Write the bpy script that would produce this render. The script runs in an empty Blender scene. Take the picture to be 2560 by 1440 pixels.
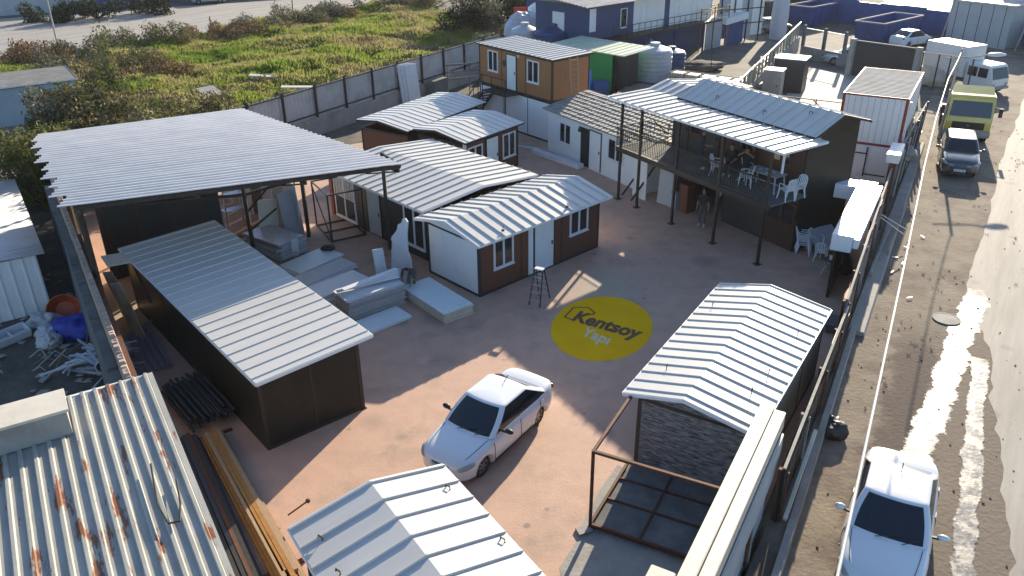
import bpy, bmesh, math, random
import numpy as np
from mathutils import Vector, Matrix, noise
sc = bpy.context.scene
COL = sc.collection
R = math.radians
PI = math.pi
rnd = random.Random(7)

# ------------------------------------------------------------------ camera
cd = bpy.data.cameras.new('camera')
cam = bpy.data.objects.new('camera', cd)
COL.objects.link(cam)
sc.camera = cam
cd.sensor_width = 36.0
cd.lens = 36.0 * 2019.76 / 2560.0
cd.clip_start = 0.2
cd.clip_end = 600.0
PITCH, ROLL, CAMZ = 0.4683, -0.010886, 13.85
_f = Vector((0, math.cos(PITCH), -math.sin(PITCH)))
_r = Vector((1, 0, 0))
_u = _r.cross(_f)
_r2 = math.cos(ROLL) * _r + math.sin(ROLL) * _u
_u2 = -math.sin(ROLL) * _r + math.cos(ROLL) * _u
_m = Matrix((_r2, _u2, -_f)).transposed().to_4x4()
_m.translation = (0, 0, CAMZ)
cam.matrix_world = _m

# ------------------------------------------------------------------ sky + sun
SUN_AZ, SUN_EL = 66.0, 18.6
w = bpy.data.worlds.new('World')
sc.world = w
w.use_nodes = True
nt = w.node_tree
sky = nt.nodes.new('ShaderNodeTexSky')
sky.sky_type = 'NISHITA'
sky.sun_disc = False
sky.sun_elevation = R(SUN_EL)
sky.sun_rotation = R(90 - SUN_AZ)
sky.air_density = 0.9
sky.dust_density = 0.7
sky.ozone_density = 2.8
bg = nt.nodes['Background']
nt.links.new(sky.outputs[0], bg.inputs['Color'])
bg.inputs['Strength'].default_value = 0.12
sd = bpy.data.lights.new('sun', 'SUN')
sd.energy = 5.0
sd.angle = R(0.5)
sd.color = (1.0, 0.87, 0.66)
sun = bpy.data.objects.new('sun', sd)
COL.objects.link(sun)
sv = Vector((math.cos(R(SUN_AZ)) * math.cos(R(SUN_EL)), math.sin(R(SUN_AZ)) * math.cos(R(SUN_EL)), math.sin(R(SUN_EL))))
sun.rotation_euler = sv.to_track_quat('Z', 'Y').to_euler()
sun.location = sv * 100
sc.view_settings.view_transform = 'Standard'
sc.view_settings.look = 'None'
sc.view_settings.exposure = 1.08
sc.view_settings.gamma = 1.0
sc.cycles.max_bounces = 6
sc.cycles.use_denoising = True

# ------------------------------------------------------------------ materials
MATS = {}
def mat(name, c1, c2=None, scale=3.0, rough=0.6, metal=0.0, bump=0.0, bscale=None, spec=0.5, lo=0.35, hi=0.65,
        c3=None, scale3=0.6, lo3=0.5, hi3=0.7, stretch=None, detail=6.0, coat=0.0, alpha=1.0, rough2=None, leafy=0, rot=None):
    if name in MATS:
        return MATS[name]
    m = bpy.data.materials.new(name)
    m.use_nodes = True
    t = m.node_tree
    b = t.nodes['Principled BSDF']
    b.inputs['Roughness'].default_value = rough
    b.inputs['Metallic'].default_value = metal
    b.inputs['Specular IOR Level'].default_value = spec
    b.inputs['Coat Weight'].default_value = coat
    b.inputs['Coat Roughness'].default_value = 0.08
    b.inputs['Alpha'].default_value = alpha
    c2 = c2 or tuple(x * 0.8 for x in c1)
    tc = t.nodes.new('ShaderNodeTexCoord')
    mp = t.nodes.new('ShaderNodeMapping')
    if stretch:
        mp.inputs['Scale'].default_value = stretch
    src_ = tc.outputs['Object']
    if rot is not None:
        m0 = t.nodes.new('ShaderNodeMapping')
        m0.inputs['Rotation'].default_value = (0, 0, -R(rot))
        t.links.new(src_, m0.inputs['Vector'])
        src_ = m0.outputs[0]
    t.links.new(src_, mp.inputs['Vector'])
    n1 = t.nodes.new('ShaderNodeTexNoise')
    n1.inputs['Scale'].default_value = scale
    n1.inputs['Detail'].default_value = detail
    n1.inputs['Roughness'].default_value = 0.65
    t.links.new(mp.outputs[0], n1.inputs['Vector'])
    r1 = t.nodes.new('ShaderNodeValToRGB')
    r1.color_ramp.elements[0].position = lo
    r1.color_ramp.elements[1].position = hi
    r1.color_ramp.elements[0].color = (*c1, 1)
    r1.color_ramp.elements[1].color = (*c2, 1)
    t.links.new(n1.outputs['Fac'], r1.inputs['Fac'])
    out = r1.outputs['Color']
    if c3:
        n3 = t.nodes.new('ShaderNodeTexNoise')
        n3.inputs['Scale'].default_value = scale3
        n3.inputs['Detail'].default_value = 8
        n3.inputs['Roughness'].default_value = 0.7
        t.links.new(mp.outputs[0], n3.inputs['Vector'])
        r3 = t.nodes.new('ShaderNodeMapRange')
        r3.inputs['From Min'].default_value = lo3
        r3.inputs['From Max'].default_value = hi3
        t.links.new(n3.outputs['Fac'], r3.inputs['Value'])
        mx = t.nodes.new('ShaderNodeMix')
        mx.data_type = 'RGBA'
        t.links.new(r3.outputs[0], mx.inputs['Factor'])
        t.links.new(out, mx.inputs['A'])
        mx.inputs['B'].default_value = (*c3, 1)
        out = mx.outputs['Result']
        if rough2 is not None:
            rr = t.nodes.new('ShaderNodeMapRange')
            rr.inputs['To Min'].default_value = rough
            rr.inputs['To Max'].default_value = rough2
            t.links.new(r3.outputs[0], rr.inputs['Value'])
            t.links.new(rr.outputs[0], b.inputs['Roughness'])
    t.links.new(out, b.inputs['Base Color'])
    if bump:
        nb = t.nodes.new('ShaderNodeTexNoise')
        nb.inputs['Scale'].default_value = bscale or scale * 6
        nb.inputs['Detail'].default_value = 6
        t.links.new(mp.outputs[0], nb.inputs['Vector'])
        bp = t.nodes.new('ShaderNodeBump')
        bp.inputs['Strength'].default_value = min(1.0, bump)
        bp.inputs['Distance'].default_value = 0.02
        t.links.new(nb.outputs['Fac'], bp.inputs['Height'])
        t.links.new(bp.outputs[0], b.inputs['Normal'])
    if leafy:
        tr = t.nodes.new('ShaderNodeBsdfTranslucent')
        t.links.new(out, tr.inputs['Color'])
        ms = t.nodes.new('ShaderNodeMixShader')
        ms.inputs[0].default_value = leafy
        t.links.new(b.outputs[0], ms.inputs[1])
        t.links.new(tr.outputs[0], ms.inputs[2])
        t.links.new(ms.outputs[0], t.nodes['Material Output'].inputs[0])
    MATS[name] = m
    return m

def spots(m, col, scale, size, soft=.35):
    """small dark stains scattered over a ground material"""
    t = m.node_tree
    bs = t.nodes['Principled BSDF']
    src = bs.inputs['Base Color'].links[0].from_socket
    tc = t.nodes.new('ShaderNodeTexCoord')
    n = t.nodes.new('ShaderNodeTexNoise'); n.inputs['Scale'].default_value = scale * 2.5; n.inputs['Detail'].default_value = 3
    t.links.new(tc.outputs['Object'], n.inputs['Vector'])
    ad = t.nodes.new('ShaderNodeMix'); ad.data_type = 'VECTOR'; ad.inputs['Factor'].default_value = .08
    t.links.new(tc.outputs['Object'], ad.inputs['A']); t.links.new(n.outputs['Color'], ad.inputs['B'])
    v = t.nodes.new('ShaderNodeTexVoronoi'); v.inputs['Scale'].default_value = scale
    t.links.new(ad.outputs['Result'], v.inputs['Vector'])
    cmp_ = t.nodes.new('ShaderNodeMath'); cmp_.operation = 'MULTIPLY'; cmp_.inputs[1].default_value = size
    t.links.new(v.outputs['Color'], cmp_.inputs[0])
    mr = t.nodes.new('ShaderNodeMapRange'); mr.inputs['From Min'].default_value = 0; mr.inputs['From Max'].default_value = 1
    dv = t.nodes.new('ShaderNodeMath'); dv.operation = 'DIVIDE'
    t.links.new(v.outputs['Distance'], dv.inputs[0]); t.links.new(cmp_.outputs[0], dv.inputs[1])
    mr.inputs['From Min'].default_value = 1 - soft; mr.inputs['From Max'].default_value = 1; mr.inputs['To Min'].default_value = .75; mr.inputs['To Max'].default_value = 0
    t.links.new(dv.outputs[0], mr.inputs['Value'])
    mx = t.nodes.new('ShaderNodeMix'); mx.data_type = 'RGBA'
    t.links.new(mr.outputs[0], mx.inputs['Factor']); t.links.new(src, mx.inputs['A']); mx.inputs['B'].default_value = (*col, 1)
    t.links.new(mx.outputs['Result'], bs.inputs['Base Color'])
M_YARD = mat('salmon_concrete', (.53, .335, .245), (.455, .285, .21), 1.3, .75, bump=.25, bscale=14, c3=(.31, .225, .17), scale3=.55, lo3=.52, hi3=.72)
spots(M_YARD, (.26, .19, .15), .55, .42, .8)
spots(M_YARD, (.17, .13, .11), 1.1, .16, .5)
spots(M_YARD, (.38, .33, .25), .23, .55, .7)
M_DIRT = mat('dry_dirt', (.12, .105, .085), (.075, .066, .055), 1.2, .95, bump=.8, bscale=9, c3=(.17, .145, .11), scale3=.5)
M_VERGE = mat('verge_dirt', (.255, .21, .155), (.185, .15, .115), 1.1, .95, bump=1, bscale=7, c3=(.14, .105, .085), scale3=.45, lo3=.48, hi3=.62)
M_MUD = mat('wet_mud', (.11, .082, .066), (.16, .12, .095), 3.5, .95, bump=1, bscale=6)
M_ASPH = mat('worn_asphalt', (.37, .335, .295), (.30, .275, .24), 2.2, .8, bump=.4, bscale=40, c3=(.25, .225, .195), scale3=.8, lo3=.48, hi3=.66, stretch=(.10, 1.3, 1), rot=57)
spots(M_ASPH, (.20, .18, .16), .9, .35, .6)
spots(M_ASPH, (.16, .145, .13), 2.3, .14, .5)
spots(M_VERGE, (.13, .10, .08), 1.3, .35, .8)
def mud_band(m, col, d0, d1, t1, seed):
    """damp strip of mud following the fence: between d0 and d1 metres from it, up to t1 metres along"""
    t = m.node_tree
    bs = t.nodes['Principled BSDF']
    src = bs.inputs['Base Color'].links[0].from_socket
    N = t.nodes.new
    def math_(op, a, b=None):
        n = N('ShaderNodeMath'); n.operation = op
        for i, v in enumerate((a, b)):
            if v is None: continue
            if isinstance(v, (int, float)): n.inputs[i].default_value = v
            else: t.links.new(v, n.inputs[i])
        return n.outputs[0]
    def ramp(v, a, b):
        n = N('ShaderNodeMapRange'); n.interpolation_type = 'SMOOTHSTEP'
        n.inputs['From Min'].default_value = a; n.inputs['From Max'].default_value = b
        t.links.new(v, n.inputs['Value']); return n.outputs[0]
    tc = N('ShaderNodeTexCoord')
    mp = N('ShaderNodeMapping'); mp.inputs['Rotation'].default_value = (0, 0, -R(60.5)); t.links.new(tc.outputs['Object'], mp.inputs[0])
    sx = N('ShaderNodeSeparateXYZ'); t.links.new(mp.outputs[0], sx.inputs[0])
    nz = N('ShaderNodeTexNoise'); nz.inputs['Scale'].default_value = 1.1; nz.inputs['Detail'].default_value = 9; nz.inputs['Roughness'].default_value = .7
    t.links.new(tc.outputs['Object'], nz.inputs['Vector'])
    wob = math_('MULTIPLY', math_('SUBTRACT', nz.outputs['Fac'], .5), 2.4)
    d = math_('ADD', math_('SUBTRACT', 2.143, sx.outputs['Y']), wob)
    al = math_('ADD', math_('SUBTRACT', sx.outputs['X'], 13.84), math_('MULTIPLY', wob, 2.0))
    k = math_('MULTIPLY', math_('MULTIPLY', ramp(d, d0 - .25, d0 + .25), ramp(d, d1 + .25, d1 - .25)), ramp(al, t1 + 1.2, t1 - 1.2))
    mx = N('ShaderNodeMix'); mx.data_type = 'RGBA'
    t.links.new(math_('MULTIPLY', k, .92), mx.inputs['Factor']); t.links.new(src, mx.inputs['A']); mx.inputs['B'].default_value = (*col, 1)
    t.links.new(mx.outputs['Result'], bs.inputs['Base Color'])
def puddle_mat(name, d0, k, hw, t0, t1, seed):
    """water film whose ragged, soft margin thins out into the wet ground"""
    m = mat(name, (.06, .057, .052), (.08, .075, .07), 2, .30, spec=1.0, bump=.35, bscale=7, c3=(.10, .09, .08), scale3=1.6, lo3=.48, hi3=.6, rough2=.55)
    t = m.node_tree
    N = t.nodes.new
    def math_(op, a, b=None):
        n = N('ShaderNodeMath'); n.operation = op
        for i, v in enumerate((a, b)):
            if v is None: continue
            if isinstance(v, (int, float)): n.inputs[i].default_value = v
            else: t.links.new(v, n.inputs[i])
        return n.outputs[0]
    def ramp(v, a, b):
        n = N('ShaderNodeMapRange'); n.interpolation_type = 'SMOOTHSTEP'
        n.inputs['From Min'].default_value = a; n.inputs['From Max'].default_value = b
        t.links.new(v, n.inputs['Value']); return n.outputs[0]
    tc = N('ShaderNodeTexCoord')
    mp = N('ShaderNodeMapping'); mp.inputs['Rotation'].default_value = (0, 0, -R(60.5)); t.links.new(tc.outputs['Object'], mp.inputs[0])
    sx = N('ShaderNodeSeparateXYZ'); t.links.new(mp.outputs[0], sx.inputs[0])
    nz = N('ShaderNodeTexNoise'); nz.inputs['Scale'].default_value = .85; nz.inputs['Detail'].default_value = 10; nz.inputs['Roughness'].default_value = .68
    t.links.new(tc.outputs['Object'], nz.inputs['Vector'])
    n0 = math_('SUBTRACT', nz.outputs['Fac'], .5)
    al = math_('SUBTRACT', sx.outputs['X'], 13.84)
    d = math_('SUBTRACT', 2.143, sx.outputs['Y'])
    c = math_('ADD', math_('MULTIPLY', al, k), d0)
    off = math_('DIVIDE', math_('ABSOLUTE', math_('SUBTRACT', d, c)), hw)
    v = math_('ADD', off, math_('MULTIPLY', n0, 2.6))
    a = math_('MULTIPLY', math_('MULTIPLY', ramp(v, 1.02, .82), ramp(math_('ADD', al, math_('MULTIPLY', n0, 4.0)), t1 + .5, t1 - 1.2)), ramp(al, t0 - .5, t0 + .5))
    t.links.new(a, t.nodes['Principled BSDF'].inputs['Alpha'])
    return m
M_PUDA = puddle_mat('puddle_water_wide', 2.50, .090, .42, 2.0, 18.2, 1)
M_PUDB = puddle_mat('puddle_water_thin', 4.33, .002, .25, -2.0, 13.0, 2)
mud_band(M_VERGE, (.17, .135, .105), 1.7, 5.6, 14.5, 1)
mud_band(M_VERGE, (.085, .062, .052), 1.9, 3.3, 13.0, 2)
M_LOT = mat('grey_lot_ground', (.15, .135, .115), (.10, .092, .082), .8, .9, bump=.6, bscale=10, c3=(.22, .19, .15), scale3=.3)
M_PALE = mat('pale_concrete', (.52, .47, .39), (.44, .40, .33), .9, .8, bump=.2, c3=(.36, .33, .28), scale3=.4)
M_WATER = mat('puddle_water', (.06, .057, .052), (.08, .075, .07), 2, .30, spec=1.0, bump=.35, bscale=7, c3=(.10, .09, .08), scale3=1.4, lo3=.5, hi3=.62, rough2=.5)
M_ROOF = mat('white_roof_sheet', (.56, .545, .515), (.51, .495, .465), .7, .42, spec=.4, bump=.05, bscale=2.2, c3=(.45, .425, .385), scale3=.9, lo3=.56, hi3=.85, stretch=(1.6, .5, 1))
M_ROOF2 = mat('galvanised_roof_sheet', (.56, .56, .56), (.49, .49, .50), 1.2, .42, metal=.05, bump=.08, bscale=4, c3=(.42, .41, .40), scale3=.7, lo3=.58, hi3=.8)
M_OLD = mat('weathered_roof_sheet', (.40, .39, .345), (.30, .295, .265), 1.6, .5, bump=.15, c3=(.22, .085, .035), scale3=.75, lo3=.565, hi3=.585, stretch=(.6, 3.0, 1))
M_OLDW = mat('weathered_white_roof', (.46, .45, .43), (.36, .35, .34), 2.2, .85, spec=.15, bump=.2, c3=(.30, .285, .26), scale3=1.1, stretch=(.4, 2, 1))
M_FSHEET = mat('weathered_fence_sheet', (.17, .165, .155), (.11, .105, .10), 1.5, .6, c3=(.25, .235, .21), scale3=2.0, stretch=(3, 3, .3))
M_PANEL = mat('white_wall_panel', (.80, .81, .79), (.74, .75, .735), .8, .45, c3=(.62, .62, .60), scale3=1.2, lo3=.58, hi3=.8)
M_PANELG = mat('grey_wall_panel', (.42, .45, .47), (.36, .39, .41), 1.1, .5)
M_BROWN = mat('brown_wood_panel', (.15, .06, .036), (.115, .045, .028), 4, .45, stretch=(6, 6, .5))
M_ORANGE = mat('orange_wood_panel', (.34, .155, .060), (.27, .115, .045), 4, .5, stretch=(5, 5, .5))
M_DARK = mat('dark_olive_panel', (.026, .024, .019), (.019, .0175, .015), 1.2, .42, c3=(.034, .030, .024), scale3=.5, spec=.25)
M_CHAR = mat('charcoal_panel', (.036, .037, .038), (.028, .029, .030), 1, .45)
M_BROWND = mat('dark_brown_panel', (.075, .034, .022), (.055, .026, .018), 3, .5)
M_STEEL = mat('dark_steel', (.035, .03, .027), (.055, .042, .034), 6, .55, metal=.3)
M_RUST = mat('rusty_steel', (.14, .055, .028), (.085, .04, .025), 8, .75, metal=.2)
M_RED = mat('red_paint', (.30, .035, .03), (.22, .03, .025), 3, .5)
M_FRAMEW = mat('white_pvc', (.74, .75, .76), (.68, .69, .70), 3, .35)
M_GLASS = mat('window_glass', (.012, .015, .02), (.016, .02, .026), 1, .06, spec=.8)
M_DOOR = mat('pale_blue_door', (.72, .79, .79), (.67, .74, .75), 2, .4)
M_CONC = mat('grey_concrete', (.36, .34, .31), (.28, .265, .245), 1.6, .85, bump=.5, c3=(.22, .21, .19), scale3=.6)
M_CONCD = mat('dark_concrete', (.15, .15, .145), (.10, .10, .10), 1.4, .9, bump=.5, c3=(.20, .2, .19), scale3=.8)
M_FENCE = mat('grey_fence_sheet', (.47, .46, .46), (.40, .395, .39), .8, .5, c3=(.33, .32, .31), scale3=.8)
M_BLUE = mat('blue_painted_steel', (.035, .085, .27), (.028, .065, .21), 1.5, .5, c3=(.03, .05, .12), scale3=.7)
M_BLUEL = mat('bright_blue_steel', (.03, .19, .58), (.028, .16, .5), 1, .5)
M_NAVY = mat('navy_wall', (.035, .06, .16), (.028, .05, .13), 1, .55)
M_GREEN = mat('green_wall', (.03, .30, .07), (.028, .25, .06), .8, .5)
M_CREAM = mat('cream_board', (.66, .60, .49), (.58, .52, .42), 1.6, .5, bump=.15, c3=(.46, .40, .31), scale3=1.1, lo3=.58, hi3=.8)
M_CARW = mat('white_car_paint', (.74, .75, .76), (.73, .74, .75), 1, .28, coat=.8)
M_CARB = mat('dark_metallic_car_paint', (.10, .105, .115), (.11, .115, .125), 1, .30, metal=.75, coat=.9)
M_CARG = mat('silver_car_paint', (.42, .44, .45), (.40, .42, .43), 1, .3, metal=.4, coat=.6)
M_TYRE = mat('tyre_rubber', (.018, .018, .018), (.025, .024, .023), 8, .85)
M_RIM = mat('alloy_rim', (.34, .34, .35), (.28, .28, .29), 6, .35, metal=.7)
M_LAMP = mat('lamp_lens', (.38, .39, .38), (.30, .31, .30), 4, .12, spec=.8)
M_TAIL = mat('red_lens', (.25, .012, .012), (.20, .01, .01), 4, .2)
M_BLACK = mat('black_plastic', (.012, .012, .013), (.018, .018, .018), 5, .5)
M_CHROME = mat('chrome_trim', (.55, .55, .56), (.5, .5, .5), 5, .2, metal=.9)
M_PLW = mat('white_plastic', (.66, .69, .72), (.60, .63, .66), 3, .4)
M_PLG = mat('grey_plastic', (.38, .41, .46), (.33, .36, .42), 3, .45)
M_LOGOY = mat('yellow_floor_paint', (.86, .49, .003), (.80, .42, .003), .8, .85, bump=.2, bscale=14, spec=.1)
M_LOGOK = mat('dark_floor_paint', (.085, .03, .012), (.10, .038, .015), 3, .7)
M_LOGOW = mat('cream_floor_paint', (.66, .52, .34), (.70, .57, .40), 3, .7)
M_TARPB = mat('blue_tarp', (.012, .03, .28), (.016, .04, .33), 3, .5)
M_TARPO = mat('orange_plastic', (.42, .07, .02), (.34, .055, .018), 4, .5)
M_SACK = mat('white_sack', (.50, .50, .50), (.38, .38, .39), 4, .7, bump=.5)
M_ALU = mat('aluminium', (.52, .53, .57), (.42, .43, .48), 6, .35, metal=.6)
M_WOOD = mat('raw_wood', (.38, .26, .15), (.29, .19, .11), 5, .8, stretch=(1, 6, 6))
M_PIPEY = mat('ochre_steel_tube', (.42, .20, .045), (.30, .14, .035), 5, .55, metal=.2)
M_SHEETP = mat('violet_grey_sheet', (.20, .19, .26), (.15, .145, .20), 3, .5)
M_FOAM = mat('white_foam', (.66, .665, .67), (.58, .585, .59), 3, .8, bump=.3)
M_WRAP = mat('wrapped_panel_edges', (.50, .47, .44), (.34, .33, .33), 5, .5, stretch=(1, 1, 9), bump=.3)
M_SKIN = mat('skin', (.36, .20, .14), (.33, .18, .125), 6, .6)
M_HAIR = mat('dark_hair', (.016, .011, .009), (.022, .015, .012), 20, .7)
M_SHIRT = mat('black_shirt', (.014, .014, .017), (.02, .02, .024), 6, .85)
M_NAVYC = mat('navy_clothes', (.022, .026, .045), (.028, .032, .055), 6, .85)
M_GREYC = mat('grey_trousers', (.085, .085, .085), (.06, .06, .06), 6, .85)
M_SHOE = mat('white_shoe', (.6, .58, .55), (.5, .5, .48), 6, .6)
M_OLIVEC = mat('grey_clothes', (.13, .13, .125), (.10, .10, .095), 6, .85)
M_MAN = mat('pale_yellow_truck_paint', (.66, .53, .10), (.60, .48, .09), 1, .35, coat=.5)
M_TRUCKW = mat('white_truck_paint', (.66, .68, .68), (.60, .62, .62), 1, .4, coat=.3)
M_TANKG = mat('grey_tank_plastic', (.50, .51, .55), (.42, .43, .47), 2, .55)
M_BARK = mat('bark', (.09, .07, .05), (.06, .045, .035), 8, .9)
M_LEAFO = mat('olive_leaf', (.115, .125, .045), (.075, .085, .03), 1.3, .6, c3=(.17, .125, .06), scale3=.9, lo3=.45, hi3=.62, spec=.15, leafy=.4)
M_LEAFD = mat('dark_leaf', (.030, .042, .022), (.02, .03, .018), 1.5, .65, spec=.15, leafy=.4)
M_LEAFG = mat('grey_leaf', (.12, .125, .09), (.08, .085, .06), 1.5, .65, spec=.15, leafy=.4)
M_LEAFR = mat('russet_leaf', (.16, .085, .035), (.11, .06, .03), 1.5, .65, spec=.15, leafy=.4)
M_LEAFV = mat('bright_leaf', (.11, .17, .03), (.075, .12, .025), 1.5, .6, spec=.15, leafy=.4)
M_STRAW = mat('dry_stalk', (.25, .19, .10), (.18, .135, .075), 2, .8)
M_CARDB = mat('tan_board', (.58, .43, .27), (.48, .35, .22), 2, .7, c3=(.27, .2, .12), scale3=1.5)
M_CABLE = mat('white_cable', (.62, .60, .56), (.5, .48, .45), 8, .6)
M_BRICKT = mat('cement_tile', (.33, .31, .28), (.24, .225, .205), 3.5, .7, bump=.4, c3=(.17, .16, .15), scale3=1.6)

# stone-look cladding
def stone_mat():
    m = bpy.data.materials.new('stone_look_cladding')
    m.use_nodes = True
    t = m.node_tree
    b = t.nodes['Principled BSDF']
    b.inputs['Roughness'].default_value = .85
    tc = t.nodes.new('ShaderNodeTexCoord')
    mp = t.nodes.new('ShaderNodeMapping')
    mp.inputs['Scale'].default_value = (1.3, 1.3, 9)
    t.links.new(tc.outputs['Object'], mp.inputs[0])
    n = t.nodes.new('ShaderNodeTexNoise')
    n.inputs['Scale'].default_value = 2.4
    n.inputs['Detail'].default_value = 7
    n.inputs['Roughness'].default_value = .7
    n.inputs['Distortion'].default_value = .5
    t.links.new(mp.outputs[0], n.inputs['Vector'])
    r = t.nodes.new('ShaderNodeValToRGB')
    r.color_ramp.elements[0].position = .38
    r.color_ramp.elements[0].color = (.05, .05, .05, 1)
    r.color_ramp.elements[1].position = .62
    r.color_ramp.elements[1].color = (.36, .35, .33, 1)
    t.links.new(n.outputs['Fac'], r.inputs[0])
    t.links.new(r.outputs[0], b.inputs['Base Color'])
    bp = t.nodes.new('ShaderNodeBump')
    bp.inputs['Distance'].default_value = .04
    t.links.new(n.outputs['Fac'], bp.inputs['Height'])
    t.links.new(bp.outputs[0], b.inputs['Normal'])
    return m
M_STONE = stone_mat()

def grass_mat(name, base):
    m = bpy.data.materials.new(name)
    m.use_nodes = True
    t = m.node_tree
    b = t.nodes['Principled BSDF']
    b.inputs['Roughness'].default_value = .8
    b.inputs['Specular IOR Level'].default_value = .2
    tc = t.nodes.new('ShaderNodeTexCoord')
    n = t.nodes.new('ShaderNodeTexNoise')
    n.inputs['Scale'].default_value = .13
    n.inputs['Detail'].default_value = 7
    n.inputs['Roughness'].default_value = .68
    t.links.new(tc.outputs['Object'], n.inputs['Vector'])
    r = t.nodes.new('ShaderNodeValToRGB')
    cr = r.color_ramp
    cols = [(.32, (.11, .185, .022)), (.41, (.175, .25, .036)), (.49, (.26, .275, .07)), (.56, (.32, .275, .125)), (.62, (.20, .17, .09)), (.71, (.10, .105, .05))]
    if base:
        cols = [(p, tuple(x * .6 for x in c)) for p, c in cols]
    cr.elements[0].position, cr.elements[0].color = cols[0][0], (*cols[0][1], 1)
    cr.elements[1].position, cr.elements[1].color = cols[-1][0], (*cols[-1][1], 1)
    for p_, c_ in cols[1:-1]:
        e = cr.elements.new(p_)
        e.color = (*c_, 1)
    t.links.new(n.outputs['Fac'], r.inputs[0])
    t.links.new(r.outputs[0], b.inputs['Base Color'])
    if not base:
        b.inputs['Transmission Weight'].default_value = 0
        tr = t.nodes.new('ShaderNodeBsdfTranslucent')
        t.links.new(r.outputs[0], tr.inputs['Color'])
        mx = t.nodes.new('ShaderNodeMixShader')
        mx.inputs[0].default_value = .45
        t.links.new(b.outputs[0], mx.inputs[1])
        t.links.new(tr.outputs[0], mx.inputs[2])
        t.links.new(mx.outputs[0], t.nodes['Material Output'].inputs[0])
    return m
M_GRASS = grass_mat('wild_grass', False)
M_TURF = grass_mat('field_turf', True)

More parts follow.
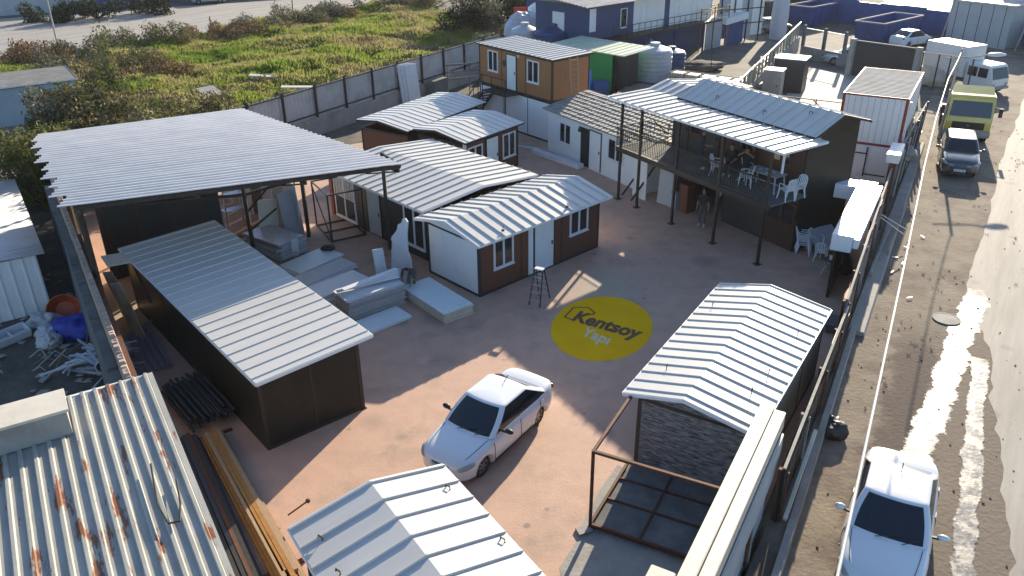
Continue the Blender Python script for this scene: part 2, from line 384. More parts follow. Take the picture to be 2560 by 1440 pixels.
# ------------------------------------------------------------------ mesh helpers
class MB:
    def __init__(s):
        s.v, s.f, s.mi = [], [], []
        s.m = 0
    def add(s, pts, faces):
        n = len(s.v)
        s.v += [tuple(p) for p in pts]
        for f in faces:
            s.f.append([n + i for i in f])
            s.mi.append(s.m)
    def poly(s, pts):
        s.add(pts, [list(range(len(pts)))])
    def hexa(s, p):
        s.add(p, [(0, 3, 2, 1), (4, 5, 6, 7), (0, 1, 5, 4), (1, 2, 6, 5), (2, 3, 7, 6), (3, 0, 4, 7)])
    def box(s, x0, y0, z0, x1, y1, z1):
        s.hexa([(x0, y0, z0), (x1, y0, z0), (x1, y1, z0), (x0, y1, z0), (x0, y0, z1), (x1, y0, z1), (x1, y1, z1), (x0, y1, z1)])
    def beam(s, p, q, a=.06, b=None, up=(0, 0, 1)):
        b = b or a
        p, q = Vector(p), Vector(q)
        d = (q - p).normalized()
        u = Vector(up)
        if abs(d.dot(u)) > .98:
            u = Vector((1, 0, 0))
        x = d.cross(u).normalized() * a / 2
        y = x.cross(d).normalized() * b / 2
        s.hexa([p - x - y, p + x - y, p + x + y, p - x + y, q - x - y, q + x - y, q + x + y, q - x + y])
    def tube(s, pts, r, n=8, r1=None):
        pts = [Vector(p) for p in pts]
        k = len(pts)
        rings = []
        for i, p in enumerate(pts):
            d = (pts[min(i + 1, k - 1)] - pts[max(i - 1, 0)]).normalized()
            u = Vector((0, 0, 1)) if abs(d.z) < .95 else Vector((1, 0, 0))
            x = d.cross(u).normalized()
            y = x.cross(d)
            rr = r if r1 is None else r + (r1 - r) * i / max(1, k - 1)
            rings.append([p + (x * math.cos(2 * PI * j / n) + y * math.sin(2 * PI * j / n)) * rr for j in range(n)])
        b = len(s.v)
        for g in rings:
            s.v += [tuple(p) for p in g]
        for i in range(k - 1):
            for j in range(n):
                s.f.append([b + i * n + j, b + i * n + (j + 1) % n, b + (i + 1) * n + (j + 1) % n, b + (i + 1) * n + j]); s.mi.append(s.m)
        s.f.append([b + j for j in range(n)][::-1]); s.mi.append(s.m)
        s.f.append([b + (k - 1) * n + j for j in range(n)]); s.mi.append(s.m)
    def lathe(s, prof, n=20, c=(0, 0, 0), axis='z'):
        b = len(s.v)
        for (r, z) in prof:
            for j in range(n):
                a = 2 * PI * j / n
                p = (r * math.cos(a), r * math.sin(a), z)
                if axis == 'y':
                    p = (p[0], p[2], p[1])
                elif axis == 'x':
                    p = (p[2], p[0], p[1])
                s.v.append((p[0] + c[0], p[1] + c[1], p[2] + c[2]))
        k = len(prof)
        for i in range(k - 1):
            for j in range(n):
                s.f.append([b + i * n + j, b + i * n + (j + 1) % n, b + (i + 1) * n + (j + 1) % n, b + (i + 1) * n + j]); s.mi.append(s.m)
        s.f.append([b + j for j in range(n)][::-1]); s.mi.append(s.m)
        s.f.append([b + (k - 1) * n + j for j in range(n)]); s.mi.append(s.m)
    def ball(s, c, r, n=12, m=8):
        if not hasattr(r, '__len__'):
            r = (r, r, r)
        b = len(s.v)
        for i in range(1, m):
            t = PI * i / m
            for j in range(n):
                a = 2 * PI * j / n
                s.v.append((c[0] + r[0] * math.sin(t) * math.cos(a), c[1] + r[1] * math.sin(t) * math.sin(a), c[2] + r[2] * math.cos(t)))
        for i in range(m - 2):
            for j in range(n):
                s.f.append([b + i * n + j, b + (i + 1) * n + j, b + (i + 1) * n + (j + 1) % n, b + i * n + (j + 1) % n]); s.mi.append(s.m)
        s.f.append([b + j for j in range(n)]); s.mi.append(s.m)
        s.f.append([b + (m - 2) * n + j for j in range(n)][::-1]); s.mi.append(s.m)
    def prism(s, poly, z0, z1):
        k = len(poly)
        z0s = z0 if callable(z0) else (lambda x, y: z0)
        z1s = z1 if callable(z1) else (lambda x, y: z1)
        a = [(x, y, z0s(x, y)) for x, y in poly]
        t = [(x, y, z1s(x, y)) for x, y in poly]
        s.add(a + t, [list(range(k))[::-1], [k + i for i in range(k)]] + [[i, (i + 1) % k, k + (i + 1) % k, k + i] for i in range(k)])
    def fbox(s, F, u0, u1, w0, w1, d0, d1):
        o, ux, n = F
        P = lambda u, w_, d: (o[0] + ux[0] * u + n[0] * d, o[1] + ux[1] * u + n[1] * d, o[2] + w_)
        s.hexa([P(u0, w0, d0), P(u1, w0, d0), P(u1, w0, d1), P(u0, w0, d1), P(u0, w1, d0), P(u1, w1, d0), P(u1, w1, d1), P(u0, w1, d1)])
    def build(s, name, material, parent=None, smooth=False, bevel=0.0, loc=None):
        me = bpy.data.meshes.new(name)
        me.from_pydata([tuple(p) for p in s.v], [], s.f)
        ms = material if isinstance(material, (list, tuple)) else [material]
        for m_ in ms:
            me.materials.append(m_)
        if len(ms) > 1:
            me.polygons.foreach_set('material_index', s.mi)
        bm = bmesh.new()
        bm.from_mesh(me)
        bmesh.ops.recalc_face_normals(bm, faces=bm.faces)
        if bevel:
            bmesh.ops.bevel(bm, geom=list(bm.edges), offset=bevel, segments=2, affect='EDGES', clamp_overlap=True)
        bm.to_mesh(me)
        bm.free()
        if smooth:
            me.polygons.foreach_set('use_smooth', [True] * len(me.polygons))
        me.update()
        o = bpy.data.objects.new(name, me)
        COL.objects.link(o)
        if parent:
            o.parent = parent
        if loc is not None:
            o.location = loc
        return o

def tag(o, label=None, cat=None, group=None, kind=None):
    if label: o['label'] = label
    if cat: o['category'] = cat
    if group: o['group'] = group
    if kind: o['kind'] = kind
    return o
def thing(name, label, cat, loc=(0, 0, 0), deg=0, group=None):
    o = bpy.data.objects.new(name, None)
    o.empty_display_size = .3
    COL.objects.link(o)
    o.location = (loc[0], loc[1], loc[2] if len(loc) > 2 else 0)
    o.rotation_euler = (0, 0, R(deg))
    return tag(o, label, cat, group)
def kids(o):
    return [c for c in COL.objects if c.parent == o]
def dup(o, loc, deg, label=None, group=None):
    r = o.copy(); COL.objects.link(r)
    r.location = (loc[0], loc[1], loc[2] if len(loc) > 2 else 0)
    r.rotation_euler = (0, 0, R(deg))
    if label: r['label'] = label
    if group: r['group'] = group
    for c in kids(o):
        d = c.copy(); COL.objects.link(d); d.parent = r
        for g in kids(c):
            e = g.copy(); COL.objects.link(e); e.parent = d
    return r
def applied(o):
    """replace an object's mesh by its modified result"""
    bpy.context.view_layer.update()
    dg = bpy.context.evaluated_depsgraph_get()
    me = bpy.data.meshes.new_from_object(o.evaluated_get(dg))
    o.modifiers.clear()
    o.data = me
    return o
def U2(o, deg, x, y):
    a = R(deg)
    return (o[0] + x * math.cos(a) - y * math.sin(a), o[1] + x * math.sin(a) + y * math.cos(a))

# ------------------------------------------------------------------ setting
def sheet(name, poly, z, m, kind='structure', sub=0):
    b = MB()
    b.poly([(x, y, z) for x, y in poly])
    o = b.build(name, m)
    o['kind'] = kind
    return o
sheet('ground', [(-260, -60), (260, -60), (260, 330), (-260, 330)], -.016, M_DIRT)
FA = 60.5
FO = (4.95, 13.1)
def F(t, d=0, z=0):
    """point at t along the street fence, d metres to its street side"""
    x, y = U2(FO, FA, t, -d)
    return (x, y, z)
# yard slab
YARD = [F(-12)[:2], F(38)[:2], (10.5, 48.5), (3, 52), (-9.2, 46.5), (-21.5, 37.0), (-14.9, 25.6), (-9.3, 17.3), (-5, 10.5), (-1.6, 5.2)]
sheet('yard_floor', YARD, 0, M_YARD)
# rough unpaved corner of the yard by the unfinished frame
b = MB()
pts = [(1.05, 12.2), (1.0, 13.4), (1.5, 14.3), (1.75, 15.1), (2.3, 16.2), (2.75, 16.95), (5.0, 15.4), (3.2, 11.2)]
b.poly([(x, y, .004) for x, y in pts])
tag(b.build('rough_floor_patch', M_CONC), kind='structure')
# neighbouring grounds
sheet('neighbour_lot_ground', [(10.5, 48.6), F(38.3)[:2], (23.8, 46.4), (38.5, 72), (30, 88), (17, 110), (-2, 78), (2.5, 60), (3, 52.2)], -.008, M_LOT)
sheet('pale_yard_floor', [(13.6, 46.5), (17, 44.2), (27.8, 61.5), (24.6, 66.2)], -.003, M_PALE)
sheet('far_yard_floor', [(43, 92), (64, 80), (92, 128), (58, 150)], -.004, M_PALE)
# verge and road
b = MB()
L = [F(t, .05 + .0 * t, -.006) for t in range(-14, 90, 4)]
Rr = []
for i, t in enumerate(range(-14, 90, 4)):
    Rr.append(F(t, 8.6 + .012 * t, -.006))
for i in range(len(L) - 1):
    b.poly([L[i], Rr[i], Rr[i + 1], L[i + 1]])
tag(b.build('roadside_verge', M_VERGE), kind='structure')
b = MB()
rl = random.Random(3)
edge = [(9.0, 9.0), (10.3, 11.9), (11.2, 13.4), (12.3, 15.8), (13.35, 17.9), (14.2, 19.9), (15.4, 22.2), (16.2, 24.6), (16.9, 26.8), (18.6, 29.4), (20.6, 32.5), (22.9, 36.1), (25.6, 40.6), (29.2, 46.0), (33.5, 52.4), (37, 58), (41, 64), (46, 72), (52, 82)]
e2 = []
for i in range(len(edge) - 1):
    for k in range(5):
        f = k / 5
        x = edge[i][0] * (1 - f) + edge[i + 1][0] * f + rl.uniform(-.10, .10)
        y = edge[i][1] * (1 - f) + edge[i + 1][1] * f
        e2.append((x, y))
for i in range(len(e2) - 1):
    (x0, y0), (x1, y1) = e2[i], e2[i + 1]
    b.poly([(x0, y0, .0), (x0 + 8.2, y0 - 4.7, .0), (x1 + 8.2, y1 - 4.7, .0), (x1, y1, .0)])
tag(b.build('road', M_ASPH), kind='structure')
# mud band and puddles
def blob(name, center, widths, z, m, seed, jit=.12, ns=3):
    r_ = random.Random(seed)
    left, right = [], []
    n = len(center)
    for i in range(n):
        p = Vector((*center[i], 0)); q = Vector((*center[min(i + 1, n - 1)], 0)); q0 = Vector((*center[max(i - 1, 0)], 0))
        d = (q - q0).normalized(); nn = Vector((-d.y, d.x, 0))
        for k in range(ns):
            f = k / ns if i < n - 1 else 0
            c = p.lerp(q, f) if i < n - 1 else p
            wd = widths[i] * (1 - f) + widths[min(i + 1, n - 1)] * f
            jl = 0 if jit == 0 else noise.noise((c.x * 1.7, c.y * 1.7, seed)) * .6 + noise.noise((c.x * 3, c.y * 3, seed)) * .2 + r_.uniform(-jit, jit)
            jr = 0 if jit == 0 else noise.noise((c.x * 1.7, c.y * 1.7, seed + 9)) * .6 + noise.noise((c.x * 3, c.y * 3, seed + 9)) * .2 + r_.uniform(-jit, jit)
            left.append(c + nn * wd * max(.15, 1 + jl))
            right.append(c - nn * wd * max(.15, 1 + jr))
            if i == n - 1: break
    b = MB()
    for i in range(len(left) - 1):
        b.poly([(left[i].x, left[i].y, z), (right[i].x, right[i].y, z), (right[i + 1].x, right[i + 1].y, z), (left[i + 1].x, left[i + 1].y, z)])
    o = b.build(name, m)
    o['kind'] = 'structure'
    return o
PW = ([(9.8, 15.8), (10.85, 17.3), (11.9, 18.9), (13.0, 20.6), (14.0, 21.9), (15.1, 23.2), (15.8, 24.3), (16.4, 25.6), (17.0, 27.0)], [.35, .42, .36, .45, .5, .62, .55, .28, .07])
PV = ([(9.3, 12.0), (10.0, 13.4), (11.2, 15.6), (12.1, 16.9), (13.1, 18.7), (14.0, 20.2), (15.0, 22.0)], [.30, .34, .30, .30, .2, .22, .12])
blob('puddle', [(9.8, 15.8), (10.85, 17.3), (11.9, 18.9), (13.0, 20.6), (14.0, 21.9), (15.1, 23.2), (15.8, 24.3), (16.4, 25.6), (17.0, 27.0)], [1.0, 1.05, 1.0, 1.1, 1.15, 1.25, 1.2, 1.1, .8], .005, M_PUDA, 8, 0, 4)
blob('puddle', [(9.3, 12.0), (10.0, 13.4), (11.2, 15.6), (12.1, 16.9), (13.1, 18.7), (14.0, 20.2), (15.0, 22.0)], [.75, .75, .7, .7, .7, .65, .5], .009, M_PUDB, 9, 0, 4)
# manhole cover in the verge
b = MB(); b.lathe([(.02, 0), (.42, 0), (.45, .02), (.45, .035), (.40, .035), (.39, .028), (.02, .028)], 24)
tag(b.build('manhole_cover', M_CONC, loc=(15.15, 24.6, .0)), 'round worn manhole cover in the dirt beside the bright puddle', 'manhole cover')

# field beyond the back fence: hummocky turf and a mass of wild grass
def fieldz(x, y):
    return .25 + .55 * noise.noise((x * .09, y * .09, 3.1)) + .22 * noise.noise((x * .3, y * .3, 8.2))
FIELD = [(-10.6, 51.3), (-2.6, 64.9), (3.2, 74.2), (-4, 90), (-12, 104), (-19.0, 101.5), (-24, 92.5), (-33.5, 79.5), (-42.0, 70.6), (-43.5, 68.2), (-36, 60), (-28, 57), (-26.6, 53), (-26, 45), (-23.5, 36), (-20.5, 37.2), (-15.4, 43.2)]
def inpoly(x, y, P):
    c = False
    j = len(P) - 1
    for i in range(len(P)):
        if (P[i][1] > y) != (P[j][1] > y) and x < (P[j][0] - P[i][0]) * (y - P[i][1]) / (P[j][1] - P[i][1]) + P[i][0]:
            c = not c
        j = i
    return c
b = MB()
st = 1.0
idx = {}
for i in range(-46, 6):
    for j in range(34, 106):
        if inpoly(i + .5, j + .5, FIELD):
            q = []
            for (a, c) in ((i, j), (i + 1, j), (i + 1, j + 1), (i, j + 1)):
                if (a, c) not in idx:
                    idx[(a, c)] = len(b.v)
                    b.v.append((a, c, fieldz(a, c)))
                q.append(idx[(a, c)])
            b.f.append(q); b.mi.append(0)
tag(b.build('field', M_TURF, smooth=True), kind='structure')
rg = np.random.default_rng(4)
N = 0
V_, F_ = [], []
cnt = 0
while cnt < 60000:
    x = rg.uniform(-44, 4); y = rg.uniform(36, 106)
    if not inpoly(x, y, FIELD): continue
    n1 = noise.noise((x * .16, y * .16, 1.7)); n2 = noise.noise((x * .5, y * .5, 4.4))
    if n2 < -.35 and rg.random() < .7: continue
    cnt += 1
    z = fieldz(x, y)
    h = max(.10, .36 + .5 * n1 + .28 * n2) * rg.uniform(.5, 1.5)
    edge_d = 1.0
    for k in range(3):
        a = rg.uniform(0, 2 * PI); lean = rg.uniform(.1, .6) * h
        wd = rg.uniform(.03, .075) + .04 * h
        px, py = x + rg.uniform(-.15, .15), y + rg.uniform(-.15, .15)
        ca, sa = math.cos(a), math.sin(a)
        tx, ty = px + lean * math.cos(a * 1.7), py + lean * math.sin(a * 1.7)
        V_ += [(px - ca * wd, py - sa * wd, z - .05), (px + ca * wd, py + sa * wd, z - .05), (tx + ca * wd * .35, ty + sa * wd * .35, z + h), (tx - ca * wd * .35, ty - sa * wd * .35, z + h * .96)]
        i0 = len(V_) - 4
        F_.append((i0, i0 + 1, i0 + 2, i0 + 3))
me = bpy.data.meshes.new('wild_grass')
me.from_pydata(V_, [], F_)
me.materials.append(M_GRASS)
og = bpy.data.objects.new('wild_grass', me)
COL.objects.link(og)
tag(og, 'tall green and straw coloured wild grass covering the field', 'grass', kind='stuff')
# far street beyond the field
sheet('far_street', [(-75, 47), (-43.6, 69.5), (-33.8, 80.6), (-23.6, 94), (-12, 108.5), (-2, 121), (-8, 135), (-22, 122), (-34, 110), (-47, 104.5), (-85, 84)], -.004, M_ASPH)
sheet('dirt_clearing', [(-50, 60), (-43.7, 68.0), (-36.2, 60), (-28.2, 57), (-26.8, 52), (-36, 48), (-48, 52)], -.006, M_VERGE)

# ------------------------------------------------------------------ painted logo on the yard floor
lg = thing('floor_logo', 'yellow oval painted on the yard floor with dark and cream lettering', 'floor logo', (3.096, 24.347, 0))
b = MB()
a0 = R(-107.75)
ring = []
for i in range(96):
    a = 2 * PI * i / 96
    x, y = 2.296 * math.cos(a), 1.719 * math.sin(a)
    ring.append((x * math.cos(a0) - y * math.sin(a0), x * math.sin(a0) + y * math.cos(a0), .004))
b.poly(ring)
b.build('oval', M_LOGOY, lg)
def text_mesh(name, body, m, parent, O, X, Y, z, shear=0.0, offset=0.0):
    cu = bpy.data.curves.new(name, 'FONT')
    cu.body = body
    cu.shear = shear
    cu.offset = offset
    cu.size = 1.0
    cu.resolution_u = 4
    t = bpy.data.objects.new(name, cu)
    COL.objects.link(t)
    bpy.context.view_layer.update()
    me = bpy.data.meshes.new_from_object(t.evaluated_get(bpy.context.evaluated_depsgraph_get()))
    bpy.data.objects.remove(t)
    xs = [v.co.x for v in me.vertices]
    ys = [v.co.y for v in me.vertices]
    x0, x1 = min(xs), max(xs)
    for v in me.vertices:
        u_, v_ = (v.co.x - x0) / (x1 - x0), v.co.y / .69
        v.co = (O[0] + X[0] * u_ + Y[0] * v_, O[1] + X[1] * u_ + Y[1] * v_, z)
    me.materials.clear()
    me.materials.append(m)
    o = bpy.data.objects.new(name, me)
    COL.objects.link(o)
    o.parent = parent
    return o
LO = (3.096, 24.347)
text_mesh('company_lettering', 'Kentsoy', M_LOGOK, lg, (2.08 - LO[0], 24.84 - LO[1]), (2.17, -1.40), (.30, .66), .008, .12, .042)
text_mesh('lower_lettering', 'Yap\u0131', M_LOGOW, lg, (2.31 - LO[0], 23.78 - LO[1]), (.86, -.68), (.24, .56), .008, .1, .03)
b = MB()
hs = [(2.1, 24.84), (1.85, 25.05), (2.22, 25.75), (2.75, 25.74), (2.95, 25.33), (2.84, 25.17)]
for p_, q_ in zip(hs[:-1], hs[1:]):
    p2, q2 = Vector((*p_, 0)), Vector((*q_, 0))
    d = (q2 - p2).normalized(); n_ = Vector((-d.y, d.x, 0)) * .03
    p2 = p2 - d * .02; q2 = q2 + d * .02
    b.poly([(c.x - LO[0], c.y - LO[1], .008 + .0006 * hs.index(p_)) for c in (p2 - n_, q2 - n_, q2 + n_, p2 + n_)])
b.build('house_outline', M_LOGOK, lg)

# ------------------------------------------------------------------ roofs
def rib_roof(parent, prof, x0, x1, spacing, m, name='roof', rw=.045, rh=.05, th=.07, off=.5, trim=None, wav=.008):
    b = MB()
    y0_ = x1 * 7.3 + spacing * 31
    k = len(prof)
    nx = max(1, int((x1 - x0) / .24)) if wav else 1
    def zz(x, y, z):
        return z + (wav * noise.noise((x * 1.1 + y0_, y * .8, 2.2)) if wav else 0)
    top = {}
    for i in range(nx + 1):
        x = x0 + (x1 - x0) * i / nx
        for j, (y, z) in enumerate(prof):
            top[i, j] = len(b.v); b.v.append((x, y, zz(x, y, z)))
    bot = {}
    for i in range(nx + 1):
        x = x0 + (x1 - x0) * i / nx
        for j, (y, z) in enumerate(prof):
            bot[i, j] = len(b.v); b.v.append((x, y, zz(x, y, z) - th))
    for i in range(nx):
        for j in range(k - 1):
            b.f.append([top[i, j], top[i + 1, j], top[i + 1, j + 1], top[i, j + 1]]); b.mi.append(0)
            b.f.append([bot[i, j], bot[i, j + 1], bot[i + 1, j + 1], bot[i + 1, j]]); b.mi.append(0)
        b.f.append([bot[i, 0], bot[i + 1, 0], top[i + 1, 0], top[i, 0]]); b.mi.append(0)
        b.f.append([top[i, k - 1], top[i + 1, k - 1], bot[i + 1, k - 1], bot[i, k - 1]]); b.mi.append(0)
    for j in range(k - 1):
        b.f.append([bot[0, j], top[0, j], top[0, j + 1], bot[0, j + 1]]); b.mi.append(0)
        b.f.append([bot[nx, j + 1], top[nx, j + 1], top[nx, j], bot[nx, j]]); b.mi.append(0)
    x = x0 + spacing * off
    while x < x1 - .03:
        for (ya, za), (yb, zb) in zip(prof[:-1], prof[1:]):
            za, zb = zz(x, ya, za), zz(x, yb, zb)
            h = rw / 2
            b.hexa([(x - h, ya, za - .004), (x + h, ya, za - .004), (x + h, yb, zb - .004), (x - h, yb, zb - .004),
                    (x - h * .6, ya, za + rh), (x + h * .6, ya, za + rh), (x + h * .6, yb, zb + rh), (x - h * .6, yb, zb + rh)])
        x += spacing
    o = b.build(name, m, parent)
    if trim:
        t = MB()
        for (ya, za), (yb, zb) in zip(prof[:-1], prof[1:]):
            for xx in (x0 - .012, x1 + .012):
                t.beam((xx, ya, za - th / 2 - .02), (xx, yb, zb - th / 2 - .02), .03, th + .02)
        for (y, z) in (prof[0], prof[-1]):
            s_ = -.014 if y == prof[0][0] else .014
            t.beam((x0, y + s_, z - th / 2 - .015), (x1, y + s_, z - th / 2 - .015), .028, th)
        t.build('fascia', trim, o)
    return o
def roof_screws(roof, prof, xs, m):
    pass

# ------------------------------------------------------------------ faces and openings
def faces(L, W):
    return {'front': ((0, 0, 0), (1, 0), (0, -1)), 'right': ((L, 0, 0), (0, 1), (1, 0)),
            'back': ((L, W, 0), (-1, 0), (0, 1)), 'left': ((0, W, 0), (0, -1), (-1, 0))}
def window(parent, Fc, u0, u1, w0, w1, sashes=2, frame=M_FRAMEW, fw=.07, open_=None):
    b = MB()
    b.fbox(Fc, u0, u1, w0, w0 + fw, -.04, .05); b.fbox(Fc, u0, u1, w1 - fw, w1, -.04, .05)
    b.fbox(Fc, u0, u0 + fw, w0 + fw, w1 - fw, -.04, .05); b.fbox(Fc, u1 - fw, u1, w0 + fw, w1 - fw, -.04, .05)
    for i in range(1, sashes):
        u = u0 + (u1 - u0) * i / sashes
        b.fbox(Fc, u - fw * .55, u + fw * .55, w0 + fw, w1 - fw, -.04, .047)
    o = b.build('window', frame, parent)
    g = MB(); g.fbox(Fc, u0 + fw * .7, u1 - fw * .7, w0 + fw * .7, w1 - fw * .7, -.03, .012)
    g.build('pane', M_GLASS, o)
    s = MB(); s.fbox(Fc, u0 - .03, u1 + .03, w0 - .03, w0 - .002, .0, .09)
    s.build('sill', frame, o)
    return o
def door(parent, Fc, u0, u1, w0, w1, m=M_DOOR, side=None):
    b = MB(); b.fbox(Fc, u0, u1, w0, w1, -.02, .035)
    o = b.build('door', m, parent)
    h = MB(); uh = u1 - .12 if side != 'l' else u0 + .08
    h.fbox(Fc, uh, uh + .04, w0 + .95, w0 + 1.1, .0352, .08)
    h.build('handle', M_STEEL, o)
    f = MB()
    f.fbox(Fc, u0 - .05, u0 - .002, w0, w1 + .05, 0, .05); f.fbox(Fc, u1 + .002, u1 + .05, w0, w1 + .05, 0, .05); f.fbox(Fc, u0, u1, w1 + .002, w1 + .05, 0, .05)
    f.build('door_frame', M_STEEL if m is not M_STEEL else M_RUST, o)
    return o
def shell(parent, L, W, H, mats, z0=0, post=M_STEEL, seams=(), pw=.09, name='wall'):
    """four wall panels, steel corner posts and rails"""
    Fs = faces(L, W)
    ln = {'front': L, 'back': L, 'left': W, 'right': W}
    for k in ('front', 'right', 'back', 'left'):
        b = MB(); b.fbox(Fs[k], .03, ln[k] - .03, z0 + .06, z0 + H - .03, -.06, 0)
        b.build(name, mats[k] if isinstance(mats, dict) else mats, parent)
    b = MB()
    p = pw
    for (x, y) in ((0, 0), (L, 0), (L, W), (0, W)):
        sx = p if x == 0 else -p; sy = p if y == 0 else -p
        ex = -.012 if x == 0 else .012; ey = -.012 if y == 0 else .012
        xa, xb = sorted((x + ex, x + sx)); ya, yb = sorted((y + ey, y + sy))
        b.box(xa, ya, z0, xb, yb, z0 + H)
    for k in Fs:
        b.fbox(Fs[k], p, ln[k] - p, z0, z0 + .1, -.05, .010)
        b.fbox(Fs[k], p, ln[k] - p, z0 + H - .09, z0 + H, -.05, .010)
    for (k, u) in seams:
        b.fbox(Fs[k], u - .025, u + .025, z0 + .1, z0 + H - .09, -.03, .009)
    b.build('frame', post, parent)
    return Fs
def gable(parent, x, prof, H, m, t=.05):
    """closing triangle under a roof profile at local x"""
    b = MB()
    pts = [(y, z - .075) for y, z in prof]
    lo = [(pts[0][0] + .3, H), (pts[-1][0] - .3, H)]
    poly = [lo[0]] + [p for p in pts[1:-1]] + [lo[1]]
    n = len(poly)
    b.add([(x, y, z) for y, z in poly] + [(x + t, y, z) for y, z in poly], [list(range(n)), [n + i for i in range(n)][::-1]] + [[i, (i + 1) % n, n + (i + 1) % n, n + i] for i in range(n)])
    return b.build('gable_panel', m, parent)

# ------------------------------------------------------------------ long dark cabin (left)
t = thing('site_cabin', 'long dark olive cabin under a single slope white ribbed roof, beside the pipe racks', 'cabin', (-4.37, 19.65), 129.8)
Fs = shell(t, 10.9, 3.02, 2.30, M_DARK, seams=[('front', 3.6), ('front', 7.2), ('back', 3.6), ('back', 7.2), ('left', 1.5)])
rib_roof(t, [(-.34, 2.50), (3.14, 2.36)], -.27, 11.1, .52, M_ROOF, trim=M_FRAMEW, rh=.03)
b = MB(); b.box(-.05, -.05, -.0, .15, .15, .02); b.build('foot', M_STEEL, t)

# ------------------------------------------------------------------ centre cabin (brown, gable roof)
t = thing('site_cabin', 'small brown cabin with white end wall and gable roof, a stepladder at its door', 'cabin', (-1.19, 26.64), 42.95)
Fs = shell(t, 6.58, 3.01, 2.18, {'front': M_BROWN, 'left': M_PANEL, 'right': M_PANEL, 'back': M_BROWN}, seams=[('front', 2.13), ('front', 4.35)], post=M_CHAR)
prof = [(-.42, 2.31), (1.46, 2.72), (3.32, 2.33)]
rib_roof(t, prof, -.36, 6.86, .515, M_ROOF, trim=M_FRAMEW, rh=.048)
gable(t, -.02, prof, 2.18, M_PANEL)
gable(t, 6.55, prof, 2.18, M_PANEL)
window(t, Fs['front'], .70, 1.70, .90, 2.05)
window(t, Fs['front'], 4.80, 5.87, 1.03, 2.16)
b = MB(); b.fbox(Fs['front'], 2.5, 2.74, .08, 2.1, 0, .03); b.build('door_side_panel', M_DOOR, t)
door(t, Fs['front'], 2.82, 3.86, .08, 2.08)
for u in (1.0, 4.4):
    b = MB(); b.box(u, -.2, 2.40, u + .10, -.13, 2.47); b.tube([(u + .05, -.16, 2.46), (u + .05, -.16, 2.55), (u + .1, -.16, 2.58)], .012, 5)
    b.build('roof_hook', M_STEEL, t)

# ------------------------------------------------------------------ double cabin behind it
t = thing('site_cabin', 'wide double cabin with broad pale roof between the brown cabin and open shed', 'cabin', (-8.2, 35.13), -47.5)
Fs = shell(t, 7.1, 5.7, 2.16, {'front': M_CHAR, 'right': M_CHAR, 'left': M_CHAR, 'back': M_PANELG}, seams=[('front', 2.2), ('front', 4.6)])
prof = [(-.36, 2.33), (2.85, 2.62), (5.95, 2.35)]
rib_roof(t, prof, -.25, 7.38, .53, M_ROOF, trim=M_FRAMEW)
window(t, Fs['front'], 5.62, 7.0, .40, 2.08, 2)
door(t, Fs['front'], 2.95, 3.9, .06, 2.06, M_PANELG)
o = window(t, Fs['front'], .25, 1.95, .12, 2.08, 2)
b = MB()
for k in range(6):
    b.fbox(Fs['front'], .35 + k * .25, .57 + k * .25, 1.1, 1.98, .0125, .018)
b.build('curtain', M_SACK, o)
b = MB(); b.fbox(Fs['front'], -.05, .18, .05, 2.12, .012, .10); b.build('red_post', M_RED, t)

# ------------------------------------------------------------------ pair of cabins at the back
t = thing('site_cabin', 'red brown cabin with sagging gable roof, left one of the pair below the orange cabin', 'cabin', (-5.27, 40.68), 57)
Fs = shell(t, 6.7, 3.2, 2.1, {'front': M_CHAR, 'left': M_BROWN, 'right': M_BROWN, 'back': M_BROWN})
rib_roof(t, [(-.15, 2.42), (1.85, 2.70), (3.35, 2.56)], -.18, 6.95, .5, M_ROOF, trim=M_CHAR, wav=.012, rh=.025)
t = thing('site_cabin', 'short cabin with bowed gable roof, white corner post and pale door', 'cabin', (-2.28, 38.75), 51.5)
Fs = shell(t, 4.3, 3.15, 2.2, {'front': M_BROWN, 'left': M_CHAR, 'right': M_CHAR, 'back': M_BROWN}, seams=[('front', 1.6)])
rib_roof(t, [(-.25, 2.36), (1.75, 2.68), (3.3, 2.50)], -.2, 4.55, .5, M_ROOF, trim=M_CHAR, wav=.015, rh=.025)
b = MB(); b.box(-.05, -.06, 0, .08, .06, 2.2); b.build('corner_post', M_FRAMEW, t)
window(t, Fs['front'], .25, 1.35, .55, 1.95)
door(t, Fs['front'], 1.68, 2.6, .06, 2.05)
window(t, Fs['front'], 3.0, 4.05, .7, 2.0)

# ------------------------------------------------------------------ orange upper cabin and its white base cabin
t = thing('white_cabin', 'white ground level cabin carrying the orange cabin on its roof', 'cabin', (-1.89, 51.63), -52.2)
Fs = shell(t, 7.25, 3.0, 2.37, M_PANEL, seams=[('front', 2.4), ('front', 4.8)], post=M_CHAR)
t = thing('orange_cabin', 'orange wood cabin on top of a white one, white door and two windows', 'cabin', (-1.89, 51.63, 2.4), -52.2)
Fs = shell(t, 7.0, 2.85, 2.36, M_ORANGE, seams=[('front', 2.3), ('front', 4.6)], post=M_STEEL)
rib_roof(t, [(-.12, 2.44), (2.98, 2.5)], -.15, 7.15, .45, M_ROOF, trim=M_STEEL)
window(t, Fs['front'], .95, 1.95, .9, 2.15)
door(t, Fs['front'], 2.85, 3.72, .1, 2.12)
window(t, Fs['front'], 4.78, 5.85, .85, 2.12)
b = MB(); b.fbox(Fs['front'], 3.95, 4.05, 2.13, 2.24, 0, .12); b.build('wall_lamp', M_FRAMEW, t)
b = MB(); b.lathe([(.16, 0), (.19, .012), (.19, .03), (.10, .034), (.09, .02)], 16, (2.55, -.035, 1.55), 'y'); b.build('wall_wreath', M_CHAR, t)
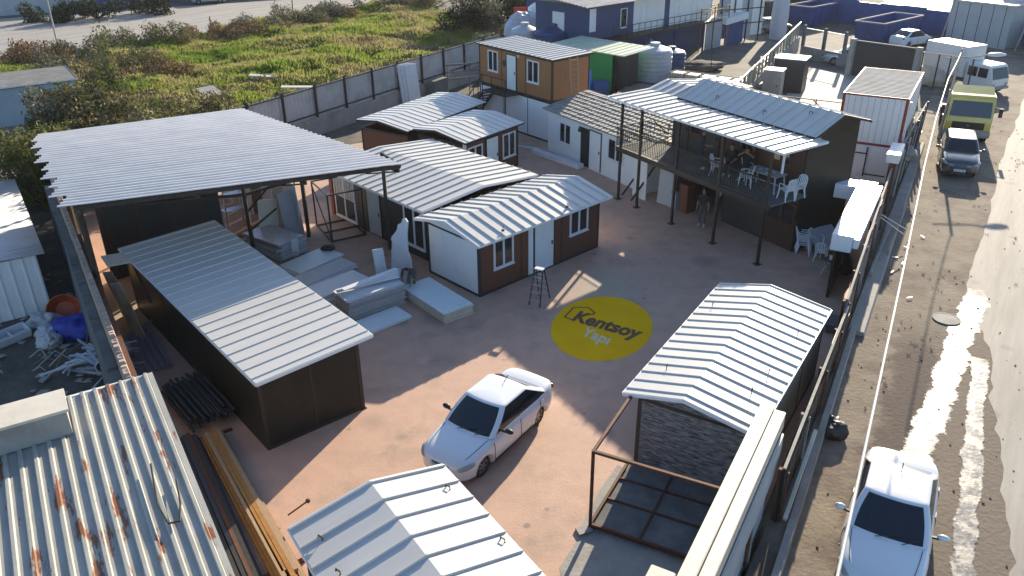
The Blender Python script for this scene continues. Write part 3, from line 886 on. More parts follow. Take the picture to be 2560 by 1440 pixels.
# landing and stair of the orange cabin
t = thing('steel_staircase', 'dark steel stair and landing below the door of the orange cabin', 'staircase', (-1.89, 51.63), -52.2)
b = MB(); b.box(1.6, -1.05, 2.30, 4.0, -.02, 2.36); b.build('landing', M_STEEL, t)
b = MB()
for i in range(9):
    y = 1.55 - i * .23; z = 2.12 - i * .23
    b.box(y, -1.0, z, y + .26, -.15, z + .035)
b.build('treads', M_STEEL, t)
for yy in (-1.02, -.13):
    b = MB(); b.beam((1.75, yy, 2.25), (-.45, yy, .05), .05, .18); b.build('stringer', M_STEEL, t)
b = MB()
for x in (1.65, 2.6, 3.95):
    b.beam((x, -1.02, 2.36), (x, -1.02, 3.3), .04)
b.beam((1.65, -1.02, 3.3), (3.95, -1.02, 3.3), .04); b.beam((1.65, -1.02, 2.85), (3.95, -1.02, 2.85), .025)
b.beam((1.65, -1.02, 3.3), (-.4, -1.02, 1.1), .04)
for i in range(4):
    x = 1.2 - i * .5
    b.beam((x, -1.02, 1.8 - i * .52), (x, -1.02, 2.85 - i * .53), .03)
b.build('handrail', M_STEEL, t)
for x in (1.65, 3.9):
    b = MB(); b.beam((x, -1.0, 0), (x, -1.0, 2.3), .07); b.build('support_post', M_STEEL, t)
# ladder leaning on the orange cabin
def ladder(name, label, p, deg, Ln, wd, tilt, m, n):
    t = thing(name, label, 'ladder', p, deg)
    for s_ in (-1, 1):
        b = MB(); b.beam((s_ * wd / 2, 0, 0), (s_ * wd / 2, tilt, Ln), .045, .09); b.build('rail', m, t)
    b = MB()
    for i in range(n):
        f = (i + .6) / n
        b.beam((-wd / 2, tilt * f, Ln * f), (wd / 2, tilt * f, Ln * f), .035)
    b.build('rungs', m, t)
    return t
lp = U2((-1.89, 51.63), -52.2, 7.3, 1.35)
ladder('wooden_ladder', 'pale wooden ladder leaning on the end wall of the orange cabin', (lp[0] + .1, lp[1] - .55, 2.42), 36, 2.45, .55, .25, M_WOOD, 9)

# ------------------------------------------------------------------ white cabin with tiled roof
t = thing('white_cabin', 'white single storey cabin with grey tiled roof and a black slab as doorway shade', 'cabin', (2.15, 44.84), -59.1)
Fs = shell(t, 8.6, 2.9, 2.36, M_PANEL, seams=[('front', 2.9), ('front', 6.2)], post=M_PANEL)
window(t, Fs['front'], 1.15, 2.27, .80, 1.95)
window(t, Fs['front'], 5.55, 6.85, 1.0, 2.12)
b = MB(); b.fbox(Fs['front'], 3.15, 3.95, .02, 2.1, -.02, .012); b.build('doorway', M_BLACK, t)  # flat black slab on the closed wall; shade of the opening is its colour
door(t, Fs['front'], 3.98, 4.95, .06, 2.1, M_PANEL)
b = MB()
nx, ny = 30, 9
for i in range(nx):
    for j in range(ny):
        x0 = -.2 + 9.0 * i / nx; x1 = -.2 + 9.0 * (i + .94) / nx
        y0 = -.3 + 3.1 * j / ny; y1 = -.3 + 3.1 * (j + 1.12) / ny
        z0 = 2.40 + .62 * j / ny; z1 = 2.40 + .62 * (j + 1) / ny
        dz = rnd.uniform(0, .02)
        b.hexa([(x0, y0, z0 + dz), (x1, y0, z0 + dz), (x1, y1, z1 - .03 + dz), (x0, y1, z1 - .03 + dz),
                (x0 + .03, y0, z0 + .06 + dz), (x1 - .03, y0, z0 + .06 + dz), (x1 - .03, y1, z1 + .02 + dz), (x0 + .03, y1, z1 + .02 + dz)])
b.box(-.15, -.25, 2.362, 8.75, 2.9, 2.40)
b.build('roof', M_BRICKT, t)
b = MB(); b.tube([(3.1, -.05, 2.1), (3.1, -.05, 2.0), (3.3, -.2, 2.0)], .05, 8); b.ball((3.35, -.22, 2.0), .12, 10, 6); b.build('wall_lamp', M_BLACK, t)
# long foam beam lying at its foot
b = MB(); b.beam((1.3, 44.25, .14), (3.75, 41.35, .14), .42, .26)
tag(b.build('foam_beam', M_FOAM, bevel=.02), 'long white foam block lying on the floor along the white tiled cabin', 'foam block')
b = MB(); b.beam((.2, 45.6, .06), (1.6, 44.8, .06), .12, .1)
tag(b.build('white_profile', M_FRAMEW), 'thin white profile on the floor below the orange cabin', 'profile')

# ------------------------------------------------------------------ two storey building with balcony
TO, TA = (5.18, 36.82), -58.5
t = thing('two_storey_building', 'dark two storey office with balcony, white canopy roof and raised blue looking upper roof', 'building', TO, TA)
x0, x1, y0, y1, fl = 1.15, 8.82, 2.1, 5.05, 2.55
def wallbox(nm, xa, ya, za, xb, yb, zb, m):
    b = MB(); b.box(xa, ya, za, xb, yb, zb); return b.build(nm, m, t)
# ground floor front wall with openings (doorway s 3.2-4.7), upper front wall
wallbox('wall', x0, y0, 0, 3.15, y0 + .08, fl - .1, M_BROWND)
wallbox('wall', 4.75, y0, 0, 7.2, y0 + .08, fl - .1, M_CHAR)
wallbox('wall', 7.2, y0, 0, 8.75, y0 + .08, 1.05, M_BROWND)
wallbox('wall', 7.2, y0, 2.05, 8.75, y0 + .08, fl - .1, M_CHAR)
wallbox('wall', 3.15, y0, 2.1, 4.75, y0 + .08, fl - .1, M_CHAR)
wallbox('wall', x0, y0, fl, 3.2, y0 + .08, 4.72, M_CHAR)
wallbox('wall', 3.2, y0, fl, 8.75, y0 + .08, 4.72, M_BROWND)
wallbox('end_wall', x1 - .07, y0 - .0, 0, x1, y1, 4.78, M_DARK)
wallbox('end_wall', x0, y0 + .08, 0, x0 + .07, y1, 4.78, M_CHAR)
wallbox('back_wall', x0 + .07, y1 - .08, 0, x1 - .07, y1, 4.78, M_CHAR)
wallbox('inner_floor', x0 + .07, y0 + .08, fl - .09, x1 - .07, y1 - .08, fl, M_CHAR)
Ff = ((0, y0, 0), (1, 0), (0, -1))
window(t, Ff, 7.25, 8.7, 1.08, 2.02, 2, M_RUST)
for (u0, u1, n_) in ((2.35, 3.0, 1), (5.3, 6.3, 2), (7.1, 8.1, 2)):
    window(t, Ff, u0, u1, fl + .95, fl + 2.0, n_, M_RUST)
o = door(t, Ff, 3.35, 4.15, fl + .03, fl + 2.05, M_CHAR)
o = door(t, Ff, 1.35, 2.2, fl + .03, fl + 2.05, M_CHAR)
b = MB(); b.fbox(Ff, 4.5, 4.62, 1.15, 1.4, 0, .1); b.build('wall_box', M_FRAMEW, t)
# balcony floor, beams, posts
b = MB(); b.box(-.35, .02, fl - .06, 9.1, y0 - .005, fl); b.build('balcony_floor', M_CONCD, t)
b = MB(); b.box(-.35, -.03, fl - .22, 9.1, .0195, fl + .015); b.build('floor_beam', M_STEEL, t)
for s_ in (0.0, 1.38, 3.8, 6.38, 8.88):
    b = MB(); b.box(s_ - .05, -.05, 0, s_ + .05, -.031, 4.8); b.box(s_ - .05, -.031, 0, s_ + .05, .05, fl - .225); b.box(s_ - .05, -.031, fl + .016, s_ + .05, .05, 4.8); b.box(s_ - .14, -.14, .004, s_ + .14, .14, .02)
    b.build('post', M_STEEL, t)
# railing
def rail(name, pts, zf, h=.95, gap=.115):
    b = MB()
    for p_, q_ in zip(pts[:-1], pts[1:]):
        b.beam((p_[0], p_[1], p_[2] + h), (q_[0], q_[1], q_[2] + h), .05, .04)
        b.beam((p_[0], p_[1], p_[2] + .12), (q_[0], q_[1], q_[2] + .12), .03)
        n = max(1, int((Vector(q_) - Vector(p_)).length / gap))
        for i in range(n + 1):
            f = i / n
            x_, y_, z_ = [p_[k] * (1 - f) + q_[k] * f for k in range(3)]
            b.beam((x_, y_, z_ + .12), (x_, y_, z_ + h), .018)
    return b.build(name, M_STEEL, t)
rail('railing', [(-.3, -.02, fl), (3.75, -.02, fl)], fl)
rail('railing', [(3.85, -.02, fl), (6.3, -.02, fl)], fl)
rail('railing', [(6.45, -.02, fl), (8.8, -.02, fl)], fl)
rail('railing', [(-.3, .03, fl), (-.3, 2.05, fl)], fl)
# canopy roof (white) and upper roof
prof = [(-.24, 4.86), (1.95, 5.02), (3.6, 5.34), (4.6, 5.16)]
rib_roof(t, [(-.24, 4.82), (2.25, 4.86)], -.95, 9.55, .52, M_ROOF, name='canopy_roof', trim=M_FRAMEW)
rib_roof(t, [(2.27, 4.86), (3.4, 5.16), (5.1, 4.95)], -.95, 1.36, .52, M_ROOF, name='canopy_roof', trim=M_FRAMEW, rw=.05)
pr2 = [(2.02, 4.94), (3.55, 5.60), (5.3, 5.12)]
rib_roof(t, pr2, 1.42, 9.15, .52, M_ROOF2 if False else M_ROOF, name='upper_roof', trim=M_STEEL, rh=.04, wav=.004)
gb = [(2.12, 4.70), (2.12, 4.88), (3.55, 5.50), (5.05, 5.09), (5.05, 4.70)]
for xx in (x1 - .06, x0 + .3):
    b = MB(); n = len(gb)
    b.add([(xx, y, z) for y, z in gb] + [(xx + .05, y, z) for y, z in gb], [list(range(n)), [n + i for i in range(n)][::-1]] + [[i, (i + 1) % n, n + (i + 1) % n, n + i] for i in range(n)])
    b.build('gable_panel', M_DARK, t)
b = MB(); b.tube([(8.95, .6, 4.85), (8.95, .6, 3.7)], .05, 8); b.build('downpipe', M_FRAMEW, t)
for (u, v) in ((3.3, 2.5), (6.1, 2.4), (7.9, 3.0)):
    b = MB(); z_ = 4.94 + (v - 2.02) * .43
    b.tube([(u, v, z_), (u, v, z_ + .14), (u + .09, v, z_ + .2), (u + .16, v, z_ + .12)], .02, 6); b.build('roof_hook', M_STEEL, t)
# steel stair left of the building
st_ = thing('steel_staircase', 'dark steel stair climbing under the white canopy to the balcony', 'staircase', TO, TA)
b = MB()
for i in range(11):
    f = i / 11
    yy = 5.0 - 2.9 * f
    b.box(-.2, yy - .15, .2 + 2.3 * f, .75, yy + .13, .235 + 2.3 * f)
b.build('treads', M_STEEL, st_)
for xx in (-.22, .77):
    b = MB(); b.beam((xx, 5.15, .06), (xx, 2.15, 2.5), .05, .2); b.build('stringer', M_STEEL, st_)
    b = MB(); b.beam((xx, 5.15, 1.0), (xx, 2.15, 3.45), .04)
    for i in range(8):
        f = i / 7
        b.beam((xx, 5.1 - 2.9 * f, .15 + 2.35 * f), (xx, 5.1 - 2.9 * f, 1.02 + 2.4 * f), .02)
    b.build('handrail', M_STEEL, st_)
b = MB()
b.beam((.55, .35, 0), (1.0, 1.9, 2.3), .05, .08); b.beam((-.2, .4, .05), (.3, 1.95, 2.3), .05, .08)
b.build('brace', M_STEEL, st_)
# small white lean-to roof behind the canopy
t = thing('lean_to_roof', 'small white roof sheet on thin posts behind the white canopy', 'roof', (9.75, 46.15), -58.5)
rib_roof(t, [(0, 3.5), (2.3, 3.56)], 0, 3.2, .8, M_ROOF, rh=.03)
b = MB()
for (x, y) in ((.1, .1), (3.1, .1), (.1, 2.2), (3.1, 2.2)):
    b.beam((x, y, 0), (x, y, 3.44), .06)
b.build('posts', M_STEEL, t)
# things by the ground floor front: white door leaf, grey panels, red box
def slab(name, label, cat, c, deg, l, w_, h, m, z=0, tilt=(0, 0), group=None, bevel=0):
    b = MB(); b.box(-l / 2, -w_ / 2, 0, l / 2, w_ / 2, h)
    o = b.build(name, m, bevel=bevel)
    o.location = (c[0], c[1], z); o.rotation_euler = (R(tilt[0]), R(tilt[1]), R(deg))
    return tag(o, label, cat, group)
p_ = U2(TO, TA, .42, .95); slab('upright_board', 'white panel standing beside the stair foot at the tiled cabin end', 'panel', p_, TA, .95, .06, 2.1, M_PANEL, 0)
p_ = U2(TO, TA, 1.85, 1.35); slab('upright_board', 'grey board with a cut corner standing under the balcony', 'panel', p_, TA + 8, 1.0, .06, 1.9, M_PANELG, 0, (-4, 0))
p_ = U2(TO, TA, 2.35, 1.5); slab('small_cabinet', 'small pale cabinet under the balcony behind the post', 'cabinet', p_, TA, .45, .4, .75, M_PANELG, 0, bevel=.015)
p_ = U2(TO, TA, 3.0, 1.6); slab('tall_cabinet', 'brown cabinet beside the dark ground floor doorway', 'cabinet', p_, TA, .55, .5, 1.35, M_BROWN, 0, bevel=.02)

# ------------------------------------------------------------------ cabin with stone look front
t = thing('site_cabin', 'cabin with grey stone look end wall and bright white gable roof along the street fence', 'cabin', (5.72, 15.42), 57.5)
Fs = shell(t, 6.75, 3.0, 2.12, {'front': M_CREAM, 'left': M_STONE, 'right': M_CHAR, 'back': M_CHAR}, seams=[('front', 2.2), ('front', 4.5)])
prof = [(-.12, 2.33), (1.72, 2.68), (3.30, 2.33)]
rib_roof(t, prof, -.33, 6.85, .46, M_ROOF, trim=M_FRAMEW, rh=.032)
b = MB()
pts = [(.1, 2.12), (.1, 2.2), (1.72, 2.58), (2.95, 2.28), (2.95, 2.12)]
n = len(pts)
b.add([(.0, y, z) for y, z in pts] + [(.05, y, z) for y, z in pts], [list(range(n)), [n + i for i in range(n)][::-1]] + [[i, (i + 1) % n, n + (i + 1) % n, n + i] for i in range(n)])
b.build('gable_panel', M_STONE, t)
for (u, v) in ((2.2, .4), (4.6, .3), (5.0, 2.9), (1.0, 2.7), (1.1, .5)):
    z_ = 2.33 + (.19 * (v + .12) if v < 1.7 else .22 * (3.3 - v))
    b = MB(); b.tube([(u, v, z_), (u, v, z_ + .10), (u + .07, v, z_ + .14)], .015, 5); b.build('roof_hook', M_STEEL, t)

# unfinished rusty steel frame in front of it
t = thing('cabin_skeleton', 'unfinished rusty steel cabin frame with dark floor slabs before the stone look wall', 'frame', (1.8, 14.63), 0)
A = Vector((0, 0, 0)); e1 = Vector((math.cos(R(-27)), math.sin(R(-27)), 0)); e2_ = Vector((math.cos(R(62)), math.sin(R(62)), 0))
wd_, ln_ = 3.6, 2.55
b = MB(); b.beam(A, A + Vector((0, 0, 2.32)), .075); b.build('post', M_RUST, t)
b = MB(); b.beam(A + e1 * wd_, A + e1 * wd_ + Vector((0, 0, 2.32)), .075); b.build('post', M_RUST, t)
b = MB(); z2 = Vector((0, 0, 2.285))
b.beam(A + z2 + e1 * .04, A + z2 + e1 * (wd_ - .04), .07); b.beam(A + z2 + e2_ * .04, A + z2 + e2_ * ln_, .07)
b.build('top_rail', M_RUST, t)
b = MB(); z1_ = Vector((0, 0, .11))
b.beam(A + z1_ + e1 * .04, A + z1_ + e1 * wd_, .07, .1); b.beam(A + z1_ + e2_ * .04, A + z1_ + e2_ * ln_, .07, .1)
for k in (1, 2): b.beam(A + z1_ + e2_ * (ln_ * k / 3 + .2) + e1 * .04, A + z1_ + e2_ * (ln_ * k / 3 + .2) + e1 * wd_, .045, .05)
for k in (1, 2): b.beam(A + z1_ + e1 * wd_ * k / 3 + e2_ * .04, A + z1_ + e1 * wd_ * k / 3 + e2_ * ln_, .045, .049)
b.build('floor_frame', M_RUST, t)
b = MB()
q = [A + e1 * .06 + e2_ * .06, A + e1 * (wd_ - .06) + e2_ * .06, A + e1 * (wd_ - .06) + e2_ * ln_, A + e1 * .06 + e2_ * ln_]
b.add([(p.x, p.y, .03) for p in q] + [(p.x, p.y, .09) for p in q], [(0, 3, 2, 1), (4, 5, 6, 7), (0, 1, 5, 4), (1, 2, 6, 5), (2, 3, 7, 6), (3, 0, 4, 7)])
b.build('floor_board', M_CONCD, t)
slab('concrete_block', 'pale block under the corner of the rusty steel frame', 'block', (1.65, 14.52), 20, .35, .25, .06, M_CONC, .006)

# ------------------------------------------------------------------ nearest cabin, only its roof shows
t = thing('site_cabin', 'nearest cabin with wide white gable roof at the bottom of the yard', 'cabin', (2.066, 8.28), 123.2)
Fs = shell(t, 6.85, 3.1, 2.08, M_CHAR, seams=[('front', 3.4)])
prof = [(-.22, 2.28), (1.52, 2.63), (3.32, 2.28)]
rib_roof(t, prof, -.3, 7.0, .615, M_ROOF, trim=M_FRAMEW, rh=.05, rw=.05, off=.72)
for (u, v) in ((6.1, .1), (4.2, -.05), (6.2, 2.9), (5.2, 2.95)):
    z_ = 2.28 + (.2 * (v + .22) if v < 1.5 else .195 * (3.32 - v))
    b = MB(); b.tube([(u, v, z_), (u, v, z_ + .07), (u + .10, v + .04, z_ + .08), (u + .10, v + .04, z_ + .02)], .018, 6); b.build('roof_hook', M_STEEL, t)

# ------------------------------------------------------------------ rusty roofed building bottom left
t = thing('rusty_roofed_building', 'low building with tall ribbed old roof, rust streaked, beside the tube stack', 'building', (-5.0, 10.38), 121.6)
Wb, Lb = 7.0, 7.72
b = MB(); b.box(-3, .08, 0, Lb - .25, Wb, 2.75); b.build('wall', M_CONC, t)
b = MB()
sp = .285
n = int(Wb / sp)
row = []
pr = []
for i in range(n + 1):
    v0 = i * sp
    pr += [(v0 + .0, 3.0), (v0 + .02, 3.0), (v0 + .045, 3.055), (v0 + .105, 3.055), (v0 + .13, 3.0)]
for xa in (-3.0, Lb):
    for (v, z) in pr:
        b.v.append((xa, v, z - .10 * v * .22 + (.0 if xa > 0 else -.25)))
for i in range(len(pr) - 1):
    b.f.append([i, i + 1, len(pr) + i + 1, len(pr) + i]); b.mi.append(0)
ro = b.build('roof', M_OLD, t)
md = ro.modifiers.new('s', 'SOLIDIFY'); md.thickness = .012; applied(ro)
b = MB(); b.box(Lb - .03, -.02, 2.87, Lb + .05, Wb, 2.98); b.build('eave_trim', M_FRAMEW, ro)
b = MB(); b.hexa([(-3, -.10, 2.62), (Lb, -.10, 2.87), (Lb, .018, 2.87), (-3, .018, 2.62), (-3, -.10, 2.76), (Lb, -.10, 3.02), (Lb, .018, 3.02), (-3, .018, 2.76)]); b.build('verge_flashing', M_OLD, ro)
b = MB(); b.tube([(3.2, .25, 2.99), (2.4, .33, 2.99), (1.9, .45, 2.98), (1.95, .65, 2.98), (2.6, .72, 2.98), (3.9, .60, 3.05)], .022, 6); tag(b.build('bent_cable', M_BLACK), 'black bent cable lying on the rusty ribbed roof', 'cable'); o = bpy.data.objects['bent_cable']; o.location = (-5.0, 10.38, .02); o.rotation_euler = (0, 0, R(121.6))
# plastered block on the roof
t = thing('roof_block', 'cream topped plaster block standing on the corner of the rusty roof', 'roof block', (-9.8, 14.63, 2.93), 121.6)
b = MB(); b.box(0, 0, 0, .82, 2.6, .62); b.build('block', M_CONC, t)
b = MB(); b.box(-.06, -.05, .622, .90, 2.62, .69); b.build('cap', M_CREAM, t)

# ------------------------------------------------------------------ neighbour shed far left
t = thing('ribbed_shed', 'pale ribbed metal shed with blue grey corrugated roof at the left edge', 'shed', (-16.8, 26.0), 124)
b = MB()
b.box(0, 0, 0, 9.2, 6, 2.2)
x = .0
while x < 6:
    b.box(-.035, x, 0, -.0, x + .05, 2.2); x += .4
x = 0
while x < 9:
    b.box(x, -.035, 0, x + .05, -.0, 2.2); x += .4
b.build('wall', M_PANEL, t)
b = MB()
nn_ = 120
for xa in range(nn_ + 1):
    x = -.25 + 9.7 * xa / nn_
    for yv in (-.3, 2.2, 6.1):
        b.v.append((x, yv, 2.3 + .02 * math.sin(x * 2 * PI / .30) + .10 * min(yv, 3) / 3 + .02 * math.sin(x * 3 + yv)))
for i in range(nn_):
    for j in range(2):
        b.f.append([i * 3 + j, (i + 1) * 3 + j, (i + 1) * 3 + j + 1, i * 3 + j + 1]); b.mi.append(0)
ro = b.build('roof', M_ROOF2, t, smooth=True)
md = ro.modifiers.new('s', 'SOLIDIFY'); md.thickness = .02; applied(ro)

# ------------------------------------------------------------------ pale blue hut in the bushes, top left
t = thing('container_hut', 'pale blue grey hut with flat roof and a doorway, behind the olive bushes', 'hut', (-28.5, 53.6), 124)
b = MB(); b.box(0, 0, 0, 5.0, 9, 2.35); b.build('wall', mat('pale_blue_wall', (.36, .43, .47), (.30, .36, .40), .8, .6), t)
b = MB(); b.box(-.12, -.12, 2.352, 5.12, 9.1, 2.47); b.build('roof', M_CONCD, t)
b = MB(); b.box(-.13, -.13, 2.40, -.121, 9.1, 2.50); b.box(-.13, -.13, 2.40, 5.12, -.121, 2.50); b.build('roof_edge', M_FRAMEW, t)
b = MB(); b.box(-.03, 5.0, .0, .0, 6.4, 1.9); o = b.build('doorway', M_BLACK, t)  # black slab on the solid wall, coloured as the dark inside the door opening
b = MB(); b.box(-.06, 4.9, 0, -.031, 5.02, 2.0); b.box(-.06, 6.38, 0, -.031, 6.5, 2.0); b.box(-.06, 5.02, 1.88, -.031, 6.38, 2.0); b.build('door_frame', M_FRAMEW, o)

# ------------------------------------------------------------------ open shed with big corrugated roof
t = thing('open_shed', 'large open shed with wide pale corrugated roof, stepped left edge and dark steel trusses', 'shed', (0, 0, 0), 0)
A_, B_, C_, D_ = Vector((-13.1, 22.8, 5.25)), Vector((-4.0, 28.9, 4.45)), Vector((-12.65, 38.0, 4.35)), Vector((-18.6, 31.3, 5.1))
def SR(u, v):
    return (A_ * (1 - u) + B_ * u) * (1 - v) + (D_ * (1 - u) + C_ * u) * v
nv, nu = 540, 14
b = MB()
nrow = 9
for r_ in range(nrow):                         # overlapping sheet rows, each a bit longer or shorter at the left edge
    v0, v1 = r_ / nrow, (r_ + 1) / nrow + .006
    uo = [.0, -.03, -.005, -.04, -.01, -.045, -.015, -.03, 0, -.02][r_]
    m_ = nv // nrow
    base = len(b.v)
    for i in range(m_ + 1):
        v = v0 + (v1 - v0) * i / m_
        for j in range(nu + 1):
            u_l = uo * .4 - .042 * (1 - i / m_)
            u = u_l + (1 + rnd.uniform(-.001, .001) - u_l) * j / nu
            p = SR(u, v)
            b.v.append((p.x, p.y, p.z + .036 * math.sin(i / m_ * 2 * PI * 4) + .02 * noise.noise((u * 6, v * 9, 1)) - .006 * r_ % 2 + .03 * (r_ % 2) * 0))
    for i in range(m_):
        for j in range(nu):
            a = base + i * (nu + 1) + j
            b.f.append([a, a + 1, a + nu + 2, a + nu + 1]); b.mi.append(0)
ro = b.build('roof', M_ROOF2, t, smooth=True)
dz = Vector((0, 0, -.14))
b = MB()
b.beam(SR(.0, .015) + dz, SR(1, .015) + dz, .08, .14); b.beam(SR(0, .985) + dz, SR(1, .985) + dz, .08, .14)
for v in (.2, .4, .6, .8): b.beam(SR(0.01, v) + dz, SR(.99, v) + dz, .06, .1)
for u in (.01, .33, .66, .99): b.beam(SR(u, .01) + dz * 2, SR(u, .99) + dz * 2, .08, .14)
b.build('roof_frame', M_STEEL, t)
for u in (.33, .66, .985):
    b = MB()
    pts = [SR(u, v) + dz * 2.2 for v in np.linspace(.01, .5, 7)]
    lo_ = [p + Vector((0, 0, -.55 * min(1, k / 2))) for k, p in enumerate(pts)]
    for k in range(6):
        b.beam(lo_[k], lo_[k + 1], .05); b.beam(pts[k + 1], lo_[k + 1], .04); b.beam(pts[k], lo_[k + 1], .04)
    b.build('truss', M_STEEL, t)
for (x, y, z) in ((-10.66, 30.55, 4.55), (-8.85, 32.6, 4.3), (-5.12, 31.15, 4.2), (-14.6, 29.3, 4.7), (-18.0, 31.0, 4.8), (-13.0, 36.9, 4.2), (-10.2, 34.9, 4.25), (-13.45, 23.6, 5.05)):
    b = MB(); b.box(x - .07, y - .07, 0, x + .07, y + .07, z); b.build('post', M_STEEL, t)
b = MB()
b.beam((-10.66, 30.55, 1.95), (-9.9, 31.4, 2.75), .06); b.beam((-10.66, 30.55, 1.15), (-9.75, 31.5, 1.75), .06)
b.beam((-10.66, 30.55, 2.7), (-8.85, 32.6, 2.7), .07, .12); b.beam((-8.85, 32.6, 3.4), (-5.12, 31.15, 3.5), .06, .12); b.beam((-14.6, 29.3, 2.8), (-10.66, 30.55, 2.7), .06, .12)
b.beam((-5.12, 31.15, 3.5), (-4.5, 29.8, 4.2), .05); b.beam((-5.12, 31.15, 4.15), (-4.15, 29.15, 4.3), .07, .12)
b.build('brace', M_STEEL, t)
# dark board partition and back boards of the shed
t2 = thing('board_partition', 'dark board partition with thin battens at the left side of the open shed', 'partition', (-15.6, 28.4), 38)
b = MB(); b.box(0, 0, 0, 4.6, .06, 3.6); b.build('boards', M_CHAR, t2)
for u in (.2, 1.4, 2.6, 3.8):
    b = MB(); b.box(u, -.04, 0, u + .05, -.001, 3.6); b.build('batten', M_RUST, t2)
t2 = thing('board_wall', 'grey board wall closing the back of the open shed', 'wall', (-14.2, 37.6), -44)
for k, mm in enumerate((M_PANELG, M_CONC, M_PANELG, M_CHAR, M_PANELG, M_CONC, M_PANELG)):
    b = MB(); b.box(k * .98, 0, 0, k * .98 + .94, .06, 2.3 - .1 * (k % 3)); b.build('board', mm, t2)

# ------------------------------------------------------------------ left boundary wall
BW = (-9.45, 16.95); BA = 122
t = thing('boundary_wall', 'rough boundary wall with broken mortar top and rusty beam, left of the long dark cabin', 'wall', BW, BA)
b = MB(); b.box(-1, 0, 0, 19, .18, 2.66); b.build('wall', M_CARDB, t)
b = MB()
x = -1
while x < 19:
    l = rnd.uniform(.08, .26)
    h = rnd.uniform(.03, .15)
    b.hexa([(x, -.01, 2.664), (x + l, -.01, 2.664), (x + l, .17, 2.664), (x, .17, 2.664), (x + .02, .02, 2.66 + h), (x + l - .02, .01, 2.66 + h * rnd.uniform(.6, 1.2)), (x + l - .03, .14, 2.66 + h * .8), (x + .03, .15, 2.66 + h)])
    x += l * rnd.uniform(.9, 1.15)
b.build('broken_top', mat('pinkish_mortar', (.42, .33, .28), (.30, .24, .21), 6, .95), t)
b = MB(); b.box(-1, -.16, 2.28, 12, -.005, 2.30); b.box(-1, -.095, 2.301, 12, -.075, 2.47); b.box(-1, -.16, 2.471, 12, -.005, 2.49); b.build('steel_beam', M_RUST, t)
b = MB()
x = -1
while x < 19:
    l = rnd.uniform(1.2, 2.2); h = rnd.uniform(2.2, 2.5)
    b.hexa([(x, .20, 0), (x + l - .03, .20, 0), (x + l - .03, .55, 0), (x, .55, 0), (x, .20, h), (x + l - .03, .20, h), (x + l - .03, .46, h), (x, .46, h)])
    x += l
b.build('outer_buttress', M_CONCD, t)
slab('cream_board', 'cream board bridging the gap between rough wall and dark cabin roof', 'board', (-13.35, 25.35), 126, 1.0, 1.25, .05, M_CREAM, 2.32, (4, 0))
t = thing('loose_boards', 'tan boards standing in the narrow gap behind the dark cabin', 'boards', (-13.2, 25.2), 126)
for k in range(4):
    b = MB(); b.beam((-1.6 + k * .55, .35, .02), (-1.2 + k * .55, .62, 1.9), .05, .42); b.build('board', M_CREAM if k % 2 else M_CARDB, t)
b = MB(); b.beam((1.0, -.25, 2.2), (-2.4, -.05, 1.7), .1, .06); b.build('tie_bar', M_RUST, t)
t = thing('bent_sheets', 'stack of bent violet grey metal sheets on the ground by the rough wall', 'sheets', (-12.55, 23.55), -55)
for k in range(5):
    b = MB()
    pts = [(-.9, .0), (-.3, .03), (.5, .04), (2.1, .0)]
    for (xx, zz) in pts:
        for y in (-.5 + k * .21, -.36 + k * .21):
            b.v.append((xx + (.15 if xx > 0 else -.08 * k), y + (.28 if xx < -.5 else 0), .06 + zz + .03 * k))
    for i in range(3):
        b.f.append([i * 2, i * 2 + 1, i * 2 + 3, i * 2 + 2]); b.mi.append(0)
    o = b.build('sheet', M_SHEETP, t)
    md = o.modifiers.new('s', 'SOLIDIFY'); md.thickness = .03; applied(o)

# tubes and bars lying beside the rusty building
def bundle(name, label, p, q, n, wd, r, m, sq=True, rows=2, z=.05, seed=1, group=None):
    r_ = random.Random(seed)
    t = thing(name, label, 'steel tubes', (p[0], p[1]), math.degrees(math.atan2(q[1] - p[1], q[0] - p[0])), group)
    L_ = math.hypot(q[0] - p[0], q[1] - p[1])
    for row in range(rows):
        for i in range(n - row):
            y = (i + row * .5) * wd / n
            a, e = r_.uniform(-.15, .15), r_.uniform(-.25, .25)
            b = MB()
            if sq: b.beam((a, y, z + row * r * 2.05), (L_ + e, y + r_.uniform(-.03, .03), z + row * r * 2.05), r * 1.9)
            else: b.tube([(a, y, z + row * r * 2.05), (L_ + e, y + r_.uniform(-.03, .03), z + row * r * 2.05)], r, 7)
            b.build('tube', m[(i + row) % len(m)] if isinstance(m, list) else m, t)
    return t
bundle('tube_bundle', 'dark grey pipes in a bundle at the corner of the rusty roofed building', (-10.6, 20.35), (-9.0, 18.45), 9, 1.5, .045, M_CHAR, False, 3, .25, 2)
bundle('tube_bundle', 'ochre and brown steel tubes lying beside the rusty roofed building', (-8.55, 18.0), (-5.1, 12.75), 6, .62, .055, [M_PIPEY, M_PIPEY, M_WOOD], True, 3, .12, 3)
bundle('tube_bundle', 'dark brown steel profiles lying against the rusty roofed building wall', (-9.2, 17.9), (-5.6, 12.1), 5, .6, .06, [M_RUST, M_STEEL, M_CHAR], True, 2, .12, 5)
bundle('tube_bundle', 'thin grey bars at the outer side of the ochre tube pile', (-6.6, 15.45), (-4.85, 12.9), 4, .25, .03, [M_CONC, M_ALU], True, 2, .1, 6)
for k, (xx, yy) in enumerate(((-8.3, 18.35), (-5.1, 13.4))):
    slab('timber_sleeper', ['short timber under the upper end of the tube piles', 'short timber under the lower end of the tube piles'][k], 'timber', (xx - .3, yy - .1), 34, 1.5, .1, .065, M_RUST, .0)
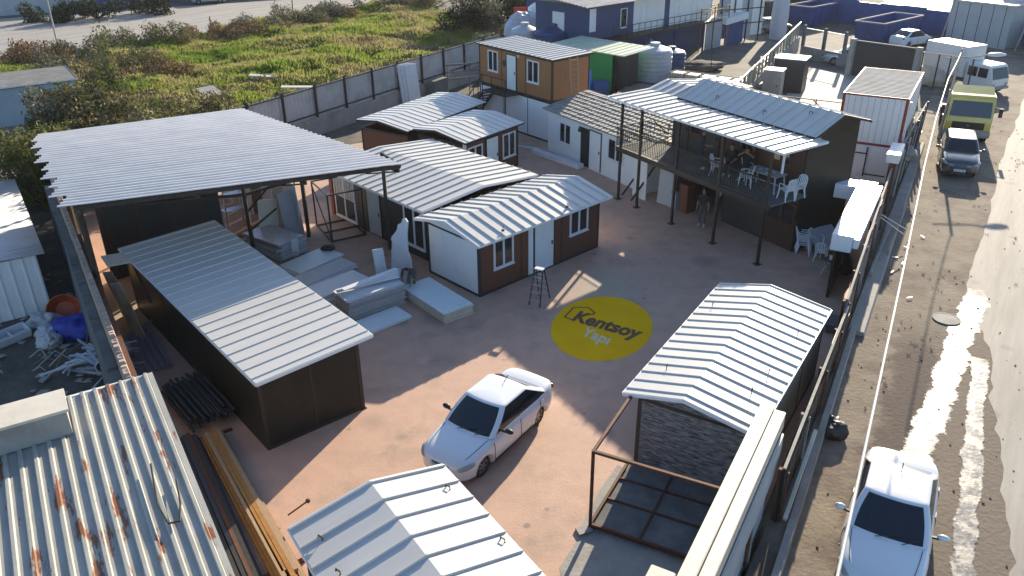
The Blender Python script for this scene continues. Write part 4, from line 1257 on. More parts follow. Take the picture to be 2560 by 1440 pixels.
b = MB(); b.tube([(-4.95, 13.9, .08), (-4.4, 13.75, .3), (-4.2, 13.3, .35), (-4.45, 12.9, .1)], .02, 6); tag(b.build('strap_loop', M_CREAM), 'pale strap loop standing up at the end of the tube pile', 'strap')
b = MB(); b.beam((-5.5, 15.05, .12), (-5.0, 15.1, .5), .03); b.ball((-4.98, 15.1, .52), .06); tag(b.build('tap_stub', M_RUST), 'small rusty pipe stub with a round end beside the tube pile', 'pipe stub')

# junk behind the wall
def lump(name, label, cat, c, r, m, seed, group=None, z=None, kind=None):
    b = MB(); b.ball((0, 0, 0), 1, 34, 22)
    pts = []
    for v in b.v:
        n_ = noise.noise((v[0] * 1.3 + seed, v[1] * 1.3, v[2] * 1.3))
        n2 = noise.noise((v[0] * 4 + seed, v[1] * 4, v[2] * 4))
        k = 1 + .30 * n_ + .22 * n2 + .10 * noise.noise((v[0] * 9 + seed, v[1] * 9, v[2] * 9))
        pts.append((v[0] * r[0] * k, v[1] * r[1] * k, max(-.55 * r[2], v[2] * r[2] * k)))
    b.v = pts
    o = b.build(name, m, smooth=True)
    o.location = (c[0], c[1], (r[2] * .55 if z is None else z))
    return tag(o, label, cat, group, kind)
lump('tarp_heap', 'crumpled blue tarp heap behind the rough wall', 'tarp', (-15.0, 24.2), (.75, .55, .45), M_TARPB, 3)
lump('tarp_heap', 'smaller violet blue tarp beside the larger blue heap', 'tarp', (-14.9, 25.3), (.55, .35, .3), M_SHEETP, 23)
def basin(name, label, c, r0, r1, h, m, tilt):
    b = MB(); b.lathe([(.01, 0), (r0, 0), (r1, h), (r1 + .03, h), (r1 + .03, h - .03), (r1 - .01, h - .02), (r0 - .02, .03), (.01, .03)], 20)
    o = b.build(name, m); o.location = c; o.rotation_euler = tilt
    return tag(o, label, 'basin')
basin('plastic_basin', 'orange plastic basin lying behind the blue tarp', (-15.9, 25.4, .3), .35, .55, .4, M_TARPO, (1.1, .2, .3))
b = MB()
b.box(-.55, -.26, 0, .55, .26, .04); b.box(-.55, -.26, .041, .55, -.20, .34); b.box(-.55, .20, .041, .55, .26, .34); b.box(-.55, -.199, .041, -.49, .199, .34); b.box(.49, -.199, .041, .55, .199, .34); b.box(-.05, -.199, .041, 0, .199, .25)
o = b.build('plastic_crate', M_PLW, bevel=.02); o.location = (-17.05, 23.85, .05); o.rotation_euler = (.3, 0, R(55)); tag(o, 'white plastic planter box on the dark ground by the ribbed shed', 'planter')
for k, (c, r, s_, lb) in enumerate((((-16.45, 24.9), (.55, .4, .3), 5, 'grey white sack at the foot of the ribbed shed'), ((-15.9, 24.2), (.5, .35, .25), 9, 'torn white sack beside the blue tarp'), ((-15.55, 23.5), (.42, .38, .3), 14, 'white sack with a dark gap below the blue tarp'))):
    lump('rubble_sack', lb, 'sack', c, r, M_SACK, s_)
t = thing('profile_pile', 'pile of aluminium window profiles and scraps beside the rough wall', 'scrap pile', (-13.15, 22.0), 0)
for k in range(26):
    a = R(rnd.gauss(-28, 22) + (90 if k % 6 == 0 else 0)); l = rnd.uniform(.7, 2.2)
    cx, cy, cz = rnd.uniform(-.9, .7), rnd.uniform(-.7, .7), .06 + .02 * k
    b = MB(); dx, dy = math.cos(a) * l / 2, math.sin(a) * l / 2; tz = rnd.uniform(-.15, .15)
    b.beam((cx - dx, cy - dy, max(.04, cz - tz)), (cx + dx, cy + dy, max(.04, cz + tz)), rnd.uniform(.04, .1), .05)
    b.build('profile', M_ALU if k % 3 else M_PLW, t)
for k in range(16):
    a = rnd.uniform(0, PI); cx, cy = rnd.uniform(-15.6, -13.2), rnd.uniform(21.0, 24.2); l = rnd.uniform(.4, 1.3)
    b = MB(); b.tube([(cx, cy, .05), (cx + l * .5 * math.cos(a), cy + l * .5 * math.sin(a), rnd.uniform(.1, .5)), (cx + l * math.cos(a + .5), cy + l * math.sin(a + .5), .05)], rnd.uniform(.015, .035), 6)
    tag(b.build('scrap_stick', M_STRAW if k % 2 else M_CONC), 'bent scrap stick lying in the junk by the rough wall', 'scrap', 'scrap sticks on the junk ground')
basin('plastic_bucket', 'pale bucket lying on the profile pile by the wall', (-12.85, 21.5, .45), .14, .18, .35, M_PLW, (1.3, .3, .5))
# coarse litter on the junk ground
b = MB()
for k in range(420):
    x, y = rnd.uniform(-22, -11.5), rnd.uniform(16.5, 29)
    if (y - 16.95) < (x + 9.45) * -1.6 - 1.4:
        s_ = rnd.uniform(.03, .10); z = rnd.uniform(0, .04)
        b.hexa([(x + rnd.uniform(-s_, s_) + dx * s_, y + rnd.uniform(-s_, s_) + dy * s_, z + dz_ * s_ * .7) for dz_ in (0, 1) for (dx, dy) in ((-1, -1), (1, -1), (1, 1), (-1, 1))])
tag(b.build('rubble', M_CONC), 'small rubble and litter strewn over the dark junk ground', 'rubble', kind='stuff')

# ------------------------------------------------------------------ back fence on its concrete wall
def line(p, q):
    return Vector((p[0], p[1], 0)), math.degrees(math.atan2(q[1] - p[1], q[0] - p[0])), math.hypot(q[0] - p[0], q[1] - p[1])
o_, a_, l_ = line((-13.9, 45.0), (-2.35, 63.6))
t = thing('sheet_fence', 'grey corrugated sheet fence with dark posts along the grass field', 'fence', o_, a_)
b = MB(); b.box(-8, -.12, 0, l_ + 3, .12, 1.06); b.build('base_wall', M_CONC, t)
b = MB()
x = -8; k = 0
while x < l_ + 3:
    z0_, z1_ = 1.065, 2.92
    yv = [.07, .10][k % 2]
    b.poly([(x, [.07, .11][k % 2], z0_), (x + .09, [.11, .07][k % 2], z0_), (x + .09, [.11, .07][k % 2], z1_), (x, [.07, .11][k % 2], z1_)])
    x += .09; k += 1
    b.poly([(x, [.07, .11][k % 2 ^ 0], z0_), (x + .06, [.07, .11][k % 2], z0_), (x + .06, [.07, .11][k % 2], z1_), (x, [.07, .11][k % 2], z1_)])
    x += .06
b.build('sheeting', M_FENCE, t)
x = -6.3
while x < l_ + 3:
    b = MB(); b.box(x - .05, -.08, 1.061, x + .05, .04, 3.08); b.build('post', M_STEEL, t)
    x += 2.62
b = MB(); b.box(-8, -.02, 1.25, l_ + 3, .05, 1.31); b.box(-8, -.02, 2.82, l_ + 3, .05, 2.88); b.build('rail', M_STEEL, t)
# things in front of the fence
for k, (f, h) in enumerate(((.565, 2.1), (.575, 2.05), (.585, 2.0))):
    p = o_ + Vector((math.cos(R(a_)), math.sin(R(a_)), 0)) * l_ * f
    slab('foam_sheet', 'white foam sheet leaning on the corrugated fence', 'foam sheet', (p.x + .45 + .1 * k, p.y - .35 - .07 * k), a_ - 12, 1.0, .12, h + .75, M_FOAM, .0, (-8, 0), 'white sheets leaning on the fence')
p = o_ + Vector((math.cos(R(a_)), math.sin(R(a_)), 0)) * l_ * .71
slab('crate', 'brown wooden crate against the concrete base of the back fence', 'crate', (p.x + .6, p.y - .5), a_, 1.6, .6, 1.3, M_CONCD, 0)
b = MB()
for k in range(3):
    b.beam((p.x + 1.2, p.y - .3, 1.2 + .5 * k), (p.x + 4.5, p.y + 1.6, 1.1 + .45 * k), .05, .12)
for xx in (0, 1.5, 3):
    b.beam((p.x + 1.3 + xx, p.y - .25 + .57 * xx, 0), (p.x + 1.3 + xx, p.y - .25 + .57 * xx, 2.2), .08)
tag(b.build('timber_rails', M_CONCD), 'weathered timber rails at the fence left of the orange cabin', 'rails')

# ------------------------------------------------------------------ street fence
t = thing('street_fence', 'long sheet metal street fence seen from above along the roadside', 'fence', FO, FA)
def fsec(t0, t1, d0, d1, z1, m):
    D = lambda x: -(d0 + (d1 - d0) * (x - t0) / (t1 - t0))
    def lb(b, xa, xb, ya, yb, za, zb):
        b.hexa([(xa, D(xa) + ya, za), (xb, D(xb) + ya, za), (xb, D(xb) + yb, za), (xa, D(xa) + yb, za), (xa, D(xa) + ya, zb), (xb, D(xb) + ya, zb), (xb, D(xb) + yb, zb), (xa, D(xa) + yb, zb)])
    b = MB()
    x = t0
    while x < t1 - .01:
        l = min(.9, t1 - x)
        j = rnd.uniform(-.025, .025)
        lb(b, x, x + l - .012, -.03 + j, .03 + j, .02, z1 + rnd.uniform(-.03, .03)); x += l
    b.build('sheeting', m, t)
    x = t0 + .1
    while x <= t1:
        b = MB(); lb(b, x - .05, x + .05, .056, .13, 0, z1 - .05); lb(b, x - .03, x + .03, -.11, -.056, 0, z1 - .1); b.build('post', M_RUST if int(x * 3) % 3 else M_CONC, t)
        x += 2.4
    b = MB()
    for zz in (.5, z1 - .25):
        lb(b, t0, t1, -.085, -.0555, zz, zz + .06)
    b.build('rail', M_STEEL, t)
    b = MB(); lb(b, t0, t1, -.035, .035, z1 + .035, z1 + .06); b.build('top_cap', M_CONC, t)
fsec(-12, 1.6, .02, .05, 2.55, M_PANELG)
fsec(1.6, 10.4, .38, .36, 1.95, M_DARK)
fsec(10.4, 26, .30, -.08, 2.15, M_FSHEET)
fsec(26, 38, -.08, .3, 2.15, M_FSHEET)
for k, (tt, zz) in enumerate(((20.4, 1.5), (21.4, 1.2))):
    b = MB(); b.beam((tt, .1, zz), (tt + .25, -1.15, zz * .45), .03); b.build('stay_rod', M_ALU, t)
# signboards on the fence, seen from above and behind
def signbox(name, label, t0, t1, d0, d1, z0, z1, m, parts):
    s_ = thing(name, label, 'signboard', F(t0, 0, z0), FA)
    for (nm, a, e, f, g, h, i, mm) in parts:
        b = MB(); b.box(a, -g, h, e, -f, i); b.build(nm, mm, s_, bevel=.015)
    return s_
signbox('signboard', 'long cream signboard box on the street fence above the steel frame', -4.2, 2.4, 0, 0, 0, 0, M_CREAM,
        [('inner_board', 0, 6.75, -.47, -.17, 2.6, 3.0, M_CREAM), ('outer_board', 0, 6.62, -.16, .10, 2.5, 2.93, M_CREAM), ('bracket', 0, 6.4, .11, .17, 1.6, 2.5, M_PANELG)])
signbox('signboard', 'small cream board end at the lower picture edge beside the long signboard', -4.4, -3.4, 0, 0, 0, 0, M_CREAM, [('board', .25, .95, -.95, -.5, 2.6, 3.0, M_CREAM), ('bracket', .3, .8, -.85, -.6, 0, 2.6, M_STEEL)])
signbox('signboard', 'long bright white signboard box on the fence beside the two storey building', 14.5, 20.9, 0, 0, 0, 0, M_FRAMEW,
        [('box', 0, 6.4, -.92, -.22, 2.0, 2.62, M_FRAMEW), ('end_box', 5.5, 6.4, -1.75, -.93, 2.02, 2.60, M_FRAMEW), ('front_board', .1, 6.4, -.21, -.02, 2.15, 2.5, M_FRAMEW), ('bracket', .3, 6.0, -.8, -.7, .0, 1.99, M_STEEL)])
signbox('signboard', 'short white signboard cap on a brown post below the white container', 24.4, 26, 0, 0, 0, 0, M_FRAMEW,
        [('box', 0, 2.0, -.35, .2, 2.45, 2.85, M_FRAMEW), ('post', .1, .5, -.2, .1, 0, 2.44, M_RUST)])
# low plinth with soil at the foot of the fence
t = thing('plinth_wall', 'low rendered plinth wall with rubble fill at the street side of the fence', 'wall', FO, FA)
b = MB(); b.hexa([F_ for F_ in [(-6, -.98, 0), (12.2, -.62, 0), (12.2, -.46, 0), (-6, -.80, 0), (-6, -.98, .5), (12.2, -.62, .5), (12.2, -.46, .5), (-6, -.80, .5)]]); b.build('wall', M_CONC, t)
b = MB(); b.hexa([(-6, -.795, 0), (12.2, -.455, 0), (12.2, -.43, 0), (-6, -.1, 0), (-6, -.795, .42), (12.2, -.455, .42), (12.2, -.43, .42), (-6, -.1, .42)]); b.build('rubble_fill', M_VERGE, t)
b = MB(); b.hexa([(12.4, -.9, 0), (37, -.7, 0), (37, -.2, 0), (12.4, -.3, 0), (12.4, -.85, .16), (37, -.65, .16), (37, -.25, .16), (12.4, -.35, .16)]); b.build('kerb', M_CONC, t)
# planks leaning on the street face of the fence, debris
for k, (tt, d, ln) in enumerate(((1.6, .58, 2.2), (17.0, .42, 5.2), (19.5, .75, 6))):
    x0_, y0_, _ = F(tt, d); x1_, y1_, _ = F(tt + ln, d + .1)
    b = MB(); b.beam((x0_, y0_, .6 if k == 0 else .3), (x1_, y1_, 1.7 if k == 0 else .35), .08, .14)
    tag(b.build('long_plank', M_CREAM if k == 0 else M_CONC), ['pale plank leaning at the street face of the fence below the long cream signboard', 'long grey beam on the verge beside the white signboard box', 'outer grey beam lying on the shaded verge'][k], 'plank')
lump('rubbish_bag', 'black rubbish heap on the shaded verge behind the white street car', 'rubbish', (8.75, 18.2), (.45, .4, .3), M_BLACK, 31)
for k in range(6):
    tt, d = rnd.uniform(12, 24), rnd.uniform(.9, 2.2)
    x_, y_, _ = F(tt, d); a = rnd.uniform(0, PI)
    b = MB(); b.beam((x_, y_, .05), (x_ + .22 * math.cos(a), y_ + .22 * math.sin(a), .06), .05, .02)
    tag(b.build('plastic_strip', M_PLW), 'short pale strip of litter on the shaded verge by the fence', 'litter', 'litter strips on the verge')

# overhead cable along the road
pts = []
for (x_, y_, z_) in ((3.4, 6.2, 5.0), (4.57, 8.35, 5.0), (6.15, 11.32, 5.0), (8.1, 15.0, 5.0), (10.27, 19.09, 5.0), (13.98, 26.15, 5.0), (17.4, 32.5, 5.0), (21.16, 39.24, 5.0), (23.97, 43.92, 5.02), (25.2, 46.0, 5.05)):
    pts.append((x_, y_, z_ + .05 * math.sin(x_)))
b = MB(); b.tube(pts, .026, 6); tag(b.build('overhead_cable', M_CABLE), 'white overhead cable running above the verge beside the road', 'cable')
t = thing('lamp_pole', 'leaning pale street lamp pole with arm by the far end of the fence', 'street lamp', (25.2, 46.6, 0), 0)
b = MB(); b.tube([(0, -.3, 0), (0, -.6, 5.2)], .09, 10, .06); b.build('pole', M_CONC, t)
b = MB(); b.tube([(-.8, -.58, 4.7), (.9, -.6, 4.75), (1.5, -.6, 4.85)], .035, 6); b.build('arm', M_CONC, t)
b = MB(); b.ball((2.0, -.6, 4.85), (.55, .2, .12), 14, 8); b.build('lamp_head', M_PLW, t, smooth=True)

# ------------------------------------------------------------------ sandwich panel stacks and yard gear
def stack(name, label, c, deg, l, w_, n, th, m, me_=None, jit=.03, z=0, seed=0, cat='panel stack'):
    r_ = random.Random(seed)
    t = thing(name, label, cat, (c[0], c[1], z), deg)
    for k in range(n):
        b = MB(); dx, dy, da = r_.uniform(-jit, jit), r_.uniform(-jit, jit), r_.uniform(-jit, jit) * .3
        pts = []
        for zz in (k * th + .003, (k + 1) * th):
            for (x_, y_) in ((-l / 2, -w_ / 2), (l / 2, -w_ / 2), (l / 2, w_ / 2), (-l / 2, w_ / 2)):
                pts.append((x_ * math.cos(da) - y_ * math.sin(da) + dx, x_ * math.sin(da) + y_ * math.cos(da) + dy, zz))
        b.hexa(pts)
        b.build('panel', (me_ if me_ and k < n - 1 else m), t)
    return t
stack('panel_stack', 'two pale panels flat on the ground by the white roof corner, nearest of the panels', (-4.9, 24.55), 41, 2.75, 1.0, 2, .06, M_DOOR, seed=1)
stack('panel_stack', 'low stack of pale blue panels at the white end wall of the brown cabin', (-2.75, 26.1), -51, 2.75, 1.25, 7, .06, M_DOOR, M_CREAM, seed=2)
stack('panel_stack', 'tall stack of plastic wrapped panels in the middle of the panel area', (-5.1, 25.9), 38, 2.3, 1.05, 14, .06, M_FOAM, M_WRAP, .05, seed=3)
stack('panel_stack', 'thin stack of white panels between the wrapped stack and the dark cabin', (-6.7, 27.35), 47, 2.5, 1.1, 5, .06, M_PANEL, None, .1, seed=4)
stack('panel_stack', 'single wide pale panels lying farthest back below the shed post', (-8.15, 29.75), 50, 2.3, 1.3, 2, .06, M_DOOR, None, .15, seed=5)
stack('panel_stack', 'second pale panel overlapping in front of the farthest panels', (-7.38, 28.62), 49, 2.6, .95, 3, .06, M_FOAM, None, .08, seed=6)
for k in range(4):
    a = R(28 + 5 * k)
    c = Vector((-5.2 + .03 * k, 26.0 + .05 * k, .90 + .035 * k))
    b = MB(); b.beam(c - Vector((math.cos(a), math.sin(a), -.02)) * 1.15, c + Vector((math.cos(a), math.sin(a), .05)) * 1.2, .24, .03)
    tag(b.build('trim_strip', M_FRAMEW), 'long white trim strip lying loosely on the wrapped panel stack', 'trim strip', 'trim strips on the wrapped stack')
slab('trim_plate', 'thin blue edged plate on top of the low stack at the white end wall', 'plate', (-2.05, 25.25), 35, .95, .16, .03, M_FRAMEW, .425)
lump('dark_sack', 'dark bag lying on the farthest pale panels', 'bag', (-7.65, 30.9), (.3, .2, .14), M_CHAR, 41, z=.2)
# torn white sheet standing against the double cabin
b = MB()
prof2 = [(-.50, 0), (-.52, .6), (-.50, 1.2), (-.46, 1.62), (-.53, 1.66), (-.50, 1.8), (-.36, 2.0), (-.30, 2.12), (-.30, 2.3), (-.14, 2.42), (-.12, 2.56), (.0, 2.62), (.12, 2.5), (.16, 2.0), (.25, 1.4), (.38, 1.1), (.42, .6), (.52, 0)]
n = len(prof2)
b.add([(x, -.05 + .05 * math.sin(z * 3), z) for x, z in prof2] + [(x, .03 + .05 * math.sin(z * 3), z) for x, z in prof2], [list(range(n)), [n + i for i in range(n)][::-1]] + [[i, (i + 1) % n, n + (i + 1) % n, n + i] for i in range(n)])
o = b.build('torn_sheet', M_FOAM); o.location = (-4.25, 27.9, 0); o.rotation_euler = (R(-7), R(3), R(-30))
tag(o, 'torn white foam sheet standing upright between the panel stacks and the brown cabin', 'foam sheet')
b = MB(); b.beam((-4.85, 27.45, .02), (-5.05, 27.8, 1.5), .42, .05); tag(b.build('foam_offcut', M_FOAM), 'narrow white foam offcut leaning beside the torn white sheet', 'foam sheet')
# rubbish and gear under the shed
t = stack('profile_stack', 'stack of grey steel profiles below the shed post', (-9.85, 31.15), -38, 2.3, 1.3, 8, .09, M_ALU, M_PANELG, .12, seed=8, cat='profile stack')
p_ = (-9.45, 32.7)
slab('door_leaf', 'grey blue door leaf leaning upright beside the shed post', 'door', p_, 50, .92, .05, 2.0, M_PANELG, 0, (-8, 0))
slab('tan_plate', 'tan plate with a cut corner leaning behind the shed post', 'plate', (-10.4, 32.2), 45, .9, .04, 1.4, M_CREAM, .4, (-12, 10))
slab('blue_board', 'narrow blue grey board leaning on the steel profile stack', 'board', (-8.95, 30.55), 20, .28, .05, 1.1, M_DOOR, .0, (30, 0))
t = thing('cube_frame', 'open dark steel cube frame before the red post of the double cabin', 'frame', (-8.75, 33.75), -60)
b = MB()
for (x, y) in ((0, 0), (2.1, 0), (2.1, 1.5), (0, 1.5)):
    b.beam((x, y, 0), (x, y, 2.15), .06)
for z in (.04, 2.12):
    for (p, q) in (((0, 0), (2.1, 0)), ((2.1, 0), (2.1, 1.5)), ((2.1, 1.5), (0, 1.5)), ((0, 1.5), (0, 0))):
        b.beam((p[0], p[1], z), (q[0], q[1], z), .055)
b.build('frame', M_STEEL, t)
b = MB(); b.beam((.05, 0, 1.9), (2.05, 0, .1), .04); b.beam((1.0, 0, .04), (1.0, 1.5, .04), .05); b.build('brace', M_STEEL, t)
t = thing('shelf_rack', 'grey metal rack with shelves under the shed roof', 'rack', (-12.6, 33.4), 45)
for (x, y) in ((0, 0), (1.0, 0), (0, .5), (1.0, .5)):
    b = MB(); b.beam((x, y, 0), (x, y, 2.9), .05); b.build('leg', M_ALU, t)
for z in (.8, 1.5, 2.2, 2.8):
    b = MB(); b.box(0, 0, z, 1.0, .5, z + .03); b.build('shelf', M_ALU, t)
for k, (x, y, z, s_) in enumerate(((-13.0, 32.4, 1.1, 3), (-12.5, 32.0, .5, 7))):
    lump('silver_bag', ['shiny grey bag hanging high beside the metal rack', 'shiny grey bag on the floor beside the metal rack'][k], 'bag', (x, y), (.35, .3, .45), M_ALU, s_, z=z)
for k in range(9):
    a = rnd.uniform(0, PI); cx, cy = rnd.uniform(-12.3, -10.9), rnd.uniform(31.6, 34.0)
    b = MB(); b.beam((cx, cy, .03), (cx + math.cos(a) * .8, cy + math.sin(a) * .8, .06), .1, .03)
    tag(b.build('wood_offcut', M_WOOD), 'short wood offcut on the sunlit floor under the shed roof', 'offcut', 'wood offcuts under the shed')
# stepladder
t = thing('stepladder', 'open aluminium stepladder standing at the door of the brown cabin', 'stepladder', (1.0, 26.25), -28)
for s_ in (-1, 1):
    for xx in (-.22, .22):
        b = MB(); b.beam((xx, s_ * .42, .01), (xx * .7, s_ * .05, 1.32), .025, .045, up=(1, 0, 0)); b.build('leg', M_CHAR, t)
    b = MB()
    for i in range(4):
        f = (i + .8) / 4.8
        w2 = .22 * (1 - .3 * f)
        b.box(-w2, s_ * (.42 - .37 * f) - .04, 1.31 * f - .012, w2, s_ * (.42 - .37 * f) + .04, 1.31 * f + .012)
    b.build('treads', M_ALU, t)
b = MB(); b.box(-.17, -.1, 1.325, .17, .1, 1.36); b.build('top_plate', M_FRAMEW, t)

# ------------------------------------------------------------------ plastic chairs
def make_chair(label, loc, deg, m=M_PLW, group=None):
    t = thing('plastic_chair', label, 'chair', loc, deg, group)
    b = MB(); b.hexa([(-.21, -.21, .42), (.21, -.21, .42), (.19, .21, .40), (-.19, .21, .40), (-.23, -.23, .45), (.23, -.23, .45), (.20, .22, .43), (-.20, .22, .43)])
    b.build('seat', m, t)
    b = MB()
    b.tube([(-.20, .22, .42), (-.21, .27, .65), (-.19, .31, .80), (-.11, .33, .87), (0, .335, .885), (.11, .33, .87), (.19, .31, .80), (.21, .27, .65), (.20, .22, .42)], .022, 6)
    for xx in (-.12, -.04, .04, .12):
        b.hexa([(xx - .026, .225, .44), (xx + .026, .225, .44), (xx + .026, .245, .44), (xx - .026, .245, .44), (xx - .026, .315, .85), (xx + .026, .315, .85), (xx + .026, .335, .85), (xx - .026, .335, .85)])
    b.build('backrest', m, t)
    for s_ in (-1, 1):
        for (y0, y1) in ((-.20, -.26), (.19, .27)):
            b = MB(); b.hexa([(s_ * .22 - .016, y1 - .016, 0), (s_ * .22 + .016, y1 - .016, 0), (s_ * .22 + .016, y1 + .016, 0), (s_ * .22 - .016, y1 + .016, 0),
                              (s_ * .195 - .025, y0 - .025, .43), (s_ * .195 + .025, y0 - .025, .43), (s_ * .195 + .025, y0 + .025, .43), (s_ * .195 - .025, y0 + .025, .43)])
            b.build('leg', m, t)
        b = MB(); b.tube([(s_ * .21, -.2, .44), (s_ * .235, -.2, .63), (s_ * .235, -.1, .66), (s_ * .22, .27, .66)], .02, 6); b.build('armrest', m, t)
    return t
bz = 2.55
ch = make_chair('white plastic chair standing alone by the balcony post left of the seated people', (8.75, 32.75, bz), 60, M_PLW, 'chairs on the balcony')
for (x, y, a, lb) in ((9.55, 31.35, 250, 'white plastic chair at the near side of the balcony table'), (10.75, 32.3, 20, 'white plastic chair with its back to the wall behind the balcony table'),
                      (11.35, 31.55, -40, 'white plastic chair under the downpipe beside the balcony table'), (10.75, 29.75, 200, 'white plastic chair at the right end of the balcony by the railing'),
                      (11.2, 29.95, -60, 'rightmost white plastic chair on the balcony'), (10.05, 32.6, 60, 'white plastic chair beside the seated person in dark green')):
    dup(ch, (x, y, bz), a, lb, 'chairs on the balcony')
ch2 = make_chair('white stacked plastic chairs by the ground floor window, lowest of the stack', (12.0, 30.25, 0), 62, M_PLW, 'chairs stacked on the ground')
for k in range(1, 4):
    dup(ch2, (12.0 - .02 * k, 30.25 + .03 * k, .085 * k), 62 + k, ['', 'second white chair up in the ground floor stack', 'third white chair up in the ground floor stack', 'topmost white chair in the ground floor stack'][k], 'chairs stacked on the ground')
dup(ch2, (12.45, 29.55, 0), 150, 'white plastic chair turned sideways in front of the folded tables', 'chairs stacked on the ground')
dup(ch2, (12.55, 30.55, .0), 40, 'white plastic chair with a round back between chair stack and folded tables', 'chairs stacked on the ground')
def table(label, loc, deg, l, w_, m, h=.73):
    t = thing('plastic_table', label, 'table', loc, deg)
    b = MB(); b.box(-l / 2, -w_ / 2, h - .03, l / 2, w_ / 2, h); b.build('tabletop', m, t, bevel=.01)
    for sx in (-1, 1):
        for sy in (-1, 1):
            b = MB(); b.beam((sx * (l / 2 - .12), sy * (w_ / 2 - .1), h - .03), (sx * (l / 2 - .04), sy * (w_ / 2 - .05), 0), .05); b.build('leg', m, t)
    b = MB(); b.beam((-l / 2 + .1, 0, .3), (l / 2 - .1, 0, .3), .035); b.build('stretcher', m, t)
    return t
table('long pale blue table with papers on the balcony among white chairs', (10.3, 31.05, bz), -55, 1.5, .75, M_PLG)
for k in range(5):
    slab('paper_sheet', 'small white paper lying on the balcony table', 'paper', (10.3 + rnd.uniform(-.35, .35), 31.05 + rnd.uniform(-.45, .45)), rnd.uniform(0, 90), .2, .14, .004, M_FRAMEW, bz + .732, group='papers on the balcony table')
# folded tables leaning in a row
for k in range(4):
    t = thing('folded_table', 'folded blue grey plastic table leaning in the row beside the chair stack', 'table', (13.0 + .09 * k, 30.0 + .13 * k, .25), 150, 'folded tables by the chair stack')
    t.rotation_euler = (R(-58), 0, R(24))
    b = MB(); b.box(-.6, -.0, 0, .6, .045, 1.05); b.build('tabletop', M_PLG, t, bevel=.012)
    for (x, z) in ((-.5, .1), (.5, .1), (-.5, .95), (.5, .95)):
        b = MB(); b.beam((x, .046, z), (x * .5, .05, z), .04); b.build('leg', M_PLW, t)
for (x, y) in ((12.5, 29.75), (13.3, 30.3)):
    b = MB(); b.beam((x, y, 0), (x + .1, y + .15, .85), .04); tag(b.build('prop_bar', M_PLW), 'thin pale bar propping the folded tables', 'bar', 'bars propping folded tables')
# small folding table with cup by the fence and a dark grill
t = thing('folding_stand', 'small crossed leg stand with dark top beside the street fence', 'stand', (12.35, 28.15), 30)
b = MB(); b.box(-.3, -.3, .68, .3, .3, .71); b.build('tray', M_CHAR, t)
b = MB()
for s_ in (-1, 1):
    b.beam((-.28, s_ * .25, 0), (.28, s_ * .25, .68), .03); b.beam((.28, s_ * .22, 0), (-.28, s_ * .22, .68), .03)
b.build('legs', M_ALU, t)
b = MB(); b.lathe([(.02, 0), (.05, 0), (.065, .16), (.02, .16)], 12, (12.25, 28.1, .712)); tag(b.build('paper_cup', M_FRAMEW), 'white cup on the small crossed leg stand', 'cup')
lump('dark_bundle', 'dark bundle with brown board against the fence behind the crossed leg stand', 'bundle', (12.95, 28.7), (.4, .5, .5), M_CHAR, 17)
slab('brown_board', 'short brown board lying against the dark bundle by the fence', 'board', (12.7, 28.65), -20, .7, .1, .05, M_RUST, .62, (0, 12))
for k in range(3):
    slab('grey_block', ['left grey block behind the stone look cabin', 'middle grey block behind the stone look cabin', 'right grey block behind the stone look cabin'][k], 'block', (9.5 + .75 * k, 24.6 - .25 * k), 65, .9, .45, .3, M_CONCD, 0, bevel=.02)

